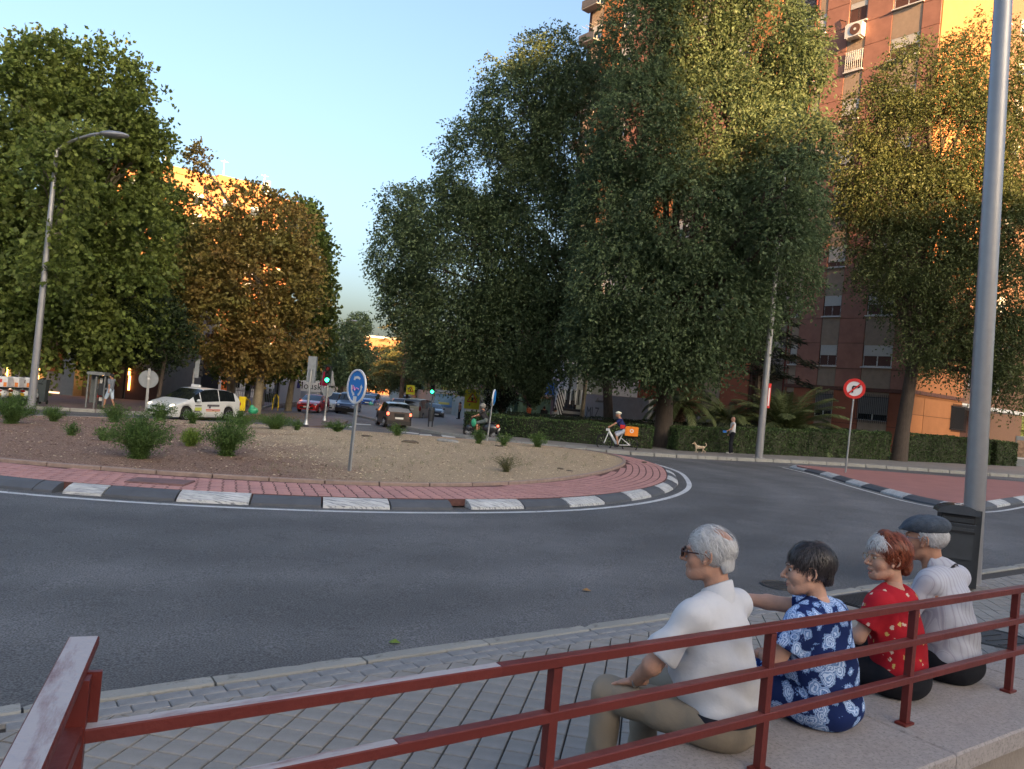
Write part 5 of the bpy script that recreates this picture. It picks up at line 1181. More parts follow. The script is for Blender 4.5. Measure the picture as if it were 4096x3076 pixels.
def proj(v):
    v = Vector(v) - Vector((0, 0, EYE)); d = v.dot(fw); return (512 + v.dot(rt)/d*FOC, 384.5 - v.dot(up)/d*FOC)
def seated(label, u, n, yaw, hyaw, skin, shirt, legs, P):
    """P: dict of body measurements in the sitter's own frame (x right, y forward, z up from the seat)"""
    loc = worldpt(u, n, LZ + .002); t = thing('person', label, 'person', tuple(loc), yaw); SC_ = P.get('sc', .92); t.scale = (SC_,)*3
    ln, sw, sh = P.get('lean', .05), P.get('sw', .185), P.get('sh', .54); w_ = P.get('w', 1.0); hp = P['head']; hT = (rotz(hyaw - yaw) @ rotx(P.get('hpitch', 0))*P.get('hs', .97), np.array(hp))
    LS = np.array((-sw, ln, sh)); RS = np.array((sw, ln, sh)); LE, LW, RE, RW = [np.array(P[k]) for k in ('LE', 'LW', 'RE', 'RW')]; ar = P.get('arm', .044)
    nb = np.array((0, ln + .0, sh + .03)); nk = hT[0] @ np.array((0, -.045, -.14)) + hT[1]
    core = [('u', ell((0, 0, .13), (.15*w_, .11*w_, .12))), ('u', ell((0, ln*.6, .36), (.15*w_, .10*w_, .19)), .06), ('u', cap(LS*.9 + (0, 0, -.01), RS*.9 + (0, 0, -.01), .05), .05), ('u', cap(nb - (0, 0, .04), nk, .062, .052 if P.get('male', 1) else .046), .04)]
    for S_, E_, W_ in ((LS, LE, LW), (RS, RE, RW)): core += [('u', cap(S_, E_, ar*1.05, ar*.86), .02), ('u', cap(E_, W_, ar*.84, ar*.56), .02)]
    allp = [LS, RS, LE, RE, LW, RW, nk, (0, -.15, 0), (-.2, .15, .1), (.2, -.15, .1)]; lo, hi = bounds(allp, .09)
    Ls = [blob(core, lo, hi, .012)]
    Ls.append(blob(head_ops(P.get('male', 1), P.get('mouth', 0), P.get('nose', 1), P.get('jaw', 1), P.get('fat', 0)), (-.105, -.135, -.215), (.105, .135, .13), .0042, hT, k=.012))
    for W_, dr, nr, th, cu in P['hands']:
        W_ = np.array(W_); o = hand_ops(W_, dr, nr, cu, .97 if P.get('male', 1) else .88, th); e = W_ + np.array(dr)/np.linalg.norm(dr)*.09; l2, h2 = bounds([W_, e], .10); Ls.append(blob(o, l2, h2, .0045))
    part('body', joinm('body', Ls, skin), t)
    eyes(t, hT, M_iris)
    # upper garment
    hem = P.get('hem', .12); b_ = P.get('belly', .0); fo = P.get('fold', .006)
    def folds(P_):
        a = P_[:, 2]*30 + 5*np.sin(P_[:, 0]*9 + P_[:, 2]*4) + P_[:, 1]*14; b = P_[:, 0]*42 + 3*np.sin(P_[:, 2]*13); return fo*(.5*np.sin(a)*np.exp(-((P_[:, 2] - .22)/.14)**2) + .30*np.sin(b)*np.exp(-((P_[:, 2] - .42)/.1)**2) + .12*np.sin(P_[:, 2]*55 + P_[:, 0]*30) + .55*np.sin(P_[:, 2]*24 - P_[:, 0]*20*np.sign(P_[:, 0]) + 2*np.sin(P_[:, 1]*15))*np.exp(-((P_[:, 2] - .30)/.2)**2) + .4*np.sin(P_[:, 0]*26 + P_[:, 2]*8)*np.exp(-((P_[:, 2] - .2)/.15)**2))
    g = [('u', ell((0, -.005, .13), (.168*w_, .128*w_, .15))), ('u', ell((0, ln*.35 + b_, .26), (.168*w_, .135*w_ + b_, .16)), .06), ('u', ell((0, ln*.75, .41), (.172*w_, .122*w_, .165)), .06), ('u', cap(LS + (.02, 0, -.016), RS - (.02, 0, .016), .056, .056), .07), ('u', cap(nb - (.06, 0, .03), nb + (.06, 0, -.03), .052), .07), ('u', cap(nb + (0, 0, -.015), LS + (.03, 0, -.01), .050), .06), ('u', cap(nb + (0, 0, -.015), RS + (-.03, 0, -.01), .050), .06)]
    sl = P.get('sleeve', .62); lw_ = P.get('slw', 1.42)
    for S_, E_, W_ in ((LS, LE, LW), (RS, RE, RW)):
        if sl <= 1: pass
        else: g += [('u', cap(S_ - (0, 0, .012), E_, .058, ar*1.3), .05), ('u', cap(E_, E_ + (W_ - E_)*(sl - 1), ar*1.25, ar*.95), .02)]
    base = field(g, .03); neck = P.get('neckline', ('s', cap(nb + (0, .01, .045), nk, .062, .058), .006))
    def ff(P_):
        d = base(P_)
        if sl <= 1:
            for S_, E_ in ((LS, LE), (RS, RE)):
                ax = (E_ - S_)/np.linalg.norm(E_ - S_); c = S_ + (E_ - S_)*sl; ds = cap(S_ - (0, 0, .012), S_ + (E_ - S_)*(sl + .1), .058, ar*lw_)(P_); d = smin(d, np.maximum(ds, (P_ - c) @ ax), .05)
        d = d + folds(P_) + (.0035*np.exp(-((P_[:, 2] - (sh - .085))/.011)**2)*(P_[:, 1] < ln) if P.get('yoke', 0) else 0)
        if sl <= 1:
            for S_ in (LS, RS): d = d + .003*np.exp(-((np.abs(P_[:, 0]) - (sw - .03))/.010)**2)*(P_[:, 2] > .36)*.5
        d = -np.minimum(-d, P_[:, 2] - hem + .012*np.sin(P_[:, 0]*20))
        v = neck[1](P_); d = -smin(-d, v, neck[2]); return d
    lo2, hi2 = bounds([LS, RS, LS + (LE - LS)*min(1, sl), RS + (RE - RS)*min(1, sl), (0, -.16*w_, 0), (0, .16 + b_, .1), (.2*w_, 0, .1), (-.2*w_, 0, .1), nk] + ([LW, RW, LE, RE] if sl > 1 else []), .085)
    Vt, Q = surfnet(ff, lo2, hi2, .0085)
    part(P.get('top', 'shirt'), joinm('shirt', [(Vt, Q)], shirt), t)
    # lower garment
    kx, ky = P.get('kx', .14), P.get('ky', .46); th_ = P.get('thigh', .088); LKn, RKn = np.array((-kx, ky, .085)), np.array((P.get('kxr', kx), ky, .085)); LF, RF = np.array((-kx, ky + .02, -.46)), np.array((P.get('kxr', kx), ky + .02, -.46))
    lg = [('u', ell((0, -.02, .088), (.172*w_, .132*w_, .125))), ('u', cap((-.088, .02, .09), LKn, th_*1.08, th_*.78), .04), ('u', cap((.088, .02, .09), RKn, th_*1.08, th_*.78), .04)]
    tr_ = [('u', cap(LKn, LF + (0, 0, .1), th_*.74, th_*.66), .02), ('u', cap(RKn, RF + (0, 0, .1), th_*.74, th_*.66), .02)]
    bl = field(lg + (tr_ if P.get('long', 1) else []), .04)
    def fl2(P_): return np.maximum(np.maximum(bl(P_) + .0035*np.sin(P_[:, 1]*42 + P_[:, 0]*25 + 3*np.sin(P_[:, 2]*18)), np.where(P_[:, 1] < .25, -P_[:, 2], -1)), P_[:, 2] - P.get('waist', .20))
    lo3, hi3 = (-.30*w_, -.2*w_, -.40 if P.get('long', 1) else -.02), (.30*w_, ky + .12, .25)
    part(P.get('low', 'trousers'), joinm('trousers', [surfnet(fl2, lo3, hi3, .010)], legs), t)
    mb = MB()
    for K2, F2 in ((LKn, LF), (RKn, RF)):
        if not P.get('long', 1): mb.tube([tuple(K2), tuple((K2 + F2)/2 + (0, -.01, 0)), tuple(F2)], [.055, .05, .035], skin, n=10)
        mb.ball(tuple(F2 + (0, .05, -.035)), (.045, .12, .045), mat('dark shoe', (.03, .025, .02), rough=.5), n=10)
    part('shoes', mb.data('shoes', True), t)
    print('HEADPX', label[:24], [round(q/1, 1) for q in proj(t.location + Matrix.Rotation(yaw, 3, 'Z') @ Vector(hp)*SC_)], 'seat', [round(q) for q in proj(loc)])
    return t, hT, nb, nk
def glasses(t, T, m, lens, w=.046, h=.034, thin=.0016, temple=.003):
    def W(p): return tuple(T[0] @ np.array(p) + T[1])
    mb = MB(); ml = MB()
    for s in (-1, 1):
        ring = [W((s*.034 + w/2*math.cos(a)*abs(math.cos(a))**-.25, .108, .002 + h/2*math.sin(a)*abs(math.sin(a))**-.2)) if abs(math.cos(a)) > .02 and abs(math.sin(a)) > .02 else W((s*.034 + w/2*round(math.cos(a)), .108, .002 + h/2*round(math.sin(a)))) for a in [2*math.pi*i/20 for i in range(20)]]
        mb.tube(ring, thin, m, n=5, closed=True); ml.add(ring, [tuple(range(20))], lens)
        mb.tube([W((s*.056, .106, .010)), W((s*.074, .085, .011)), W((s*.081, .0, .010)), W((s*.080, -.030, -.012))], temple, m, n=6)
    mb.tube([W((-.012, .108, .006)), W((0, .112, .008)), W((.012, .108, .006))], thin, m, n=5)
    g = part('glasses', mb.data('glasses'), t); part('lens', ml.data('lens'), g); return g
def collar(t, nb, nk, r, m, tilt=.35, h=.045, op=.5):
    mb = MB(); P_ = []; n_ = 32; c = nb*.42 + nk*.58; ax = (nk - nb)/np.linalg.norm(nk - nb); xx = np.array((1., 0, 0)); yy = np.cross(ax, xx); yy /= np.linalg.norm(yy)
    for i in range(n_ + 1):
        a = math.pi/2 + op/2 + (2*math.pi - op)*i/n_; dz = -math.sin(a)*tilt*r
        for rr_, z in ((r*1.0, -.05), (r*.95, h*.6), (r*.98, h*.72), (r*1.06, h*.6), (r*1.24, -.028), (r*1.22, -.085)): q = c + xx*math.cos(a)*rr_ + yy*math.sin(a)*rr_ + ax*(z + dz); P_.append(tuple(q))
    mb.add(P_, [(6*i + j, 6*i + j + 1, 6*i + 7 + j, 6*i + 6 + j) for i in range(n_) for j in range(5)], m); return part('collar', mb.data('collar', 'all'), t)
def useat(px, n=1.98, z=LZ):
    lo_, hi_ = .5, 9
    for _ in range(40):
        m_ = (lo_ + hi_)/2
        if proj(worldpt(m_, n, z))[0] < px: lo_ = m_
        else: hi_ = m_
    return m_
def strandm(n, c, isl=.35, rough=.45): return mat(n, c, rough=rough, var=.1, island=isl, spec=.5)
def hairshell(T, ops, m, h=.004, amp=.0, lo=(-.12, -.16, -.16), hi=(.12, .15, .17)):
    f = field(ops, .012)
    def g(P_): return f(P_) + amp*np.sin(P_[:, 0]*170 + 2*np.sin(P_[:, 2]*60))*np.sin(P_[:, 2]*50 + P_[:, 1]*120)
    Vt, Q = surfnet(g, lo, hi, h); return joinm('hair', [(Vt @ T[0].T + T[1], Q)], m)
# -- materials of clothes
M_sk1 = skinm('skin ruddy', (.42, .225, .155)); M_sk2 = skinm('skin pale warm', (.46, .26, .185)); M_sk3 = skinm('skin tan', (.38, .19, .12))
M_shirtw = cloth('white shirt', (.52, .52, .545)); M_khaki = cloth('khaki trousers', (.235, .195, .150)); M_navy = cloth('black trousers', (.012, .013, .018))
def printm(name, base, kind):
    m = cloth(name, base); N = m.node_tree.nodes; L = m.node_tree.links; b = N['Principled BSDF']; tc = N.new('ShaderNodeTexCoord')
    def mth(op, a, b_=None, c_=None):
        k = N.new('ShaderNodeMath'); k.operation = op
        for i, q in enumerate((a, b_, c_)):
            if q is None: continue
            if isinstance(q, (int, float)): k.inputs[i].default_value = q
            else: L.new(q, k.inputs[i])
        return k.outputs[0]
    def mixc(f, a, c_):
        k = N.new('ShaderNodeMix'); k.data_type = 'RGBA'; L.new(f, k.inputs[0])
        for i, q in ((6, a), (7, c_)):
            if isinstance(q, tuple): k.inputs[i].default_value = (*q, 1)
            else: L.new(q, k.inputs[i])
        return k.outputs[2]
    prev = b.inputs['Base Color'].links[0].from_socket
    if kind == 'paisley':
        nz = N.new('ShaderNodeTexNoise'); nz.inputs['Scale'].default_value = 9; L.new(tc.outputs['Object'], nz.inputs[0])
        ad = N.new('ShaderNodeVectorMath'); ad.operation = 'MULTIPLY_ADD'; L.new(nz.outputs['Color'], ad.inputs[0]); ad.inputs[1].default_value = (.09, .09, .09); L.new(tc.outputs['Object'], ad.inputs[2])
        vo = N.new('ShaderNodeTexVoronoi'); vo.inputs['Scale'].default_value = 15; L.new(ad.outputs[0], vo.inputs['Vector'])
        d = vo.outputs['Distance']; ring = mth('SINE', mth('MULTIPLY', d, 42.0)); inb = mth('LESS_THAN', d, .47); r1 = mth('MULTIPLY', mth('GREATER_THAN', ring, -.1), inb)
        fr = N.new('ShaderNodeTexNoise'); fr.inputs['Scale'].default_value = 110; L.new(tc.outputs['Object'], fr.inputs[0])
        edge_ = mth('MULTIPLY', mth('LESS_THAN', mth('ADD', d, mth('MULTIPLY', mth('SUBTRACT', fr.outputs[0], .5), .35)), .53), 1.0)
        c = mixc(edge_, prev, (.16, .27, .52)); c = mixc(r1, c, (.46, .58, .80))
        sp = N.new('ShaderNodeTexVoronoi'); sp.inputs['Scale'].default_value = 85; L.new(tc.outputs['Object'], sp.inputs['Vector']); dots = mth('MULTIPLY', mth('LESS_THAN', sp.outputs['Distance'], .26), inb); c = mixc(dots, c, (.05, .10, .30))
    elif kind == 'floral':
        vo = N.new('ShaderNodeTexVoronoi'); vo.inputs['Scale'].default_value = 26; L.new(tc.outputs['Object'], vo.inputs['Vector'])
        big = N.new('ShaderNodeTexNoise'); big.inputs['Scale'].default_value = 11; L.new(tc.outputs['Object'], big.inputs[0]); area = mth('GREATER_THAN', big.outputs[0], .54)
        fr = N.new('ShaderNodeTexNoise'); fr.inputs['Scale'].default_value = 120; L.new(tc.outputs['Object'], fr.inputs[0])
        f = mth('MULTIPLY', mth('LESS_THAN', mth('ADD', vo.outputs['Distance'], mth('MULTIPLY', mth('SUBTRACT', fr.outputs[0], .5), .5)), .30), area)
        cc = N.new('ShaderNodeValToRGB'); cc.color_ramp.interpolation = 'CONSTANT'; cc.color_ramp.elements[0].color = (.50, .36, .12, 1); cc.color_ramp.elements[1].position = .5; cc.color_ramp.elements[1].color = (.55, .42, .34, 1); L.new(vo.outputs['Color'], cc.inputs[0])
        c = mixc(f, prev, cc.outputs[0])
    else:
        s = N.new('ShaderNodeSeparateXYZ'); L.new(tc.outputs['Object'], s.inputs[0])
        x = mth('ADD', s.outputs[0], mth('MULTIPLY', s.outputs[1], .15)); a = mth('GREATER_THAN', mth('SINE', mth('MULTIPLY', x, 210.0)), .80); a2 = mth('GREATER_THAN', mth('SINE', mth('MULTIPLY', x, 1050.0)), .1); band = mth('GREATER_THAN', mth('SINE', mth('MULTIPLY', x, 210.0)), .35)
        c = mixc(mth('MULTIPLY', band, mth('MULTIPLY', a2, .40)), prev, (.22, .22, .30)); c = mixc(mth('MULTIPLY', a, .38), c, (.27, .25, .30))
    L.new(c, b.inputs['Base Color']); return m
M_pais = printm('blue paisley cloth', (.008, .020, .095), 'paisley'); M_flor = printm('red floral cloth', (.36, .012, .022), 'floral'); M_strp = printm('striped shirt cloth', (.42, .43, .49), 'stripe')
HW = 'leftmost of the four sitters: '
# ---- man in white shirt
t, T, nb, nk = seated('older white haired man in a white short sleeved shirt and khaki trousers, sunglasses on', useat(722), 1.99, math.radians(46), math.radians(66), M_sk1, M_shirtw, M_khaki,
    dict(head=(-.005, .135, .775), hpitch=-.06, lean=.075, sw=.195, sh=.555, w=1.12, belly=.03, LE=(-.29, .19, .315), LW=(-.195, .33, .185), RE=(.28, .17, .31), RW=(.20, .36, .17), arm=.047, hem=.145, sleeve=.80, slw=1.65, kx=.19, kxr=.15, ky=.47, thigh=.096, waist=.160,
         hands=[((-.195, .33, .185), (.02, .9, -.36), (0, .35, .9), 1, .30), ((.20, .36, .17), (-.02, .9, -.3), (0, .3, .9), -1, .35)], nose=1.06, jaw=1.06, fat=.004, fold=.014, yoke=1))
M_hw = strandm('silver hair', (.56, .55, .55), .25); M_hws = mat('silver hair mass', (.44, .43, .43), rough=.6, var=.2, vscale=90, stretch=(1, 1, .15), bump=.5, bscale=200)
shell = [('u', ell((0, -.024, .034), (.0835, .1075, .094))), ('u', ell((0, -.085, -.050), (.058, .034, .052)), .035), ('i', plane((0, .78, -.60), .026), .004), ('i', plane((0, -.35, -1), .098), .006), ('s', ell((0, -.085, .120), (.062, .066, .052)), .010), ('s', ell((.0, .01, -.075), (.2, .06, .05)), .01), ('s', ell((0, .00, -.07), (.2, .075, .052)), .01)]
part('hair', hairshell(T, shell, M_hws, amp=.0012), t)
okm = lambda p: (p[1]*.78 - p[2]*.60 < .030) and p[2] > -.055 and not (p[1] > .005 and p[2] < -.0) and (np.linalg.norm((p - np.array((0, -.09, .115)))*(1, 1, 1)) > .058 or RNG.random() < .12)
part('hair_strands', strands(T, 1500, okm, lambda q: (0, -.55, -.8) if q[1] < .02 else (0, -.9, -.35), .055, .0013, M_hw, 3, (.006, .016)), t)
glasses(t, T, mat('brown frame', (.035, .015, .015), rough=.3), mat('sunglass lens', (.012, .008, .014), rough=.08), w=.050, h=.038, thin=.003, temple=.0032)
collar(t, nb, nk, .064, M_shirtw)
mb = MB(); ring = [(math.cos(a)*.191, -.018 + math.sin(a)*.146, .132 - .004*math.sin(a)) for a in np.linspace(0, 6.283, 33)[:-1]]; P_ = []
for x, y, z in ring: P_ += [(x, y, z - .018), (x, y, z + .018)]
mb.add(P_, [(2*i, 2*((i + 1) % 32), 2*((i + 1) % 32) + 1, 2*i + 1) for i in range(32)], mat('dark belt', (.012, .014, .025), rough=.5)); part('belt', mb.data('belt', 'all'), t)
mb = MB(); mb.tube([tuple(np.array((-.205, .315, .198)) + .031*np.array((math.cos(a)*.85, -.25*math.sin(a)*.2, math.sin(a)))) for a in np.linspace(0, 6.283, 17)[:-1]], .0055, M_chrome, n=6, closed=True); part('wristwatch', mb.data('wristwatch', True), t)
# ---- woman in blue paisley
t, T, nb, nk = seated('woman with short dark hair in a navy and pale blue paisley dress', useat(823, 1.93), 1.93, math.radians(42), math.radians(76), M_sk2, M_pais, M_pais,
    dict(male=0, head=(-.03, .13, .685), hpitch=-.12, lean=.07, sw=.175, sh=.475, w=1.10, belly=.02, LE=(-.255, .13, .27), LW=(-.10, .30, .245), RE=(.05, .36, .46), RW=(-.12, .52, .47), arm=.043, hem=.03, sleeve=.62, slw=1.7, kx=.13, ky=.44, thigh=.10, waist=.19, long=0, top='dress', low='skirt',
         hands=[((-.10, .30, .245), (.85, .4, -.1), (.2, .5, .8), 1, .4), ((-.12, .52, .47), (-.8, .45, -.05), (0, .2, 1), -1, .3)], nose=1.05, jaw=.98, fat=.006,
         neckline=('s', ell((-.01, -.015, .635), (.115, .135, .085)), .008)))
M_dh = strandm('dark brown hair', (.045, .036, .036), .6, .35); M_dhs = mat('dark hair mass', (.020, .016, .017), rough=.5, var=.3, vscale=60, stretch=(1, 1, .2), bump=.6, bscale=180)
shell = [('u', ell((0, -.028, .044), (.089, .112, .098))), ('u', ell((0, -.095, -.03), (.055, .030, .055)), .03), ('i', plane((0, .86, -.50), .048), .006), ('i', plane((0, -.3, -1), .100), .006), ('s', ell((.1, .028, -.058), (.06, .055, .075)), .006), ('s', ell((-.1, .028, -.058), (.06, .055, .075)), .006), ('s', ell((.088, -.006, -.008), (.016, .024, .036)), .004), ('s', ell((-.088, -.006, -.008), (.016, .024, .036)), .004)]
part('hair', hairshell(T, shell, M_dhs, amp=.002), t)
E2 = ((0, -.028, .042), (.085, .108, .096))
okd = lambda p: (p[1]*.86 - p[2]*.5 < .040) and p[2] > -.03 and not (p[1] > -.0 and p[2] < .012)
part('hair_strands', strands(T, 1700, okd, lambda q: (q[0]*4, (q[1] + .03)*6, -.9) if q[2] < .11 else (q[0]*5, .9 if q[1] > -.03 else -.7, -.3), .05, .0013, M_dh, 4, (.002, .013), E=E2), t)
# brows
def brows(t, T, m):
    mb = MB()
    for s in (-1, 1): mb.tube([tuple(T[0] @ np.array(p) + T[1]) for p in ((s*.016, .0965, .0255), (s*.032, .0925, .031), (s*.050, .0770, .026))], [.0022, .0028, .0015], m, n=5)
    part('eyebrows', mb.data('eyebrows', 'all'), t)
def lips(t, T, mouth, m):
    mb = MB(); mb.tube([tuple(T[0] @ np.array(p) + T[1]) for p in ((-.020, .0885, -.069), (-.008, .0965, -.0655), (0, .0965, -.0665), (.008, .0965, -.0655), (.020, .0885, -.069))], [.001, .0038, .0034, .0038, .001], m, n=6)
    mb.tube([tuple(T[0] @ np.array(p) + T[1]) for p in ((-.018, .0875, -.0725 - mouth*.6), (0, .0955, -.0775 - mouth), (.018, .0875, -.0725 - mouth*.6))], [.001, .0048, .001], m, n=6); part('lips', mb.data('lips', 'all'), t)
M_lip = mat('lips', (.38, .13, .11), rough=.45)
brows(t, T, M_brow); lips(t, T, 0, M_lip)
# ---- woman in red
t, T, nb, nk = seated('red haired woman with white fringe and gold glasses in a red floral blouse', useat(898, 1.98), 1.98, math.radians(40), math.radians(88), M_sk2, M_flor, M_navy,
    dict(male=0, head=(.02, .13, .69), hpitch=-.05, lean=.075, sw=.155, sh=.475, w=.98, LE=(-.235, .13, .29), LW=(-.10, .29, .22), RE=(.23, .16, .29), RW=(.10, .32, .22), arm=.040, hem=.07, sleeve=.66, slw=1.6, kx=.11, ky=.43, thigh=.085, top='blouse', fat=.003,
         hands=[((-.10, .29, .22), (.75, .5, -.3), (.2, .4, .8), 1, .4), ((.10, .32, .22), (-.75, .5, -.3), (-.2, .4, .8), -1, .4)], mouth=.012, nose=1.02, neckline=('s', ell((0, .04, .625), (.085, .11, .085)), .008)))
M_rh = strandm('red dyed hair', (.24, .055, .022), .5, .35); M_rhs = mat('red hair mass', (.10, .022, .012), rough=.5, var=.35, vscale=40, c2=(.22, .055, .02), bump=.6, bscale=160)
shell = [('u', ell((0, -.032, .048), (.094, .108, .098))), ('u', ell((0, -.105, -.03), (.055, .034, .07)), .03), ('u', ell((0, .01, .135), (.05, .04, .028)), .02), ('i', plane((0, .9, -.35), .030), .006), ('i', plane((0, -.35, -1), .118), .006), ('s', ell((.1, .045, -.06), (.06, .06, .072)), .006), ('s', ell((-.1, .045, -.06), (.06, .06, .072)), .006), ('s', ell((.090, -.006, -.024), (.02, .022, .028)), .004), ('s', ell((-.090, -.006, -.024), (.02, .022, .028)), .004)]
part('hair', hairshell(T, shell, M_rhs, amp=.003), t)
shell = [('u', ell((0, .018, .092), (.070, .070, .042))), ('i', plane((0, -1, .0), -.035), .004), ('s', ell((0, .075, .045), (.075, .05, .055)), .006)]
part('hair', hairshell(T, shell, mat('white hair mass', (.52, .50, .48), rough=.6, var=.15, vscale=80, bump=.5, bscale=160), amp=.002), t)
E3 = ((0, -.030, .046), (.090, .105, .096))
okr = lambda p: (p[1]*.9 - p[2]*.35 < .030) and p[2] > -.05 and not (p[1] > .0 and p[2] < .0)
part('hair_strands', strands(T, 1600, okr, lambda q: (q[0]*5, -.5 if q[1] < .0 else -.2, -.9), .048, .0015, M_rh, 6, (.003, .016), E=E3), t)
okw = lambda p: p[1] > .030 and p[2] > .070
part('hair_strands', strands(T, 420, okw, lambda q: (q[0]*8, .2, -.5), .035, .0013, M_hw, 7, (.004, .016), E=((0, .0, .05), (.080, .092, .088))), t)
glasses(t, T, mat('gold frame', (.55, .33, .14), rough=.25, metal=.9), mat('clear lens', (.6, .6, .62), rough=.05, alpha=.16), w=.046, h=.040, thin=.0014, temple=.0016)
brows(t, T, mat('grey brow', (.25, .22, .2))); lips(t, T, .012, M_lip)
mb = MB(); mb.box(tuple(T[0] @ np.array((0, .0835, -.0715)) + T[1]), (.020, .012, .006), mat('teeth', (.6, .58, .5), rough=.3), R=Matrix(T[0].tolist())); part('teeth', mb.data('teeth'), t)
# ---- man in cap
t, T, nb, nk = seated('man in a grey flat cap and pale striped long sleeved shirt beside the litter bin', useat(950, 1.99), 1.99, math.radians(38), math.radians(54), M_sk3, M_strp, M_navy,
    dict(head=(-.055, .185, .765), hs=1.03, hpitch=-.06, lean=.08, sw=.190, sh=.565, w=1.10, belly=.03, LE=(-.27, .18, .30), LW=(-.16, .36, .18), RE=(.27, .18, .30), RW=(.16, .38, .18), arm=.047, hem=.11, sleeve=1.8, kx=.16, ky=.46, thigh=.094, fold=.009, yoke=1,
         hands=[((-.16, .36, .18), (.1, .9, -.35), (0, .35, .9), 1, .30), ((.16, .38, .18), (-.1, .9, -.35), (0, .35, .9), -1, .3)], nose=1.02, jaw=1.04, fat=.004))
shell = [('u', ell((0, -.026, .028), (.0815, .104, .088))), ('i', plane((0, .6, -1), .004), .004), ('i', plane((0, 1, 0), .012), .004), ('i', plane((0, -.45, -1), .050), .006), ('i', plane((0, 0, 1), .052), .003), ('s', ell((.09, .0, -.012), (.022, .024, .034)), .004), ('s', ell((-.09, .0, -.012), (.022, .024, .034)), .004)]
part('hair', hairshell(T, shell, M_hws, amp=.0014), t)
part('hair_strands', strands(T, 700, lambda p: p[1] < .02 and -.045 < p[2] < .05 and not (p[1] > -.03 and p[2] < .015), lambda q: (0, -.6, -.7), .035, .0012, M_hw, 9, (.004, .011)), t)
capm = mat('grey tweed cap', (.060, .075, .098), rough=.95, var=.2, vscale=30, bump=.4, bscale=160)
shell = [('u', ell((0, -.020, .080), (.095, .118, .064), rotx(-.10))), ('u', ell((0, .050, .080), (.086, .080, .040), rotx(-.45)), .03), ('u', ell((0, .122, .048), (.070, .050, .012), rotx(-.38)), .014), ('i', plane((0, .12, -1), -.036), .004)]
part('flat_cap', hairshell(T, shell, capm, h=.0042, amp=.0012, hi=(.12, .18, .16)), t)
glasses(t, T, mat('silver frame', (.6, .6, .62), rough=.25, metal=.9), MATS['clear lens'], w=.044, h=.032, thin=.0014, temple=.0018)
collar(t, nb, nk, .064, M_strp)
# ================================================================== STANDING / RIDING FIGURES
def figure(name, label, loc, rz, J, C, h=.02, group=None, cat='person', sc=1.0):
    """J: joint dict, C: colours/materials. local y forward"""
    t = thing(name, label, cat, tuple(loc), rz, group); t.scale = (sc,)*3
    g = {k: np.array(v, float) for k, v in J.items()}; sk = C['skin']
    body = [('u', ell(g['head'], (.078, .098, .118))), ('u', ell(g['head'] + (0, .045, -.055), (.05, .05, .055)), .03), ('u', cap(g['head'] + (0, .09, -.01), g['head'] + (0, .108, -.03), .013), .01), ('u', cap(g['head'] + (0, -.01, -.06), g['neck'], .052, .056), .02), ('u', cap(g['neck'], g['hip'], .08, .09), .03)]
    for s in 'LR': body += [('u', cap(g[s + 'S'], g[s + 'E'], .045, .038), .02), ('u', cap(g[s + 'E'], g[s + 'W'], .037, .026), .02), ('u', ell(g[s + 'W'] + (g[s + 'W'] - g[s + 'E'])/max(.01, np.linalg.norm(g[s + 'W'] - g[s + 'E']))*.06, (.03, .045, .045)), .02),
                            ('u', cap(g[s + 'H'], g[s + 'K'], .075, .052), .03), ('u', cap(g[s + 'K'], g[s + 'A'], .052, .034), .02)]
    for s in (-1, 1): body.append(('u', ell(g['head'] + (s*.08, -.005, -.005), (.012, .02, .03)), .005))
    lo, hi = bounds(list(g.values()), .16); part('body', joinm('body', [blob(body, lo, hi, h)], sk), t)
    sw_ = np.linalg.norm(g['LS'] - g['RS'])/2; hem = C.get('hem', .0)
    sh_ = [('u', cap(g['LS'], g['RS'], .066)), ('u', cap(g['neck'] - (0, 0, .1), g['hip'] + (0, 0, .05), .125, .12), .06), ('u', cap(g['neck'] + (-.07, 0, -.2), g['hip'] + (-.05, 0, 0), .10, .10), .05), ('u', cap(g['neck'] + (.07, 0, -.2), g['hip'] + (.05, 0, 0), .10, .10), .05)]
    f = C.get('sleeve', .6)
    if f > 0:
        for s in 'LR':
            sh_.append(('u', cap(g[s + 'S'], g[s + 'S'] + (g[s + 'E'] - g[s + 'S'])*min(1, f), .066, .056), .03))
            if f > 1: sh_.append(('u', cap(g[s + 'E'], g[s + 'E'] + (g[s + 'W'] - g[s + 'E'])*(f - 1), .05, .038), .02))
    sh_.append(('s', cap(g['neck'] + (0, .01, .06), g['head'], .07), .01)); sh_.append(('i', plane((0, 0, -1), -(g['hip'][2] - .05 + hem)), .003))
    part('shirt', joinm('shirt', [blob(sh_, lo, hi, h*.9)], C['shirt']), t)
    lf = C.get('leg', 1.0); lg = [('u', cap(g['LH'] + (0, 0, .04), g['RH'] + (0, 0, .04), .105))]
    for s in 'LR':
        lg.append(('u', cap(g[s + 'H'], g[s + 'H'] + (g[s + 'K'] - g[s + 'H'])*min(1, lf*2), .098, .075), .03))
        if lf > .5: lg.append(('u', cap(g[s + 'K'], g[s + 'K'] + (g[s + 'A'] - g[s + 'K'])*(lf*2 - 1), .072, .058), .02))
    part(C.get('lname', 'trousers'), joinm('trousers', [blob(lg, lo, hi, h)], C['legs']), t)
    mb = MB()
    for s in 'LR': a = g[s + 'A']; mb.ball(a + (0, .05, -.035), (.045, .135, .05), C.get('shoes', M_dark), n=10, rings=6)
    part('shoes', mb.data('shoes', True), t)
    if C.get('hair'): mb = MB(); mb.ball(g['head'] + (0, -.018, .025), (.086, .102, .108), C['hair'], n=14, rings=8); part(C.get('hname', 'hair'), mb.data('hair', True), t)
    return t
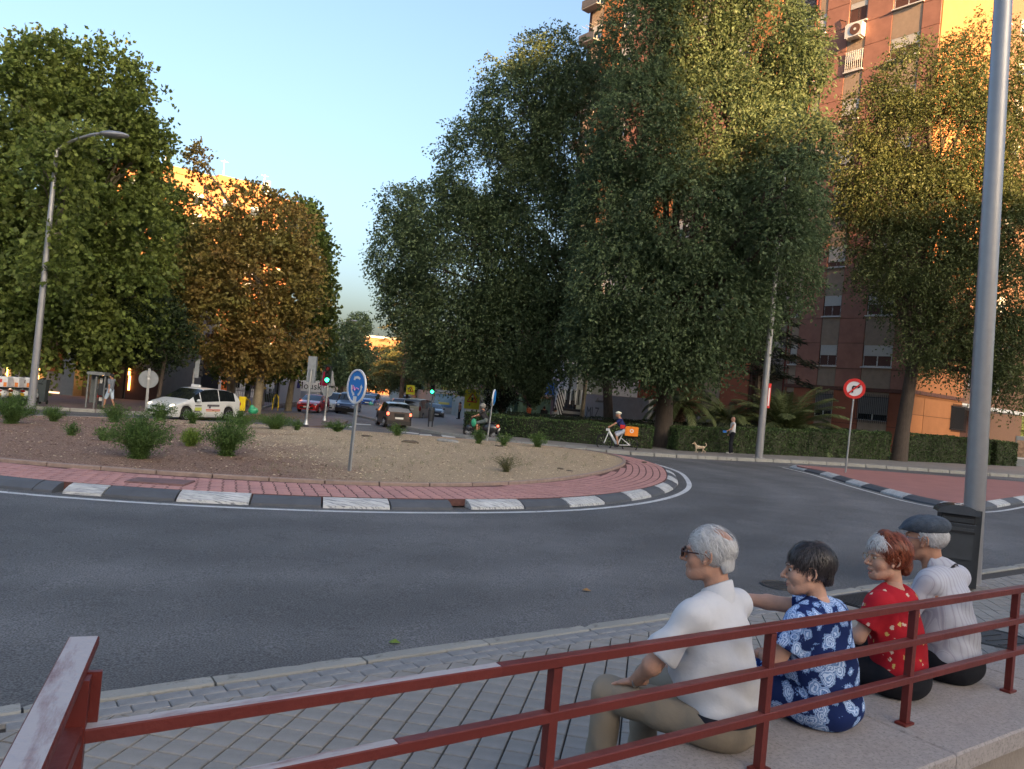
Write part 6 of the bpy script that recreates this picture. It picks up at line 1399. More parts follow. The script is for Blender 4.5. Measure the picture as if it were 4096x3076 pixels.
def stand(H=1.75, step=.0, arms=(.0, .0), bend=(.15, .15)):
    k = H/1.75; st_ = step
    J = dict(head=(0, .02, 1.635), neck=(0, 0, 1.48), hip=(0, 0, .98), LS=(-.185, 0, 1.44), RS=(.185, 0, 1.44), LH=(-.09, 0, .93), RH=(.09, 0, .93),
             LK=(-.10, st_*.35 + .03, .50), RK=(.10, -st_*.22 + .02, .50), LA=(-.10, st_*.5, .085), RA=(.10, -st_*.55, .10))
    for s, x, a, b in (('L', -1, arms[0], bend[0]), ('R', 1, arms[1], bend[1])):
        S_ = np.array(J[s + 'S']); E_ = S_ + np.array((x*.05, .28*math.sin(a), -.28*math.cos(a))); W_ = E_ + np.array((-x*.0, .25*math.sin(a + b), -.25*math.cos(a + b))); J[s + 'E'] = E_; J[s + 'W'] = W_
    return {q: np.array(v)*k for q, v in J.items()}
gnd = lambda x, y, off: D(x, y, off)
p = gnd(235, 885, .14); f1 = figure('person', 'man in grey T shirt, pale shorts and dark cap striding along the left pavement', p, math.radians(82), stand(1.76, .42, (-.25, .35), (.25, .3)),
       dict(skin=M_sk3, shirt=cloth('grey tee', (.15, .17, .20)), legs=cloth('pale blue shorts', (.40, .50, .60)), leg=.42, lname='shorts', hair=mat('dark cap', (.015, .015, .018)), hname='cap', shoes=M_dark, hem=-.04), h=.018, sc=.93)
p = gnd(1578, 981, .14); DOGMAN = p
f2 = figure('person', 'bald man in a white sleeveless top and dark trousers walking a small dog', p, math.radians(84), stand(1.74, .12, (.35, .1), (.75, .3)),
       dict(skin=M_sk2, shirt=cloth('white vest', (.62, .62, .64)), sleeve=0, legs=cloth('black joggers', (.014, .015, .02)), hem=-.06, shoes=mat('pale shoe', (.4, .38, .36))), h=.018)
mb = MB(); q = stand(1.74, .12, (.35, .1), (.75, .3))['LW'] + (0, .08, -.03); mb.box(tuple(q), (.06, .16, .10), mat('blue leash reel', (.03, .16, .5)))
bl_ = thing('leash', 'blue leash reel and cord held by the bald man', 'leash', tuple(p), math.radians(84)); part('reel', mb.data('reel'), bl_)
# dog
def dog(label, p, rz, s=1.0):
    t = thing('dog', label, 'dog', tuple(p), rz); t.scale = (s,)*3; c1 = mat('tan dog fur', (.46, .30, .17), var=.2, vscale=12, c2=(.62, .52, .40)); o = [('u', ell((0, .05, .215), (.062, .13, .070))), ('u', ell((0, -.12, .225), (.050, .10, .055)), .03), ('u', cap((0, .12, .25), (0, .19, .33), .042, .036), .03), ('u', ell((0, .215, .355), (.042, .052, .040)), .02), ('u', cap((0, .24, .345), (0, .295, .330), .020, .014), .012)]
    for x, y, kn, ft in ((-.04, .12, .14, .13), (.04, .12, .17, .05)): o += [('u', cap((x, y, .20), (x, y + .01, .11), .028, .015), .015), ('u', cap((x, y + .01, .11), (x, ft + (.03 if x < 0 else .0), .015), .014, .012), .008), ('u', ell((x, ft + .015 + (.03 if x < 0 else 0), .012), (.014, .024, .012)), .006)]
    for x, y2, ft in ((-.038, -.13, -.22), (.038, -.16, -.13)): o += [('u', cap((x, -.16, .215), (x, y2, .125), .036, .019), .015), ('u', cap((x, y2, .125), (x, ft - .02, .075), .016, .012), .008), ('u', cap((x, ft - .02, .075), (x, ft, .015), .011, .011), .006), ('u', ell((x, ft + .015, .012), (.014, .024, .012)), .006)]
    for x in (-.028, .028): o.append(('u', cap((x, .205, .385), (x*1.5, .195, .425), .014, .005), .008))
    tl = [(0, -.21, .25), (0, -.26, .31), (0, -.25, .37), (0, -.21, .40)]
    for a, b in zip(tl[:-1], tl[1:]): o.append(('u', cap(a, b, .016, .014), .01))
    part('body', joinm('body', [blob(o, (-.11, -.32, -.02), (.11, .34, .46), .0085)], c1), t)
    mb = MB(); mb.ball((0, .312, .335), (.008, .008, .007), M_dark, n=8); mb.ball((-.022, .252, .365), .006, M_dark, n=6); mb.ball((.022, .252, .365), .006, M_dark, n=6); part('face', mb.data('face'), t)
    mb = MB(); mb.tube([(math.cos(a)*.062, .11 + math.sin(a)*.012, .225 + math.sin(a)*.078) for a in np.linspace(0, 6.283, 15)[:-1]], .008, M_dark, n=5, closed=True); part('harness', mb.data('harness'), t)
    return t
dp = gnd(1510, 978, .14); dog('small tan and cream dog trotting on the far pavement', dp, math.radians(88), 1.15)
a_ = Vector(dp) + Vector((.05, 0, .28)); b_ = Vector(p) + Matrix.Rotation(math.radians(84), 3, 'Z') @ Vector(tuple(q)); mb = MB(); o_ = Vector(p)
lp = [a_.lerp(b_, i/8) - Vector((0, 0, .25*math.sin(math.pi*i/8))) for i in range(9)]; Ri = Matrix.Rotation(-math.radians(84), 3, 'Z')
mb.tube([Ri @ (v - o_) for v in lp], .006, M_dark, n=4); part('cord', mb.data('cord'), bl_)
# ================================================================== VEHICLES
CARS = dict(
    mpv=dict(L=4.6, W=1.80, wb=2.78, r=.33, zt=[(-2.3, .62), (-2.27, .95), (-2.12, 1.22), (-1.85, 1.42), (-1.3, 1.53), (-.4, 1.58), (.25, 1.53), (.75, 1.30), (1.25, 1.02), (1.8, .86), (2.15, .72), (2.28, .56), (2.3, .45)], zb=[(-2.3, .98), (-1, .98), (.8, .90), (1.3, .88), (2.3, .8)], sw=(-1.75, .95), pil=(-.65, .55), ws=(.30, 1.22), rw=(-2.2, -1.75), hl=(2.0, .68)),
    hatch=dict(L=4.1, W=1.74, wb=2.5, r=.31, zt=[(-2.05, .6), (-2.02, .95), (-1.85, 1.2), (-1.55, 1.38), (-.6, 1.46), (.1, 1.43), (.55, 1.22), (1.0, .98), (1.6, .86), (1.95, .72), (2.03, .55), (2.05, .45)], zb=[(-2.05, .95), (0, .90), (2, .8)], sw=(-1.5, .75), pil=(-.5,), ws=(.15, .98), rw=(-1.98, -1.55), hl=(1.84, .68)),
    micro=dict(L=2.75, W=1.66, wb=1.88, r=.30, zt=[(-1.37, .58), (-1.36, .98), (-1.22, 1.30), (-1.0, 1.48), (-.3, 1.555), (.25, 1.50), (.65, 1.24), (.95, 1.02), (1.2, .86), (1.34, .68), (1.37, .48)], zb=[(-1.37, .98), (1.3, .92)], sw=(-1.0, .75), pil=(-.45,), ws=(.28, .92), rw=(-1.36, -1.02), hl=(1.2, .72)),
    van=dict(L=4.9, W=1.92, wb=3.1, r=.33, zt=[(-2.45, .7), (-2.44, 1.2), (-2.36, 1.72), (-2.2, 1.90), (0, 1.95), (.8, 1.90), (1.3, 1.55), (1.75, 1.15), (2.2, .98), (2.42, .8), (2.45, .5)], zb=[(-2.45, 1.12), (2.4, 1.0)], sw=(-2.1, 1.3), pil=(-.7, .4), ws=(.85, 1.70), rw=(-2.43, -2.25), hl=(2.2, .85)),
    small_van=dict(L=4.15, W=1.72, wb=2.6, r=.31, zt=[(-2.07, .6), (-2.06, 1.2), (-1.95, 1.70), (-1.7, 1.80), (.0, 1.80), (.35, 1.68), (.85, 1.15), (1.3, 1.02), (1.85, .88), (2.03, .7), (2.07, .45)], zb=[(-2.07, 1.05), (2, .92)], sw=(-.2, .75), pil=(), ws=(.12, .9), rw=(-2.05, -1.9), hl=(1.88, .75)))
PROTO = {}
def car_meshes(kind, fine=True):
    key = (kind, fine)
    if key in PROTO: return PROTO[key]
    s = CARS[kind]; L, W = s['L'], s['W']; hw0 = W/2; r = s['r']; xw = [s['wb']/2 + .02, -s['wb']/2 + .02]; n = 84 if fine else 30
    xs = sorted(set([-L/2, L/2] + list(np.linspace(-L/2 + .02, L/2 - .02, n)) + [x for w_ in xw for x in (w_ - r*1.2, w_ + r*1.2)]))
    ztx, ztz = zip(*s['zt']); zbx, zbz = zip(*s['zb']); R_ = r*1.2; rings = []
    for x in xs:
        zt = float(np.interp(x, ztx, ztz)); e = abs(x)/(L/2); w = hw0*(1 - .10*max(0, (e - .72)/.28)**2 - .10*max(0, (e - .93)/.07)**2); zb = min(float(np.interp(x, zbx, zbz)), zt - .035); cf = min(1, max(0, (zt - zb)/.4))
        wr = w*(.95 - .15*cf); zl = .19 + (.05 if e > .93 else 0)
        for q in xw:
            if abs(x - q) < R_: zl = max(zl, r + math.sqrt(R_**2 - (x - q)**2))
        zm = zl + (zb - zl)*.45
        rings.append([(w*.93, zl), (w*.99, min(zl + .07, zb - .02)), (w, max(zm, zl + .08)) if zb - zl > .12 else (w, zb - .01), (w*.985, zb), (wr, zt - .045*min(1, cf + .3)), (wr*.80, zt - .008), (0, zt)])
    V_ = []; 
    for x, rg in zip(xs, rings):
        for y, z in rg[:-1]: V_.append((x, y, z))
        V_.append((x, 0, rg[-1][1]))
        for y, z in reversed(rg[:-1]): V_.append((x, -y, z))
    m_ = 13; G_ = dict(body=[], windscreen=[], rear_window=[]); nseg = sorted(s['pil'])
    for i in range(len(xs) - 1):
        xm = (xs[i] + xs[i + 1])/2; cabin = rings[i][4][1] - rings[i][3][1] > .16 and rings[i + 1][4][1] - rings[i + 1][3][1] > .16
        for j in range(m_ - 1):
            k = j if j < 6 else 11 - j; f = (i*m_ + j, (i + 1)*m_ + j, (i + 1)*m_ + j + 1, i*m_ + j + 1); g_ = 'body'
            if k == 3 and cabin and s['sw'][0] < xm < s['sw'][1] and all(abs(xm - p) > .035 for p in s['pil']): g_ = 'side_window%d' % (2*sum(xm > p for p in nseg) + (j < 6))
            elif k in (4, 5) and s['ws'][0] < xm < s['ws'][1]: g_ = 'windscreen'
            elif k in (4, 5) and s['rw'][0] < xm < s['rw'][1]: g_ = 'rear_window'
            G_.setdefault(g_, []).append(f)
    G_['body'].append(tuple(range(m_ - 1, -1, -1))); G_['body'].append(tuple((len(xs) - 1)*m_ + k for k in range(m_)))
    def sub(fs, nm, m):
        used = sorted({v for f in fs for v in f}); mp = {v: i for i, v in enumerate(used)}; mb = MB(); mb.add([V_[v] for v in used], [tuple(mp[v] for v in f) for f in fs], m); return mb.data(nm, True)
    out = {k: (lambda m, k=k: sub(G_[k], k, m)) for k in G_}
    g2 = {k: sub(G_[k], k.rstrip('0123456789'), M_glass) for k in G_ if k != 'body' and G_[k]}
    mb = MB(); mb.box((0, 0, .42), (L*.93, W*.80, .34), M_dark)
    under = mb.data('underbody')
    ty = MB(); ty.cyl((0, -.10, 0), (0, .10, 0), r, M_dark, n=22 if fine else 12); rim = MB(); rim.cyl((0, .085, 0), (0, .112, 0), r*.66, M_dark, n=18)
    rim.tube([(math.cos(a)*r*.64, .112, math.sin(a)*r*.64) for a in np.linspace(0, 6.283, 19)[:-1]], .014, M_chrome, n=5, closed=True)
    for k in range(5 if fine else 0):
        a = k*1.2566; rim.box((math.cos(a)*r*.33, .115, math.sin(a)*r*.33), (r*.62, .02, .05), M_chrome, R=Matrix.Rotation(-a, 3, 'Y'))
    rim.cyl((0, .10, 0), (0, .125, 0), r*.16, M_chrome, n=10)
    PROTO[key] = (s, out, g2, under, ty.data('tyre', True), rim.data('rim'), xw); return PROTO[key]
def car(label, px, py, az, kind, paint, cat='car', name='parked_car', group=None, sc=1.0, fine=False, lights=False, brake=False, off=0.0, extra=None, roof=None, bumper=None):
    s, out, g2, under, ty, rim, xw = car_meshes(kind, fine); p = D(px, py, off); t = thing(name, label, cat, tuple(p), math.radians(az), group); t.scale = (sc,)*3; L, W, r = s['L'], s['W'], s['r']
    b = part('body', out['body'](paint), t)
    for k, me in g2.items(): part(k.rstrip('0123456789'), me, t)
    part('underbody', under, t)
    for x in xw:
        for sy in (-1, 1):
            w = part('wheel', ty, t, (x, sy*(W/2 - .11), r)); q = part('rim', rim, w); q.rotation_euler = (0, 0, 0 if sy > 0 else math.pi)
    for sy in (-1, 1):
        mb = MB(); hx, hz = s['hl']; mb.ball((hx, sy*W*.37, hz), (.20, .16, .085), M_lens if not lights else mat('headlight lit', (.9, .8, .6), emit=(1, .82, .5), estr=1.2), n=12, rings=6); part('headlight', mb.data('headlight', True), t)
        mb = MB(); mb.ball((-L/2 + .10, sy*W*.41, .86 if kind != 'van' else 1.05), (.13, .10, .13 if kind not in ('van', 'small_van') else .26), M_red_on if brake else M_red_lens, n=10, rings=6); part('tail_light', mb.data('tail_light', True), t)
        mb = MB(); mb.ball((s['sw'][1] - .12, sy*(W/2 + .09), .98 if kind != 'van' else 1.15), (.09, .10, .07), paint if fine else M_dark, n=10, rings=6); part('mirror', mb.data('mirror', True), t)
    mb = MB(); mb.box((L/2 - .01, 0, .40), (.05, W*.62, .13), M_dark); mb.box((L/2 - .045, 0, .62), (.06, W*.42, .07), M_dark); part('grille', mb.data('grille'), t)
    for x, z in ((L/2 + .02, .47), (-L/2 - .015, .62 if kind != 'van' else .98)): mb = MB(); mb.box((x, 0, z), (.02, .50, .11), M_plate); part('number_plate', mb.data('number_plate'), t)
    if bumper:
        mb = MB(); mb.cbox((L/2 - .12, 0, .38), (.34, W*.96, .34), bumper, b=.05); mb.cbox((-L/2 + .12, 0, .40), (.30, W*.96, .30), bumper, b=.05); part('bumper', mb.data('bumper'), t)
    if fine and kind == 'micro':
        mb = MB(); mb.cbox((-1.28, 0, .36), (.20, 1.50, .26), mat('black bumper', (.015, .015, .017), rough=.5), b=.04); part('bumper', mb.data('bumper'), t)
        mb = MB(); mb.box((-1.385, 0, .80), (.02, .62, .18), M_dark); part('plate_recess', mb.data('plate_recess'), t)
    return t
def paint(n, c, metal=.0, rough=.28): return mat(n, c, rough=rough, var=.03, vscale=3, metal=metal, coat=.6, spec=.5)
P_white = paint('white car paint', (.60, .61, .60)); P_red = paint('red car paint', (.38, .015, .015)); P_blue = paint('blue car paint', (.02, .08, .32)); P_navy = paint('navy car paint', (.05, .075, .14), .3)
P_gun = paint('gunmetal brown paint', (.062, .048, .046), .5, .35); P_beige = paint('champagne van paint', (.36, .34, .28), .3); P_silver = paint('silver car paint', (.42, .43, .44), .5); P_black = paint('black car paint', (.02, .021, .024)); P_dred = paint('dark red car paint', (.10, .015, .015)); P_grey = paint('grey car paint', (.16, .17, .18), .4)
tx = car('white taxi with lit headlights driving past the left pavement', 418, 906, -111, 'mpv', P_white, 'taxi', 'taxi', sc=.93, fine=True, lights=True)
mb = MB(); mb.cbox((.05, 0, 1.64), (.16, .46, .13), M_wwhite, b=.02); part('roof_sign', mb.data('roof_sign'), tx)
Mrs = mat('red stripe sticker', (.55, .06, .03), rough=.4)
for x, z, w, h, m in ((-.25, .55, .95, .05, Mrs), (-.25, .48, .90, .022, mat('orange stripe', (.6, .25, .05))), (.72, .58, .42, .16, mat('yellow green badge', (.45, .50, .10)))): mb = MB(); mb.box((x, .905, z), (w, .012, h), m); part('sticker', mb.data('sticker'), tx)
Msm = mat('smudged grey print', (.10, .09, .10), var=.6, vscale=25)
for x, z, w, h in ((-.25, .76, .80, .10), (-.02, .70, .12, .16), (.74, .74, .42, .05), (.80, .48, .40, .05)): mb = MB(); mb.box((x, .905, z), (w, .012, h), Msm); part('sticker', mb.data('sticker'), tx)
sm = car('small dark grey brown two seater with glowing tail lights leaving the crossing', 848, 922, 113, 'micro', P_gun, name='city_car', sc=.87, fine=True, brake=True)
car('bright red hatchback parked behind the grey traffic light pole', 676, 890, -91, 'hatch', P_red, sc=.86, fine=True)
car('white two door car parked right behind the red hatchback', 716, 888, -91, 'small_van', P_white, sc=.80)
car('pale silver car roof behind the white two door car', 742, 881, -91, 'hatch', P_silver, sc=.85)
car('navy small van with black bumpers left of the blue round sign', 752, 893, -86, 'small_van', P_navy, sc=.86, bumper=M_dark, fine=True)
car('bright blue hatchback parked beyond the tilted blue sign', 799, 877, -91, 'hatch', P_blue, sc=.88)
car('white car close behind the bright blue hatchback', 806, 868, -91, 'hatch', P_white, sc=.88)
car('champagne coloured van parked to the right of the small dark car', 901, 905, 82, 'van', P_beige, name='parked_van', sc=.76, fine=True)
car('dark red car roof glimpsed over the small dark car', 862, 888, 98, 'hatch', P_dred, sc=.88)
car('black car nose parked right of the champagne van', 934, 903, -76, 'hatch', P_black, sc=.80)
car('white van behind the black parked car by the bin', 938, 893, -78, 'van', P_white, sc=.62, name='parked_van')
GQ = 'cars queuing and parked up the far street'
for x, y, az, k, pt, lab, br in ((876, 873, 97, 'hatch', P_silver, 'silver car first in the far row beyond the champagne van', 0), (870, 864, -80, 'hatch', P_white, 'white car facing down the far street behind the silver one', 0), (886, 866, 98, 'hatch', P_grey, 'grey car in the far row beside the wall', 0), (899, 869, 98, 'mpv', P_silver, 'pale car nearest the street wall in the far row', 0),
        (853, 858, 98, 'hatch', P_white, 'far white car braking with red lights', 1), (866, 857, 98, 'hatch', P_grey, 'dark grey far car right of the braking one', 0), (880, 859, 98, 'mpv', P_white, 'far white estate behind the grey parked one', 0), (829, 850, -82, 'hatch', P_white, 'farthest white car on the left lane', 0), (840, 850, 98, 'mpv', P_silver, 'far silver car by the box truck', 0), (796, 864, -82, 'hatch', P_grey, 'teal grey car half hidden behind the blue sign', 0), (893, 861, 98, 'hatch', P_black, 'dark far car in the row by the hoarding', 0)):
    car(lab, x, y, az, k, pt, group=GQ, sc=.90, brake=bool(br))
p = D(856, 852, 0); tk = thing('box_truck', 'grey box truck far up the street under the trees', 'truck', tuple(p), math.radians(98)); tk.scale = (.8,)*3
for nm, c, d, m in (('cargo_box', (-.8, 0, 2.1), (5.2, 2.5, 2.7), mat('truck box', (.30, .30, .29))), ('cab', (2.9, 0, 1.4), (1.8, 2.3, 2.1), P_white), ('chassis', (0, 0, .5), (7, 2.0, .4), M_dark)): mb = MB(); mb.cbox(c, d, m, b=.06); part(nm, mb.data(nm), tk)
for x in (-2.2, 2.6):
    for s_ in (-1, 1): mb = MB(); mb.cyl((x, s_*.9, .45), (x, s_*1.15, .45), .45, M_dark, n=14); part('wheel', mb.data('wheel'), tk)
# ---- two wheelers
def wheel(mb, c, r, m_t, m_s, tw=.03, spokes=14, hub=.03):
    c = Vector(c); mb.tube([c + Vector((math.cos(a)*r, 0, math.sin(a)*r)) for a in np.linspace(0, 6.283, 33)[:-1]], tw, m_t, n=7, closed=True)
    for k in range(spokes): a = 6.283*k/spokes; mb.cyl(c + Vector((0, .02, 0)), c + Vector((math.cos(a)*r, 0, math.sin(a)*r)), .0022 if spokes > 8 else .01, m_s, n=3, caps=False)
    mb.cyl(c - Vector((0, .04, 0)), c + Vector((0, .04, 0)), hub, m_s, n=10)
bp = D(1331, 976, 0); bk = thing('bicycle', 'white electric hire bicycle with black mudguards ridden by the delivery rider', 'bicycle', tuple(bp), math.radians(172))
M_bw = paint('white bike frame', (.62, .63, .65))
for x in (.55, -.55): mb = MB(); wheel(mb, (x, 0, .35), .33, M_dark, M_chrome, .024); part('wheel', mb.data('wheel'), bk)
mb = MB(); mb.tube([(.40, 0, .90), (.36, 0, .82), (.05, 0, .38), (-.02, 0, .30)], [.045, .05, .055, .05], M_bw, n=10); mb.cyl((-.02, 0, .30), (-.20, 0, .80), .028, M_bw); mb.cyl((-.02, 0, .30), (-.55, .05, .35), .018, M_bw); mb.cyl((-.02, 0, .30), (-.55, -.05, .35), .018, M_bw); mb.cyl((-.16, 0, .62), (-.55, .05, .35), .018, M_bw); mb.cyl((-.16, 0, .62), (-.55, -.05, .35), .018, M_bw)
mb.cyl((.39, 0, .86), (.55, .05, .35), .02, M_bw); mb.cyl((.39, 0, .86), (.55, -.05, .35), .02, M_bw); mb.box((.44, 0, .93), (.16, .16, .10), M_bw); part('frame', mb.data('frame', True), bk)
mb = MB(); mb.tube([(.33, .28, 1.06), (.36, .1, 1.04), (.39, 0, 1.0), (.36, -.1, 1.04), (.33, -.28, 1.06)], .014, M_dark); mb.cyl((.39, 0, .9), (.39, 0, 1.02), .02, M_dark); part('handlebar', mb.data('handlebar', True), bk)
mb = MB(); mb.ball((-.22, 0, .84), (.13, .08, .035), M_dark); part('saddle', mb.data('saddle', True), bk)
mb = MB(); mb.box((0, 0, .30), (.17, .04, .03), M_dark); mb.cyl((-.0, -.10, .30), (0, .10, .30), .012, M_chrome); mb.box((.08, .12, .22), (.10, .06, .02), M_dark); mb.box((-.08, -.12, .38), (.10, .06, .02), M_dark); mb.cyl((-.02, -.05, .30), (-.02, -.07, .30), .09, M_dark, n=16); part('crank', mb.data('crank'), bk)
for cx in (.55, -.55): mb = MB(); mb.tube([(cx + math.cos(a)*.375, 0, .35 + math.sin(a)*.375) for a in np.linspace(.4, 2.9, 12)], .018, M_dark, n=5); part('mudguard', mb.data('mudguard'), bk)
mb = MB(); mb.box((-.52, 0, .74), (.55, .24, .02), M_dark); mb.cyl((-.7, .1, .73), (-.56, .05, .38), .01, M_dark, n=5); mb.cyl((-.7, -.1, .73), (-.56, -.05, .38), .01, M_dark, n=5); part('rack', mb.data('rack'), bk)
bx2 = thing('delivery_box', 'orange delivery bag with a white emblem on the bicycle rack', 'delivery bag', tuple(bp + Matrix.Rotation(math.radians(172), 3, 'Z') @ Vector((-.58, 0, .755))), math.radians(172))
mb = MB(); mb.cbox((0, 0, .20), (.56, .42, .40), mat('orange bag fabric', (.72, .20, .012), rough=.6, bump=.2, bscale=12), b=.03); part('bag', mb.data('bag'), bx2)
for s_ in (-1, 1): mb = MB(); mb.cyl((-.0, s_*.212, .22), (-.0, s_*.216, .22), .085, M_wwhite, n=18); mb.cyl((-.0, s_*.213, .22), (-.0, s_*.2195, .22), .045, MATS['orange bag fabric'], n=12); part('emblem', mb.data('emblem'), bx2)
J = dict(head=(0, .16, 1.62), neck=(0, .06, 1.45), hip=(0, -.18, .98), LS=(-.18, .04, 1.40), RS=(.18, .04, 1.40), LE=(-.24, .26, 1.22), RE=(.24, .26, 1.22), LW=(-.27, .46, 1.08), RW=(.27, .46, 1.08), LH=(-.09, -.17, .93), RH=(.09, -.17, .93), LK=(-.11, .16, .72), RK=(.11, .20, .80), LA=(-.12, .06, .33), RA=(.12, .04, .48))
J = {k: np.array(v, float)*np.array((1, 1, 1)) + np.array((0, -.10, 0)) for k, v in J.items()}
cy = figure('person', 'delivery rider in navy shirt, pale shorts and white helmet on the bicycle', bp, math.radians(82), J, dict(skin=M_sk3, shirt=cloth('navy tee', (.018, .025, .10)), legs=cloth('pale grey shorts', (.42, .44, .50)), leg=.46, lname='shorts', shoes=M_dark), h=.017)
mb = MB(); hp_ = np.array(J['head']); mb.ball(hp_ + (0, -.01, .07), (.10, .135, .075), mat('helmet', (.62, .64, .52), rough=.35), n=16, rings=8); mb.box(hp_ + (0, .12, .045), (.14, .06, .015), M_dark); part('helmet', mb.data('helmet', True), cy)
mb = MB(); mb.box(tuple(np.array(J['hip']) + (-.16, .10, .14)), (.05, .20, .16), mat('red pouch', (.5, .02, .02))); part('waist_pouch', mb.data('waist_pouch'), cy)
def scooter(label, p, rz, col_=None, box=None, sc=1.0, group=None, plate=None, name='scooter', lit=False):
    t = thing(name, label, 'scooter', tuple(p), rz, group); t.scale = (sc,)*3; c1 = col_ or P_white
    for x in (.62, -.62): mb = MB(); wheel(mb, (x, 0, .28), .22, M_dark, M_chrome, .06, spokes=6, hub=.07); part('wheel', mb.data('wheel', True), t)
    mb = MB(); mb.tube([(.62, 0, .28), (.50, 0, .70), (.46, 0, 1.0)], [.05, .09, .05], c1, n=10); mb.cbox((.15, 0, .33), (.6, .3, .10), M_dark, b=.02); mb.ball((-.42, 0, .55), (.40, .19, .24), c1, n=14, rings=8); mb.ball((.60, 0, .45), (.18, .10, .16), c1, n=10); part('body', mb.data('body', True), t)
    mb = MB(); mb.ball((-.30, 0, .80), (.38, .15, .07), M_dark, n=12); part('seat', mb.data('seat', True), t)
    mb = MB(); mb.tube([(.36, .34, 1.02), (.44, .12, 1.04), (.46, 0, 1.0), (.44, -.12, 1.04), (.36, -.34, 1.02)], .02, M_dark)
    for s_ in (-1, 1): mb.cyl((.42, s_*.25, 1.04), (.44, s_*.34, 1.26), .008, M_dark, n=5); mb.ball((.44, s_*.36, 1.28), (.03, .08, .05), M_dark, n=8)
    part('handlebar', mb.data('handlebar', True), t)
    mb = MB(); mb.ball((-.78, 0, .68), (.05, .10, .05), M_red_on if lit else M_red_lens, n=10); part('tail_light', mb.data('tail_light'), t)
    mb = MB(); mb.box((-.86, 0, .52), (.02, .19, .15), plate or M_plate, R=Matrix.Rotation(-.3, 3, 'Y')); part('number_plate', mb.data('number_plate'), t)
    mb = MB(); mb.cyl((-.15, -.16, .24), (-.78, -.18, .34), .05, M_dark); part('exhaust', mb.data('exhaust'), t)
    return t
M_yp = mat('yellow plate', (.62, .38, .02)); M_bl = mat('white cargo box', (.60, .59, .58), rough=.5); M_flame = mat('orange flame print', (.62, .20, .05)); M_rp = mat('red print', (.50, .06, .05))
for i, (x, lab) in enumerate(((14, 'leftmost delivery scooter with white box at the frame edge'), (38, 'middle delivery scooter with white box and red logo'), (63, 'delivery scooter with white box next to the grey wheelie bin'))):
    p = D(x, 876, .14); scooter(lab, p, math.radians(100), P_white, sc=.95, group='delivery scooters parked on the left', plate=M_yp)
    b_ = thing('cargo_box', lab.replace('delivery scooter', 'white cargo box on the delivery scooter').replace(' with white box', ''), 'cargo box', tuple(p + Vector((.08, -.5, .80))), math.radians(100), 'cargo boxes on the scooters')
    mb = MB(); mb.cbox((0, 0, .22), (.50, .58, .42), M_bl, b=.03); mb.box((0, 0, -.02), (.46, .5, .06), M_dark); part('box', mb.data('box'), b_)
    mb = MB(); mb.box((-.256, .20, .12), (.012, .12, .18), M_flame); mb.box((-.256, -.20, .12), (.012, .12, .18), M_flame); part('flame_print', mb.data('flame_print'), b_)
    mb = MB(); mb.box((-.257, 0, .26), (.012, .15, .14), M_rp if i < 2 else M_dark); part('logo_print', mb.data('logo_print'), b_)
sp_ = D(1038, 948, 0); scooter('dark motor scooter with lit red tail light leaving past the crossing', sp_, math.radians(165), P_black, sc=1.0, lit=True, name='scooter')
J2 = dict(head=(0, .04, 1.50), neck=(0, 0, 1.33), hip=(0, -.22, .86), LS=(-.19, -.01, 1.28), RS=(.19, -.01, 1.28), LE=(-.25, .16, 1.10), RE=(.25, .16, 1.10), LW=(-.28, .36, 1.02), RW=(.28, .36, 1.02), LH=(-.10, -.2, .86), RH=(.10, -.2, .86), LK=(-.17, .20, .74), RK=(.17, .20, .74), LA=(-.16, .16, .34), RA=(.16, .16, .34))
sr = figure('person', 'scooter rider in a dark shirt and grey helmet seen side on', sp_, math.radians(75), J2, dict(skin=M_sk3, shirt=cloth('dark tee', (.03, .03, .034)), legs=cloth('dark shorts', (.10, .12, .12)), leg=.5, lname='shorts'), h=.018)
mb = MB(); mb.ball(np.array(J2['head']) + (0, -.005, .035), (.125, .15, .14), mat('grey helmet', (.22, .21, .19), rough=.35), n=16, rings=10); part('helmet', mb.data('helmet', True), sr)
gb = thing('carrier_bag', 'green plastic carrier bag hanging from the scooter handlebar', 'bag', tuple(sp_ + Matrix.Rotation(math.radians(165), 3, 'Z') @ Vector((.30, .34, .62))), math.radians(165)); mb = MB(); mb.ball((0, 0, .12), (.13, .09, .2), mat('green plastic', (.05, .38, .22), rough=.4, transl=.3), n=12); part('bag', mb.data('bag', True), gb)
q_ = D(826, 853, 0); scooter('far red motorcycle in the middle of the street', q_, math.radians(-82), P_red, sc=.95, lit=True); figure('person', 'rider in red on the far motorcycle', q_, math.radians(188), J2, dict(skin=M_sk3, shirt=cloth('red jacket', (.4, .02, .02)), legs=M_navy, hair=M_dark, hname='helmet'), h=.03, sc=.95)
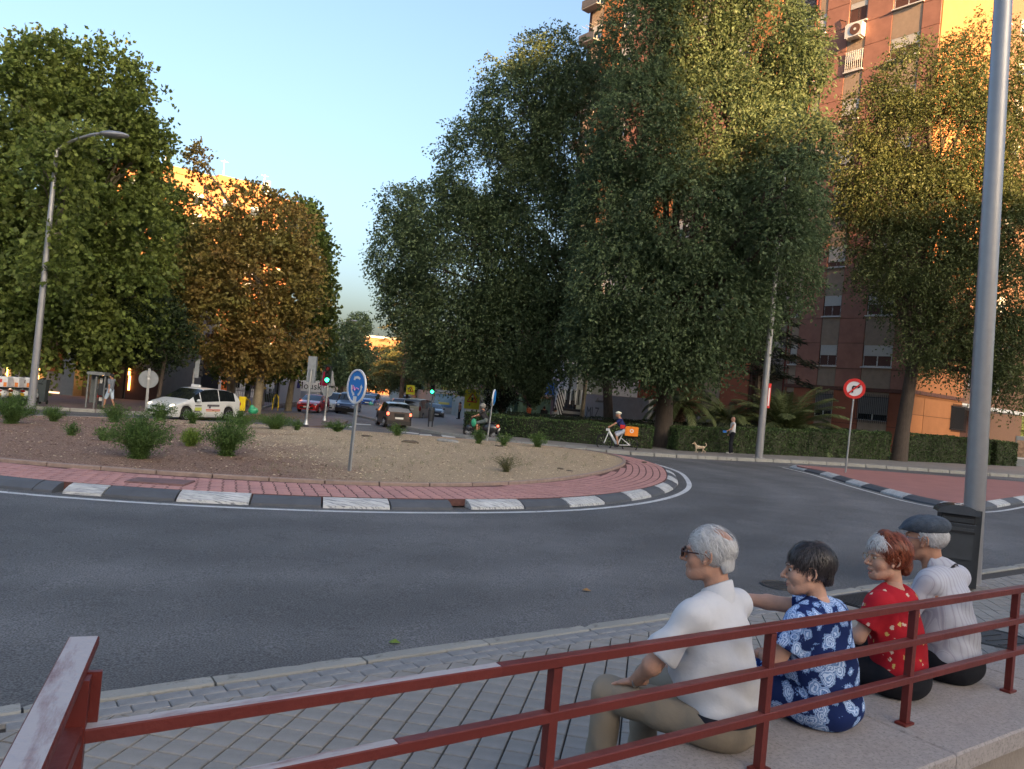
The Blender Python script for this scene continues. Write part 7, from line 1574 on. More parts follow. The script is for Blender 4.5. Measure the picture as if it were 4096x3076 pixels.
# people further off
for x, y, off, rz, c, lab, h_, hd_ in ((841, 858, 0, 10, (.03, .03, .035), 'dark clothed person crossing between the far cars', 1.7, 1), (922, 880, .14, -20, (.55, .55, .55), 'person in a white top behind the green traffic light', 1.7, 1), (936, 882, .14, 30, (.60, .60, .58), 'second person in white between the light and the bus shelter', 1.65, 1),
        (991, 905, .14, 100, (.22, .14, .12), 'person with tied dark hair seated beyond the left end of the hedge', 1.25, 1), (1140, 912, .14, 60, (.45, .12, .05), 'person in orange seen over the hedge by the ivy trunk', 1.55, 1), (1173, 914, .14, 20, (.02, .02, .02), 'person in black seen over the hedge', 1.5, 1), (1197, 915, .14, -30, (.5, .5, .5), 'person in white stooping by the shop seen over the hedge', 1.45, 1)):
    pp = D(x, y, off)
    if x in (1140, 1173, 1197): pp = DV(x, y, 46); pp.z = gz(pp.x, pp.y) + .14
    figure('person', lab, pp, math.radians(rz), stand(h_, .1), dict(skin=M_sk3, shirt=cloth('far shirt %d' % x, c), legs=M_navy, hair=M_dhs), h=.028)
# ================================================================== STREET FURNITURE
def disc_sign(name, label, base, dcx, dcy, rad, faceaz, post='round', back=False, tiltx=0.0, poleh=None, m_post=None, off=.0, top_extra=0.0):
    """base: picture foot; disc centre given in picture px at the same distance"""
    p = Vector(base); c = V(dcx, dcy, p.y); t = thing(name, label, 'road sign', tuple(p)); L_ = c - p; pr = .032
    pm = m_post or M_steel; ax = L_.normalized(); mb = MB()
    topp = L_ + ax*(rad*.8 + top_extra)
    if post == 'box': R = Vector((0, 0, 1)).rotation_difference(ax).to_matrix(); mb.box(tuple((topp - ax*.3)/2), (.08, .04, topp.length + .3), pm, R=R @ Matrix.Rotation(faceaz, 3, 'Z'))
    else: mb.tube([-ax*.3, topp*.5, topp], pr, pm, n=12)
    part('post', mb.data('post', True), t)
    Rf = Vector((0, 0, 1)).rotation_difference(ax).to_matrix() @ Matrix.Rotation(faceaz, 3, 'Z')   # local -y is the face
    o = bpy.data.objects.new('sign_plate', None); 
    bpy.data.objects.remove(o)
    return t, L_, Rf
def face_part(name, mb, t, L_, Rf, d=0.0, smooth=False):
    me = mb.data(name, smooth); o = bpy.data.objects.new(name, me); col.objects.link(o); o.parent = t; o.matrix_local = Matrix.Translation(L_ + Rf @ Vector((0, -d, 0))) @ Rf.to_4x4(); return o
def disc(r, th, m, n=40, z0=0.0): mb = MB(); mb.cyl((0, z0, 0), (0, z0 + th, 0), r, m, n=n); return mb
def ringm(r0, r1, th, m, n=44, y=0.0):
    mb = MB(); P_ = []
    for i in range(n): a = 6.28318*i/n; P_ += [(r0*math.cos(a), y, r0*math.sin(a)), (r1*math.cos(a), y, r1*math.sin(a)), (r1*math.cos(a), y + th, r1*math.sin(a)), (r0*math.cos(a), y + th, r0*math.sin(a))]
    mb.add(P_, [(4*i + k, 4*((i + 1) % n) + k, 4*((i + 1) % n) + (k + 1) % 4, 4*i + (k + 1) % 4) for i in range(n) for k in range(4)], m); return mb
M_signw = mat('sign white', (.62, .62, .62), rough=.4, var=.05); M_signb = mat('sign blue', (.012, .17, .52), rough=.35, var=.06); M_signr = mat('sign red', (.55, .02, .015), rough=.4, var=.06); M_signg = mat('sign grey back', (.24, .26, .28), rough=.5, metal=.4)
# tilted blue roundabout sign
b0 = D(754, 1022, .22); t, L_, Rf = disc_sign('roundabout_sign', 'blue round sign with three white circling arrows on a tilted post', b0, 774/2.16, 835/2.16, .36, math.radians(-47), post='box')
rS = 75/2.16/2*b0.y/FOC
face_part('rim', ringm(rS*.90, rS, .03, M_signw, y=-.012), t, L_, Rf, .045); face_part('back_plate', disc(rS*.97, .012, M_signg), t, L_, Rf, .03); face_part('sign_face', disc(rS*.91, .008, M_signb), t, L_, Rf, .040)
for a0 in (90, 210, 330):
    mb = MB(); P_ = []; r0, r1 = rS*.46, rS*.60; A_ = [math.radians(a0 - 36 + 62*i/10) for i in range(11)]
    for a in A_: P_ += [(math.cos(a)*r0, 0, math.sin(a)*r0), (math.cos(a)*r1, 0, math.sin(a)*r1)]
    mb.add(P_, [(2*i, 2*i + 1, 2*i + 3, 2*i + 2) for i in range(10)], M_signw); a = A_[-1]; a2 = a + .36; mb.add([(math.cos(a)*rS*.38, 0, math.sin(a)*rS*.38), (math.cos(a)*rS*.68, 0, math.sin(a)*rS*.68), (math.cos(a2)*rS*.53, 0, math.sin(a2)*rS*.53)], [(0, 1, 2)], M_signw)
    face_part('arrow', mb, t, L_, Rf, .044)
mb = MB(); mb.box((-.02, 0, -rS*.74), (.13, .003, .12), M_signw); face_part('sticker', mb, t, L_, Rf, .044)
mb = MB(); Mpk = mat('pink scrawl', (.55, .25, .50)); mb.tube([(-.12, 0, .02), (-.14, 0, -.08), (-.08, 0, -.02), (-.04, 0, -.09), (.0, 0, -.03), (.10, 0, -.05)], .014, Mpk, n=5); face_part('scrawl', mb, t, L_, Rf, .046)
# sign seen from behind, left
b0 = D(313, 915, .24); t, L_, Rf = disc_sign('road_sign', 'round sign turned away on a grey post, left of the taxi', b0, 321/2.16, 819/2.16, .33, math.radians(25), post='box', top_extra=.1); rr_ = 76/8.64/2*b0.y/FOC*2.16/1.0/2.16*2.1
rr_ = 17.6/2*b0.y/FOC; face_part('back_plate', disc(rr_, .02, M_signg), t, L_, Rf, -.03); face_part('rim', ringm(rr_*.95, rr_*1.03, .03, M_signg), t, L_, Rf, -.03)
mb = MB(); mb.box((0, -.05, 0), (.12, .05, .06), M_steel); mb.box((0, -.05, .12), (.12, .05, .04), M_steel); mb.box((-.0, -.05, .02), (.06, .052, .05), M_signw); face_part('bracket', mb, t, L_, Rf, -.03)
# edge-on sign
b0 = D(1052, 955, .22); t, L_, Rf = disc_sign('road_sign', 'white edged round sign seen side on in front of the scooter', b0, 428/2.457/4 + 1800/4 - .5, (1400 + 465/2.457)/4, .30, math.radians(83)); rr_ = 16.3/2*b0.y/FOC
face_part('sign_plate', disc(rr_, .05, M_signw), t, L_, Rf, .06); face_part('sign_face', disc(rr_*.9, .01, M_signb), t, L_, Rf, .075)
# no right turn
b0 = G(3382/4, 1890/4, .135); t, L_, Rf = disc_sign('no_right_turn_sign', 'red ringed white round sign forbidding a right turn, on the pink splitter', b0, 3418/4, 1555/4, .3, math.radians(-24)); rr_ = 20.3/2*b0.y/FOC
face_part('back_plate', disc(rr_, .02, M_signg), t, L_, Rf, .02); face_part('sign_face', disc(rr_*.99, .01, M_signw), t, L_, Rf, .035); face_part('red_ring', ringm(rr_*.72, rr_, .012, M_signr), t, L_, Rf, .050)
k = rr_; mb = MB(); mb.box((-.16*k, 0, -.10*k), (.16*k, .006, .62*k), M_dark); mb.box((.08*k, 0, .22*k), (.50*k, .006, .16*k), M_dark); mb.add([(.28*k, 0, .42*k), (.28*k, 0, .02*k), (.55*k, 0, .22*k)], [(0, 1, 2)], M_dark); face_part('arrow', mb, t, L_, Rf, .050)
mb = MB(); mb.box((0, 0, 0), (1.55*k, .006, .15*k), M_signr, R=Matrix.Rotation(math.radians(-45), 3, 'Y')); face_part('slash', mb, t, L_, Rf, .058)
# lamps
def lamp(label, foot, top, r0, r1, arm=None, head=None, m=M_pole, straight=True):
    t = thing('street_lamp', label, 'street lamp', tuple(foot)); top = Vector(top) - Vector(foot); mb = MB(); mb.tube([(0, 0, -.3), (0, 0, .0), top*.5, top], [r0, r0, (r0 + r1)/2, r1], m, n=24); mb.cyl((0, 0, 0), (0, 0, .03), r0*1.6, m, n=20); part('pole', mb.data('pole', True), t)
    if arm: A_ = [top] + [top + Vector(a) for a in arm]; mb = MB(); mb.tube(smooth_poly(A_, 5, closed=False), r1*.75, m, n=10); part('arm', mb.data('arm', True), t); e = A_[-1]; mb = MB(); mb.ball(e + Vector(head[1])*.5, head[0], m, n=14, rings=8); part('lamp_head', mb.data('lamp_head', True), t)
    return t
fp = D(67, 885, .1); tp = V(52.5, 150, fp.y); lamp('tall street lamp at the left in front of the plane trees', fp, (fp.x, fp.y, tp.z), .155, .08, [(.6, 0, .45), (1.6, -.2, .75), (2.2, -.3, .78)], ((.62, .24, .14), (.5, 0, 0)))
fp = D(1639, 989, .14); tp = V(782, 165, fp.y); lamp('tall steel street lamp behind the hedge walker, among elm leaves', fp, (fp.x, fp.y, tp.z), .17, .08, [(.5, -.3, .4), (1.0, -.5, .5)], ((.5, .24, .13), (.3, -.1, 0)))
mb = MB(); q = Vector(fp); 
fl_t = thing('pole_plate', 'small red and white plate fixed on the steel street lamp', 'plate', (fp.x + .19, fp.y - .05, V(771.5, 396, fp.y).z), math.radians(-60)); mb.box((0, 0, 0), (.03, .16, 1.1), M_signr); mb.box((.0, -.02, -.05), (.036, .09, .8), M_signw); part('plate', mb.data('plate'), fl_t)
fp = D(722, 856, 0); dpt = fp.y; tp = DV(745, 712, dpt); lamp('curved grey street lamp over the far parked cars', fp, (fp.x, fp.y, tp.z), .16, .09, [(.15, 0, .9), (.9, 0, 1.6), (2.0, 0, 1.75)], ((.7, .25, .14), (.4, 0, 0)))
npx = D(2079, 1262, .13); fp = Vector((npx.x + .09, npx.y, npx.z)); lamp('thick near grey lamp column with the litter bin at its foot', fp, (fp.x - .367, fp.y, 12.5), .118, .088, [(-.5, .5, .6), (-1.2, 1.2, .8)], ((.5, .25, .13), (-.3, .3, 0)))
# litter bin on the near column
bp_ = fp + Vector((-.36, -.20, .04)); lb = thing('litter_bin', 'big dark litter bin with a domed lid fixed to the near lamp column', 'litter bin', tuple(bp_), math.radians(-20)); lb.scale = (.84, .84, .97)
mb = MB(); mb.cbox((0, 0, .38), (.46, .36, .76), M_bin, b=.01); part('body', mb.data('body'), lb)
mb = MB(); mb.box((0, -.185, .52), (.40, .02, .38), mat('bin panel', (.040, .044, .050), rough=.5)); mb.box((-.02, -.195, .66), (.46, .02, .03), M_dark); part('front_panel', mb.data('front_panel'), lb)
mb = MB(); mb.box((0, 0, .82), (.42, .32, .13), M_dark); mb.box((0, -.16, .80), (.40, .03, .05), M_bin); part('opening', mb.data('opening'), lb)
mb = MB(); P_ = []; nn = 12
for i in range(nn + 1):
    a = math.pi*i/nn; x = -.265*math.cos(a); z = .875 + .105*math.sin(a)
    for y in (-.20, .20): P_.append((x, y, z)); P_.append((x, y, .868))
mb.add(P_, [(4*i, 4*i + 4, 4*i + 6, 4*i + 2) for i in range(nn)] + [(4*i, 4*i + 1, 4*i + 5, 4*i + 4) for i in range(nn)] + [(4*i + 2, 4*i + 6, 4*i + 7, 4*i + 3) for i in range(nn)], mat('bin lid', (.05, .056, .066), rough=.22, coat=.4)); part('lid', mb.data('lid', True), lb)
mb = MB(); mb.box((.0, -.07, .984), (.08, .06, .006), M_signw); mb.box((.0, -.07, .988), (.05, .035, .004), mat('navy sticker', (.01, .02, .08))); part('sticker', mb.data('sticker'), lb)
mb = MB(); mb.box((.275, .06, .45), (.09, .16, .95), M_bin); part('bracket', mb.data('bracket'), lb)
# traffic lights
def tlight(label, foot, zc, face_az, lit=None, back=False, post_to=None, n=3, s=1.0, disc_back=None):
    t = thing('traffic_light', label, 'traffic light', tuple(foot)); mb = MB(); H_ = zc - foot.z; mb.cyl((0, 0, -.2), (0, 0, H_), .055, M_steel, n=12); mb.cyl((0, 0, 0), (0, 0, .22), .13, M_steel, r1=.07, n=12); part('post', mb.data('post', True), t)
    R = Matrix.Rotation(face_az, 3, 'Z'); mb = MB(); mb.box(tuple(R @ Vector((0, -.15, 0)) + Vector((0, 0, H_))), (.30*s, .22, .32*n*s), M_signg if back else mat('traffic light housing', (.012, .016, .014), rough=.5), R=R); part('housing', mb.data('housing'), t)
    for k in range(n):
        z = H_ + (.31*s)*(1 - k) if n == 3 else H_; mb = MB(); c = R @ Vector((0, -.27, 0)) + Vector((0, 0, z)); d = R @ Vector((0, -.03, 0)); mt = M_green_on if (lit == 'green' and k == n - 1) else (mat('dull red lamp', (.12, .012, .01)) if k == 0 else M_dark)
        mb.cyl(c, c + d, .105*s, mt, n=16); part('lamp', mb.data('lamp'), t); mb = MB(); mb.cyl(c + Vector((0, 0, .02)), c + Vector((0, 0, .02)) + R @ Vector((0, -.13, -.0)), .125*s, M_dark, n=12, caps=False); part('hood', mb.data('hood'), t)
    return t, H_
fA = D(661, 917, .12); tlight('grey traffic light seen from behind on its silver pole', fA, DV(673, 798, fA.y).z, math.radians(180), back=True, s=1.25)
fB = D(701, 908, .12); tB, hB_ = tlight('traffic light showing green before the closed red parasol', fB, DV(711, 809, fB.y).z, 0, lit='green', s=.95)
mb = MB(); z = DV(706, 846, fB.y).z - fB.z; rq = 10.4/2*fB.y/FOC; mb.cyl((.0, .07, z), (0, .09, z), rq, M_signg, n=26); part('sign_back', mb.data('sign_back'), tB)
fC = D(929, 905, .14); tlight('traffic light glowing bright green beyond the post litter bin', fC, DV(932, 836, fC.y).z, 0, lit='green', s=1.0)
fD = DV(412, 880, 39.5); fD.z = gz(fD.x, fD.y) + .14; tlight('pale traffic light with two heads over the taxi roof', fD, DV(416, 795, fD.y).z, math.radians(100), back=True, s=1.0)
fm = D(640, 920, 0); slab('crossing_refuge', [D(x, y, 0).xy[:] for x, y in ((640, 918), (668, 926), (735, 921), (752, 912), (712, 905), (680, 908))], .11, .2, M_lpav)
# small litter bin on a post
pb = D(929, 922, .14); t = thing('litter_bin', 'slim dark litter bin on two short legs by the crossing', 'litter bin', tuple(pb)); mb = MB(); k = pb.y/FOC; Hh = (427.8 - 407)*k
mb.cyl((0, 0, Hh*.27), (0, 0, Hh*.82), 2.9*k, M_bin, r1=3.5*k, n=16); part('body', mb.data('body', True), t); mb = MB(); mb.cyl((0, 0, Hh*.84), (0, 0, Hh*.95), 3.8*k, M_bin, r1=2.4*k, n=16); part('lid', mb.data('lid', True), t); mb = MB(); mb.cyl((-.1, 0, 0), (-.1, 0, Hh*.85), .035, M_bin, n=8); mb.cyl((.1, 0, 0), (.1, 0, Hh*.85), .035, M_bin, n=8); part('leg', mb.data('leg'), t)
# bus shelter panel
ps = D(957, 893, .14); k = ps.y/FOC; t = thing('bus_shelter', 'glass bus shelter with pale blue panes beyond the crossing', 'bus shelter', tuple(ps), math.radians(-8)); Wd, Hd = 22*k, 22*k
for x in (-Wd/2, Wd/2): mb = MB(); mb.box((x, 0, Hd/2), (.10, .10, Hd), M_signg); part('post', mb.data('post'), t)
mb = MB(); mb.box((0, .4, Hd), (Wd*1.1, 1.4, .22), M_signg); part('roof', mb.data('roof'), t); mb = MB(); mb.box((0, 0, Hd*.58), (Wd*.92, .03, Hd*.6), mat('blue tinted pane', (.16, .26, .36), rough=.1)); part('pane', mb.data('pane'), t)
mb = MB(); mb.box((0, -.02, Hd*.13), (Wd*.95, .06, Hd*.26), M_signg); mb.box((0, -.04, Hd*.36), (Wd*.95, .04, .06), mat('blue bar', (.06, .18, .5))); mb.box((0, -.03, Hd*.46), (Wd*.5, .02, Hd*.1), mat('poster yellow', (.4, .38, .12))); part('panel', mb.data('panel'), t)
# yellow warning signs
for (x, y, dep, w, h, lab) in ((1020, 862, 48, .95, 1.25, 'yellow backed school warning sign behind the leaning trunk'), (887, 842, 62, .7, .75, 'small far yellow backed warning sign over the queue')):
    c = DV(x, y, dep); c.y = dep; g0 = gz(c.x, c.y); t = thing('warning_sign', lab, 'road sign', (c.x, c.y, g0)); zc = c.z - g0; My = mat('fluorescent yellow', (.62, .60, .03), rough=.4)
    mb = MB(); mb.box((0, 0, zc), (w, .04, h), My); part('plate', mb.data('plate'), t); mb = MB(); mb.cyl((w*.1, .06, 0), (w*.1, .06, zc + h/2), .04, M_steel, n=8); part('post', mb.data('post'), t)
    mb = MB(); q_ = w*.36
    for a in range(3): a1 = math.radians(90 + 120*a); a2 = math.radians(210 + 120*a); mb.tube([(math.cos(a1)*q_, -.03, zc + math.sin(a1)*q_), (math.cos(a2)*q_, -.03, zc + math.sin(a2)*q_)], w*.05, M_signr, n=4)
    mb.box((0, -.03, zc - .02), (w*.10, .02, w*.25), M_dark); part('triangle', mb.data('triangle'), t)
c = DV(1034, 850, 50); t = thing('shop_sign_board', 'white board with red capital letters among the tree trunks', 'sign', (c.x, 50, gz(c.x, 50))); z = c.z - gz(c.x, 50); mb = MB(); mb.box((0, 0, z - .2), (1.6, .08, 2.0), M_signw); part('board', mb.data('board'), t); mb = MB(); mb.cyl((-.5, .1, 0), (-.5, .1, z), .05, M_steel, n=8); part('post', mb.data('post'), t)
o = part('lettering', text_mesh('lettering', 'BOSCH', .46, mat('sign red text', (.5, .03, .03)), .004), t, (0, -.045, z + .45)); o.rotation_euler = (math.pi/2, 0, 0); mb = MB(); mb.box((0, -.045, z + .05), (1.1, .01, .14), mat('green grey print', (.16, .2, .18), var=.6, vscale=20)); part('print', mb.data('print'), t)
mb = MB(); mb.cyl((0, -.045, z - .55), (0, -.055, z - .55), .26, mat('grey emblem', (.25, .27, .32)), n=20); part('emblem', mb.data('emblem'), t)
# information pillar at right edge
c = D(2202, 1007, .14); t = thing('poster_pillar', 'grey poster stand at the right end of the hedge', 'poster stand', tuple(c), math.radians(-20)); mb = MB(); mb.cbox((0, 0, .8), (.62, .18, 2.0), M_signg, b=.02); part('frame', mb.data('frame'), t); mb = MB(); mb.box((0, -.10, 1.05), (.5, .02, 1.0), mat('poster art', (.20, .12, .09), var=.7, vscale=4, c2=(.45, .3, .2))); mb.box((0, -.112, .48), (.46, .01, .08), M_signw); part('poster', mb.data('poster'), t)
# phone booth
p = D(203, 882, .14); k = p.y/FOC; t = thing('phone_booth', 'open grey telephone booth covered in stickers beside the striding man', 'phone booth', tuple(p), math.radians(10)); H_ = 35*k; Wb = 15.5*k
Mbt = mat('booth metal', (.20, .21, .21), rough=.4, metal=.4); 
for x in (-Wb/2, -Wb*.02, Wb/2): mb = MB(); mb.box((x, .0, H_/2), (.06, .06, H_), Mbt); part('post', mb.data('post'), t)
mb = MB(); mb.cbox((0, .2, H_), (Wb*1.08, .8, .14), Mbt, b=.03); part('roof', mb.data('roof'), t); mb = MB(); mb.box((Wb*.25, .35, H_*.52), (Wb*.48, .06, H_*.85), mat('dark booth back', (.03, .032, .034))); mb.box((-Wb*.25, .3, H_*.55), (Wb*.44, .03, H_*.8), mat('smoky pane', (.12, .13, .13), rough=.15)); part('back_panel', mb.data('back_panel'), t)
mb = MB(); mb.cbox((Wb*.25, .2, H_*.55), (Wb*.34, .22, .55), M_bin, b=.02); part('telephone', mb.data('telephone'), t)
rw = random.Random(8)
for i in range(9): mb = MB(); mb.box((Wb*.25 + rw.uniform(-.2, .2)*Wb, .305 - .0*i, H_*rw.uniform(.2, .85)), (rw.uniform(.1, .24), .012, rw.uniform(.08, .2)), (M_signw, M_rp, M_plate)[i % 3]); part('sticker', mb.data('sticker'), t)
# wheelie bins and bags
def wheelie(label, p, w, h, m, rz=0, name='wheelie_bin'):
    t = thing(name, label, 'wheelie bin', tuple(p), rz); mb = MB(); mb.box((0, 0, h*.46 + .08), (w*.86, w*.8, h*.86), m, taper=1.16); part('body', mb.data('body'), t); mb = MB(); mb.cbox((0, .02, h*.93), (w*1.06, w*1.02, h*.09), m, b=.02); part('lid', mb.data('lid'), t)
    for s_ in (-1, 1): mb = MB(); mb.cyl((s_*w*.36, w*.36, .10), (s_*w*.44, w*.36, .10), .10, M_dark, n=12); part('wheel', mb.data('wheel'), t)
    return t
p = D(90, 873, .14); wheelie('big dark green grey wheelie bin behind the street lamp', p, 18/2.16*p.y/FOC*1.0, 55/2.16*p.y/FOC, mat('dark grey green plastic', (.045, .055, .055), rough=.45), .1)
p = D(522, 891, .14); wheelie('yellow recycling wheelie bin behind the taxi tail', p, 14/2.16*p.y/FOC, 35/2.16*p.y/FOC, mat('yellow plastic', (.62, .46, .01), rough=.4), .2)
def bag(label, p, w, h, m):
    t = thing('rubbish_bag', label, 'bag', tuple(p)); o = [('u', ell((0, 0, h*.38), (w*.5, w*.36, h*.42))), ('u', ell((-w*.12, 0, h*.70), (w*.22, w*.2, h*.34)), .06)]
    f = field(o, .05); Vt, Q = surfnet(lambda P_: np.maximum(f(P_) + .02*np.sin(P_[:, 0]*23 + 3*np.sin(P_[:, 2]*15))*np.sin(P_[:, 2]*19 + P_[:, 1]*14), -P_[:, 2]), (-w*.7, -w*.6, -.05), (w*.7, w*.6, h*1.3), w/30); part('sack', joinm('sack', [(Vt, Q)], m), t); return t
Mgb = mat('green bag film', (.03, .30, .15), rough=.3, bump=.4, bscale=14, spec=.6)
p = D(546, 894, .14); bag('big green plastic sack lying by the yellow bin', p, 22/2.16*p.y/FOC, 19/2.16*p.y/FOC, Mgb); p = D(801, 876, .12); bag('pale green plastic bag lying at the kerb before the blue car', p, 15/2.16*p.y/FOC*.8, 8/2.16*p.y/FOC, mat('pale green film', (.10, .40, .30), rough=.3, bump=.3))
# yellow hoops, dark poles, solar lamp
for x, y, lab in ((534, 880, 'yellow hoop guard next to the dark pole and bags'), (594, 886, 'yellow hoop guard at the corner of the terrace fence')):
    p = D(x, y, .14); t = thing('hoop_guard', lab, 'bollard', tuple(p)); k = p.y/FOC; mb = MB(); h_ = (8 if x < 560 else 16)*k
    mb.tube(smooth_poly([Vector((-.18, 0, 0)), Vector((-.16, 0, h_*.7)), Vector((0, 0, h_)), Vector((.16, 0, h_*.7)), Vector((.18, 0, 0))], 4, closed=False), .035, MATS['yellow plastic'], n=8); part('hoop', mb.data('hoop', True), t)
for x, y, ty_, lab, r_ in ((528, 873, 735, 'thin dark green pole beside the yellow bin', .05), (596, 880, 700, 'taller dark pole at the terrace corner', .07), (690, 880, 800, 'thin grey pole in front of the terrace fence', .03)):
    p = D(x, y, .14); t = thing('post', lab, 'pole', tuple(p)); tz = DV(x, ty_, p.y).z - p.z; mb = MB(); mb.cyl((0, 0, 0), (0, 0, tz), r_, M_dpole if x < 600 else M_steel, n=10); mb.cyl((0, 0, 0), (0, 0, .3), r_*1.7, M_dpole if x < 600 else M_steel, n=10); part('shaft', mb.data('shaft', True), t)
p = D(502, 874, .14); t = thing('solar_panel_post', 'post with a small tilted solar panel below the brown tree', 'solar panel', tuple(p)); tz = DV(508, 762, p.y).z - p.z; mb = MB(); mb.cyl((0, 0, 0), (0, 0, tz), .05, M_steel, n=10); part('post', mb.data('post', True), t); mb = MB(); mb.box((.35, 0, tz + .15), (1.1, .8, .05), mat('solar cells', (.12, .13, .15), rough=.3), R=Matrix.Rotation(.5, 3, 'Y') @ Matrix.Rotation(.5, 3, 'X')); part('panel', mb.data('panel'), t)
# ================================================================== TERRACE
M_fw = mat('white fence sheet', (.34, .345, .36), rough=.5, var=.05)
c1 = DV(596, 880, 57); c2 = DV(700, 860, 78)
def zat(px_y, dep, x=640): return DV(x, px_y, dep).z
ft = thing('terrace_fence', 'pale panelled terrace fence on a rough stone base', 'fence', (c1.x, c1.y, 0), math.atan2(c2.y - c1.y, c2.x - c1.x)); Lf = (c2.xy - c1.xy).length; zb0, zb1 = zat(874, 57, 596), zat(862, 78, 700); zt0 = zat(848, 57, 596)
for i in range(5):
    x0 = Lf*i/5; z0 = zb0 + (zb1 - zb0)*i/5*.5; mb = MB(); mb.box((x0 + Lf/10, 0, z0 + .92), (Lf/5 - .08, .05, 1.75), M_fw); part('fence_panel', mb.data('fence_panel'), ft); mb = MB(); mb.box((x0, 0, z0 + .9), (.09, .09, 2.0), M_wwhite); part('post', mb.data('post'), ft); mb = MB(); mb.box((x0 + Lf/10, 0, z0 + 1.82), (Lf/5, .08, .07), M_wwhite); part('top_rail', mb.data('top_rail'), ft)
Mst = mat('rough wall stone', (.17, .13, .105), var=.35, vscale=5, bump=.8, bscale=18, island=.35); rw = random.Random(4)
for i in range(24):
    for j in range(3): mb = MB(); x0 = Lf*.7*i/24; mb.cbox((x0 + rw.uniform(0, .2), -.06 + rw.uniform(-.04, .04), zb0 - .15 - .36*j), (Lf*.7/24*rw.uniform(.85, 1.05), .3, rw.uniform(.28, .36)), Mst, b=.05); part('stone', mb.data('stone'), ft)
mb = MB(); mb.box((Lf*.5, .16, zb0 - .9), (Lf, .25, 1.9), mat('stone mortar', (.10, .085, .07))); part('base', mb.data('base'), ft)
a1 = DV(500, 880, 52.5); rl2 = thing('railing', 'light metal bar fence between grey posts left of the terrace', 'fence', (a1.x, a1.y, 0), math.atan2(c1.y - a1.y, c1.x - a1.x)); L2 = (c1.xy - a1.xy).length; zc0 = zat(880, 54, 550); 
for i in range(int(L2/.2)): mb = MB(); mb.box((.2*i, 0, zc0 + .9), (.03, .03, 2.1), M_steel); part('bar', mb.data('bar'), rl2)
for z in (zc0 - .1, zc0 + 1.1, zc0 + 1.95): mb = MB(); mb.box((L2/2, 0, z), (L2, .05, .06), M_steel); part('rail', mb.data('rail'), rl2)
for x in (0, L2*.33, L2*.66, L2): mb = MB(); mb.box((x, .05, zc0 + 1.2), (.28, .28, 4.0), mat('grey fence pillar', (.24, .24, .24))); part('post', mb.data('post'), rl2)
mb = MB(); mb.box((L2/2, .1, zc0 - .7), (L2 + .3, .4, 1.3), MATS['stone mortar']); part('base', mb.data('base'), rl2)
tA = DV(470, 850, 74).xy; tB_ = DV(745, 850, 96).xy; tbld, tl2 = wallbox('terrace_bar', 'low white bar building behind the closed parasols', 'building', tA, tB_, -3, 3.4, 6, mat('white bar wall', (.42, .42, .43), var=.08))
for i in range(8): bx(tbld, 'window', (2 + i*3.4, -.04, .8), (2.0, .08, 1.8), M_wglass)
bx(tbld, 'door', (1.0, -.05, .3), (1.2, .1, 2.8), mat('orange door', (.55, .12, .02)))
def parasol(label, x, y0, y1, m, dep=64, w=.30):
    b = DV(x, y1, dep); b.y = dep; tz = DV(x, y0, dep).z; bz = DV(x, y1, dep).z; t = thing('parasol', label, 'parasol', (b.x, dep, bz - .4)); h_ = tz - bz
    mb = MB(); mb.cyl((0, 0, -.3), (0, 0, h_ + .45), .035, M_steel, n=8); part('pole', mb.data('pole'), t); mb = MB(); P_ = []; n_ = 16; prof = [(.0, w*.9), (.12, w), (.45, w*.62), (.75, w*.42), (.93, w*.36), (1.0, .05)]
    for f_, r_ in prof:
        for k in range(n_): a = 6.2832*k/n_; q = r_*(1 + .18*(k % 2)); P_.append((math.cos(a)*q, math.sin(a)*q, .4 + h_*f_))
    mb.add(P_, [(j*n_ + k, j*n_ + (k + 1) % n_, (j + 1)*n_ + (k + 1) % n_, (j + 1)*n_ + k) for j in range(len(prof) - 1) for k in range(n_)], m); part('folded_canopy', mb.data('folded_canopy'), t); return t
Mpw, Mpn, Mpr = cloth('cream canvas', (.50, .48, .44)), cloth('navy canvas', (.03, .03, .10)), cloth('red canvas', (.50, .025, .06))
for x, y0, y1, m, lab in ((622, 793, 824, Mpw, 'leftmost closed cream parasol on the terrace'), (637, 792, 820, Mpw, 'taller closed cream parasol behind the navy pair'), (626, 808, 843, Mpn, 'left closed navy parasol behind the fence'), (639, 808, 838, Mpn, 'right closed navy parasol behind the fence'), (699, 803, 833, Mpr, 'closed red parasol left of the green traffic light'), (714, 801, 834, Mpw, 'closed cream parasol right of the green traffic light')):
    parasol(lab, x, y0, y1, m)
c = DV(667, 834, 66); t = thing('banner', 'white terrace banner with dark script lettering', 'banner', (c.x, 66, c.z), math.radians(35)); mb = MB(); mb.box((0, 0, 0), (3.2, .05, .9), M_wwhite); part('cloth', mb.data('cloth'), t); o = part('lettering', text_mesh('lettering', 'Mousk', .85, M_dark, .004), t, (0, -.035, 0)); o.rotation_euler = (math.pi/2, 0, 0)
def tchair(p, rz, lab):
    t = thing('terrace_chair', lab, 'chair', tuple(p), rz, 'white chairs stacked along the terrace'); mb = MB(); mb.box((0, 0, .45), (.45, .45, .04), M_wwhite); part('seat', mb.data('seat'), t); mb = MB(); mb.box((0, .22, .72), (.45, .04, .45), M_wwhite); part('backrest', mb.data('backrest'), t)
    for sx in (-.2, .2):
        for sy in (-.2, .2): mb = MB(); mb.box((sx, sy, .22), (.035, .035, .45), M_wwhite); part('leg', mb.data('leg'), t)
for i in range(12):
    x = 572 + i*11; dep = 62 + i*1.5; c = DV(x, 848, dep); tchair((c.x, dep, c.z - .1), .4*i, 'white terrace chair, number %s from the left of the row behind the pale fence' % ('one two three four five six seven eight nine ten eleven twelve'.split()[i]))
bins = DV(655, 812, 68)
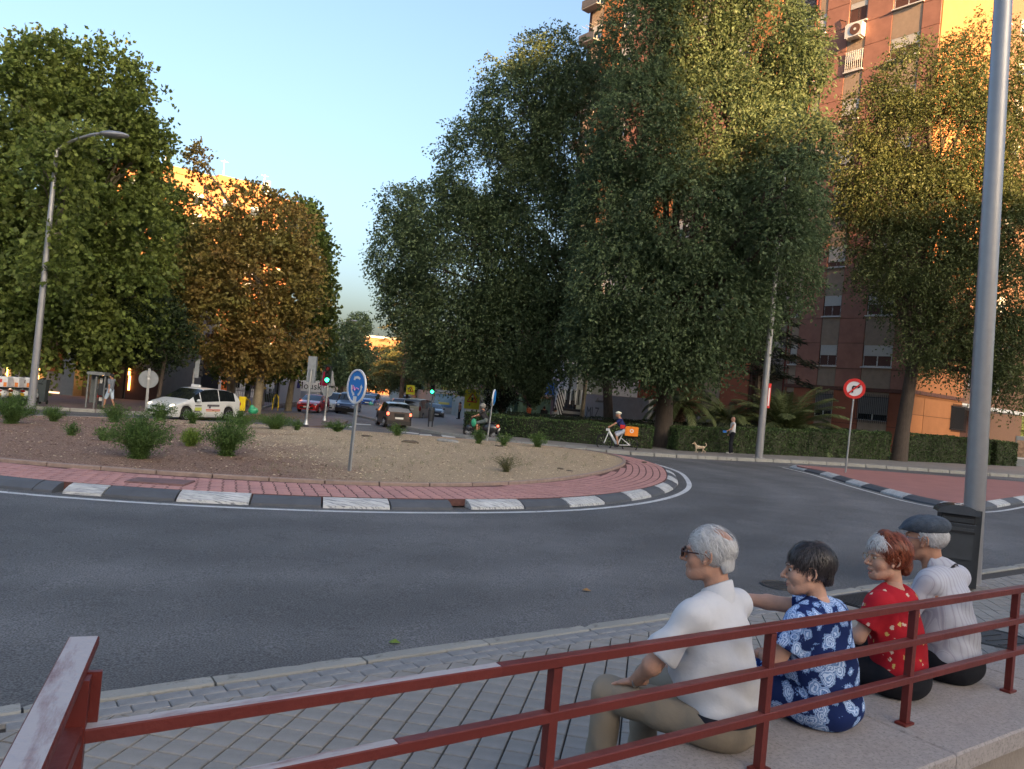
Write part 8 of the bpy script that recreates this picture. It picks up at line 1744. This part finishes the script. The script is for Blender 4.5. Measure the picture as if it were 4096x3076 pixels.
# crossing stripes, lane marks
M_zeb = MATS['road marking']
for i in range(11):
    a = D(620 + i*46, 943 - i*.2, 0); b = D(645 + i*46, 943.5, 0); a2 = D(628 + i*47, 935, 0)
    pts = [(D(612 + i*50, 945 + i*.7, 0)), (D(640 + i*50, 945.8 + i*.7, 0)), (D(655 + i*46, 934.5 + i*.7, 0)), (D(630 + i*46, 934 + i*.7, 0))]
    if 0 < i < 11 and i != 2: slab('road_marking', [p_.xy[:] for p_ in pts], .006, .004, M_zeb)
for q in (((765, 915), (800, 917), (802, 918.5), (766, 916.5)), ((850, 930), (905, 936), (903, 938), (848, 932)), ((735, 917), (765, 922), (764, 924), (733, 919))): slab('road_marking', [D(x, y, 0).xy[:] for x, y in q], .006, .004, M_zeb)
slab('side_pavement', [D(x, y, 0).xy[:] for x, y in ((762, 893), (800, 890), (820, 884), (812, 876), (795, 866), (770, 880))], .12, .2, M_conc)
# odds and ends on the island and the pavement
rw = random.Random(12)
for i, (x, y, s_, m, lab, nm) in enumerate(((794, 953, .22, M_dirt, 'small dark clod heap right of the tilted sign post', 'clod'), (887, 966, .35, M_dirt, 'long dark clod streak in the pale gravel', 'clod'), (968, 962, .42, M_conc, 'flat pale stone at the back rim of the gravel', 'stone'), (1077, 968, .16, M_dirt, 'dark clod left of the two weed tufts', 'clod'), (1211, 1008, .12, M_dirt, 'dark clod at the right end of the gravel', 'clod'), (1230, 1012, .14, M_dirt, 'second dark clod at the right end of the gravel', 'clod'), (1392, 992, .1, M_dirt, 'brown clod near the inner kerb curve', 'clod'))):
    p = D(x, y, .3); t = thing(nm, lab, nm, (p.x, p.y, gz(p.x, p.y) + dome(p.x, p.y))); o = [('u', ell((rw.uniform(-.5, .5)*s_, rw.uniform(-.2, .2)*s_, .05*s_), (s_*.5, s_*.25, s_*.18))) for _ in range(4)]; part('lump', joinm('lump', [blob(o, (-1.2*s_, -.7*s_, -.3*s_), (1.2*s_, .7*s_, .4*s_), s_*.05)], m), t)
for (x, y, c, lab) in ((852/2.16*1.0, 1391/2.16, M_weedy, 'fresh yellow green leaf on the road at the near kerb'), (1267/2.16, 1278/2.16, MATS['fallen leaf'], 'tiny orange leaf on the asphalt left of the white haired man')):
    p = G(x, y, .0); t = thing('fallen_leaf', lab, 'leaf', tuple(p)); mb = MB(); mb.add([(-.05, 0, .01), (-.02, -.03, .018), (.05, 0, .012), (0, .04, .03), (-.03, .03, .02)], [(0, 1, 2, 3, 4)], c); part('blade', mb.data('blade'), t)
slab('storm_drain', [D(x, y, 0).xy[:] for x, y in ((1215, 976), (1262, 977), (1268, 970), (1222, 969))], .16, .1, M_kerb)
# distant wooded skyline
hz_ = random.Random(3)
for i in range(26):
    x = -150 + i*16 + hz_.uniform(-4, 4); y = 300 + hz_.uniform(-20, 30)
    if -50 < x < -20: y += 60
LBf = [((-190 + i*17 + hz_.uniform(-4, 4), 330 + hz_.uniform(-25, 25), gz(-190 + i*17, 330) + 4 + hz_.uniform(0, 3)), (13, 9, 8 + hz_.uniform(0, 4))) for i in range(26)]
me, _ = crown_mesh('distant_wood', LBf, .14, 4, 1.8, 2.6, .7, M_elm, 77, .4, -1.5); o = part('distant_wood', me, None); o['kind'] = 'stuff'
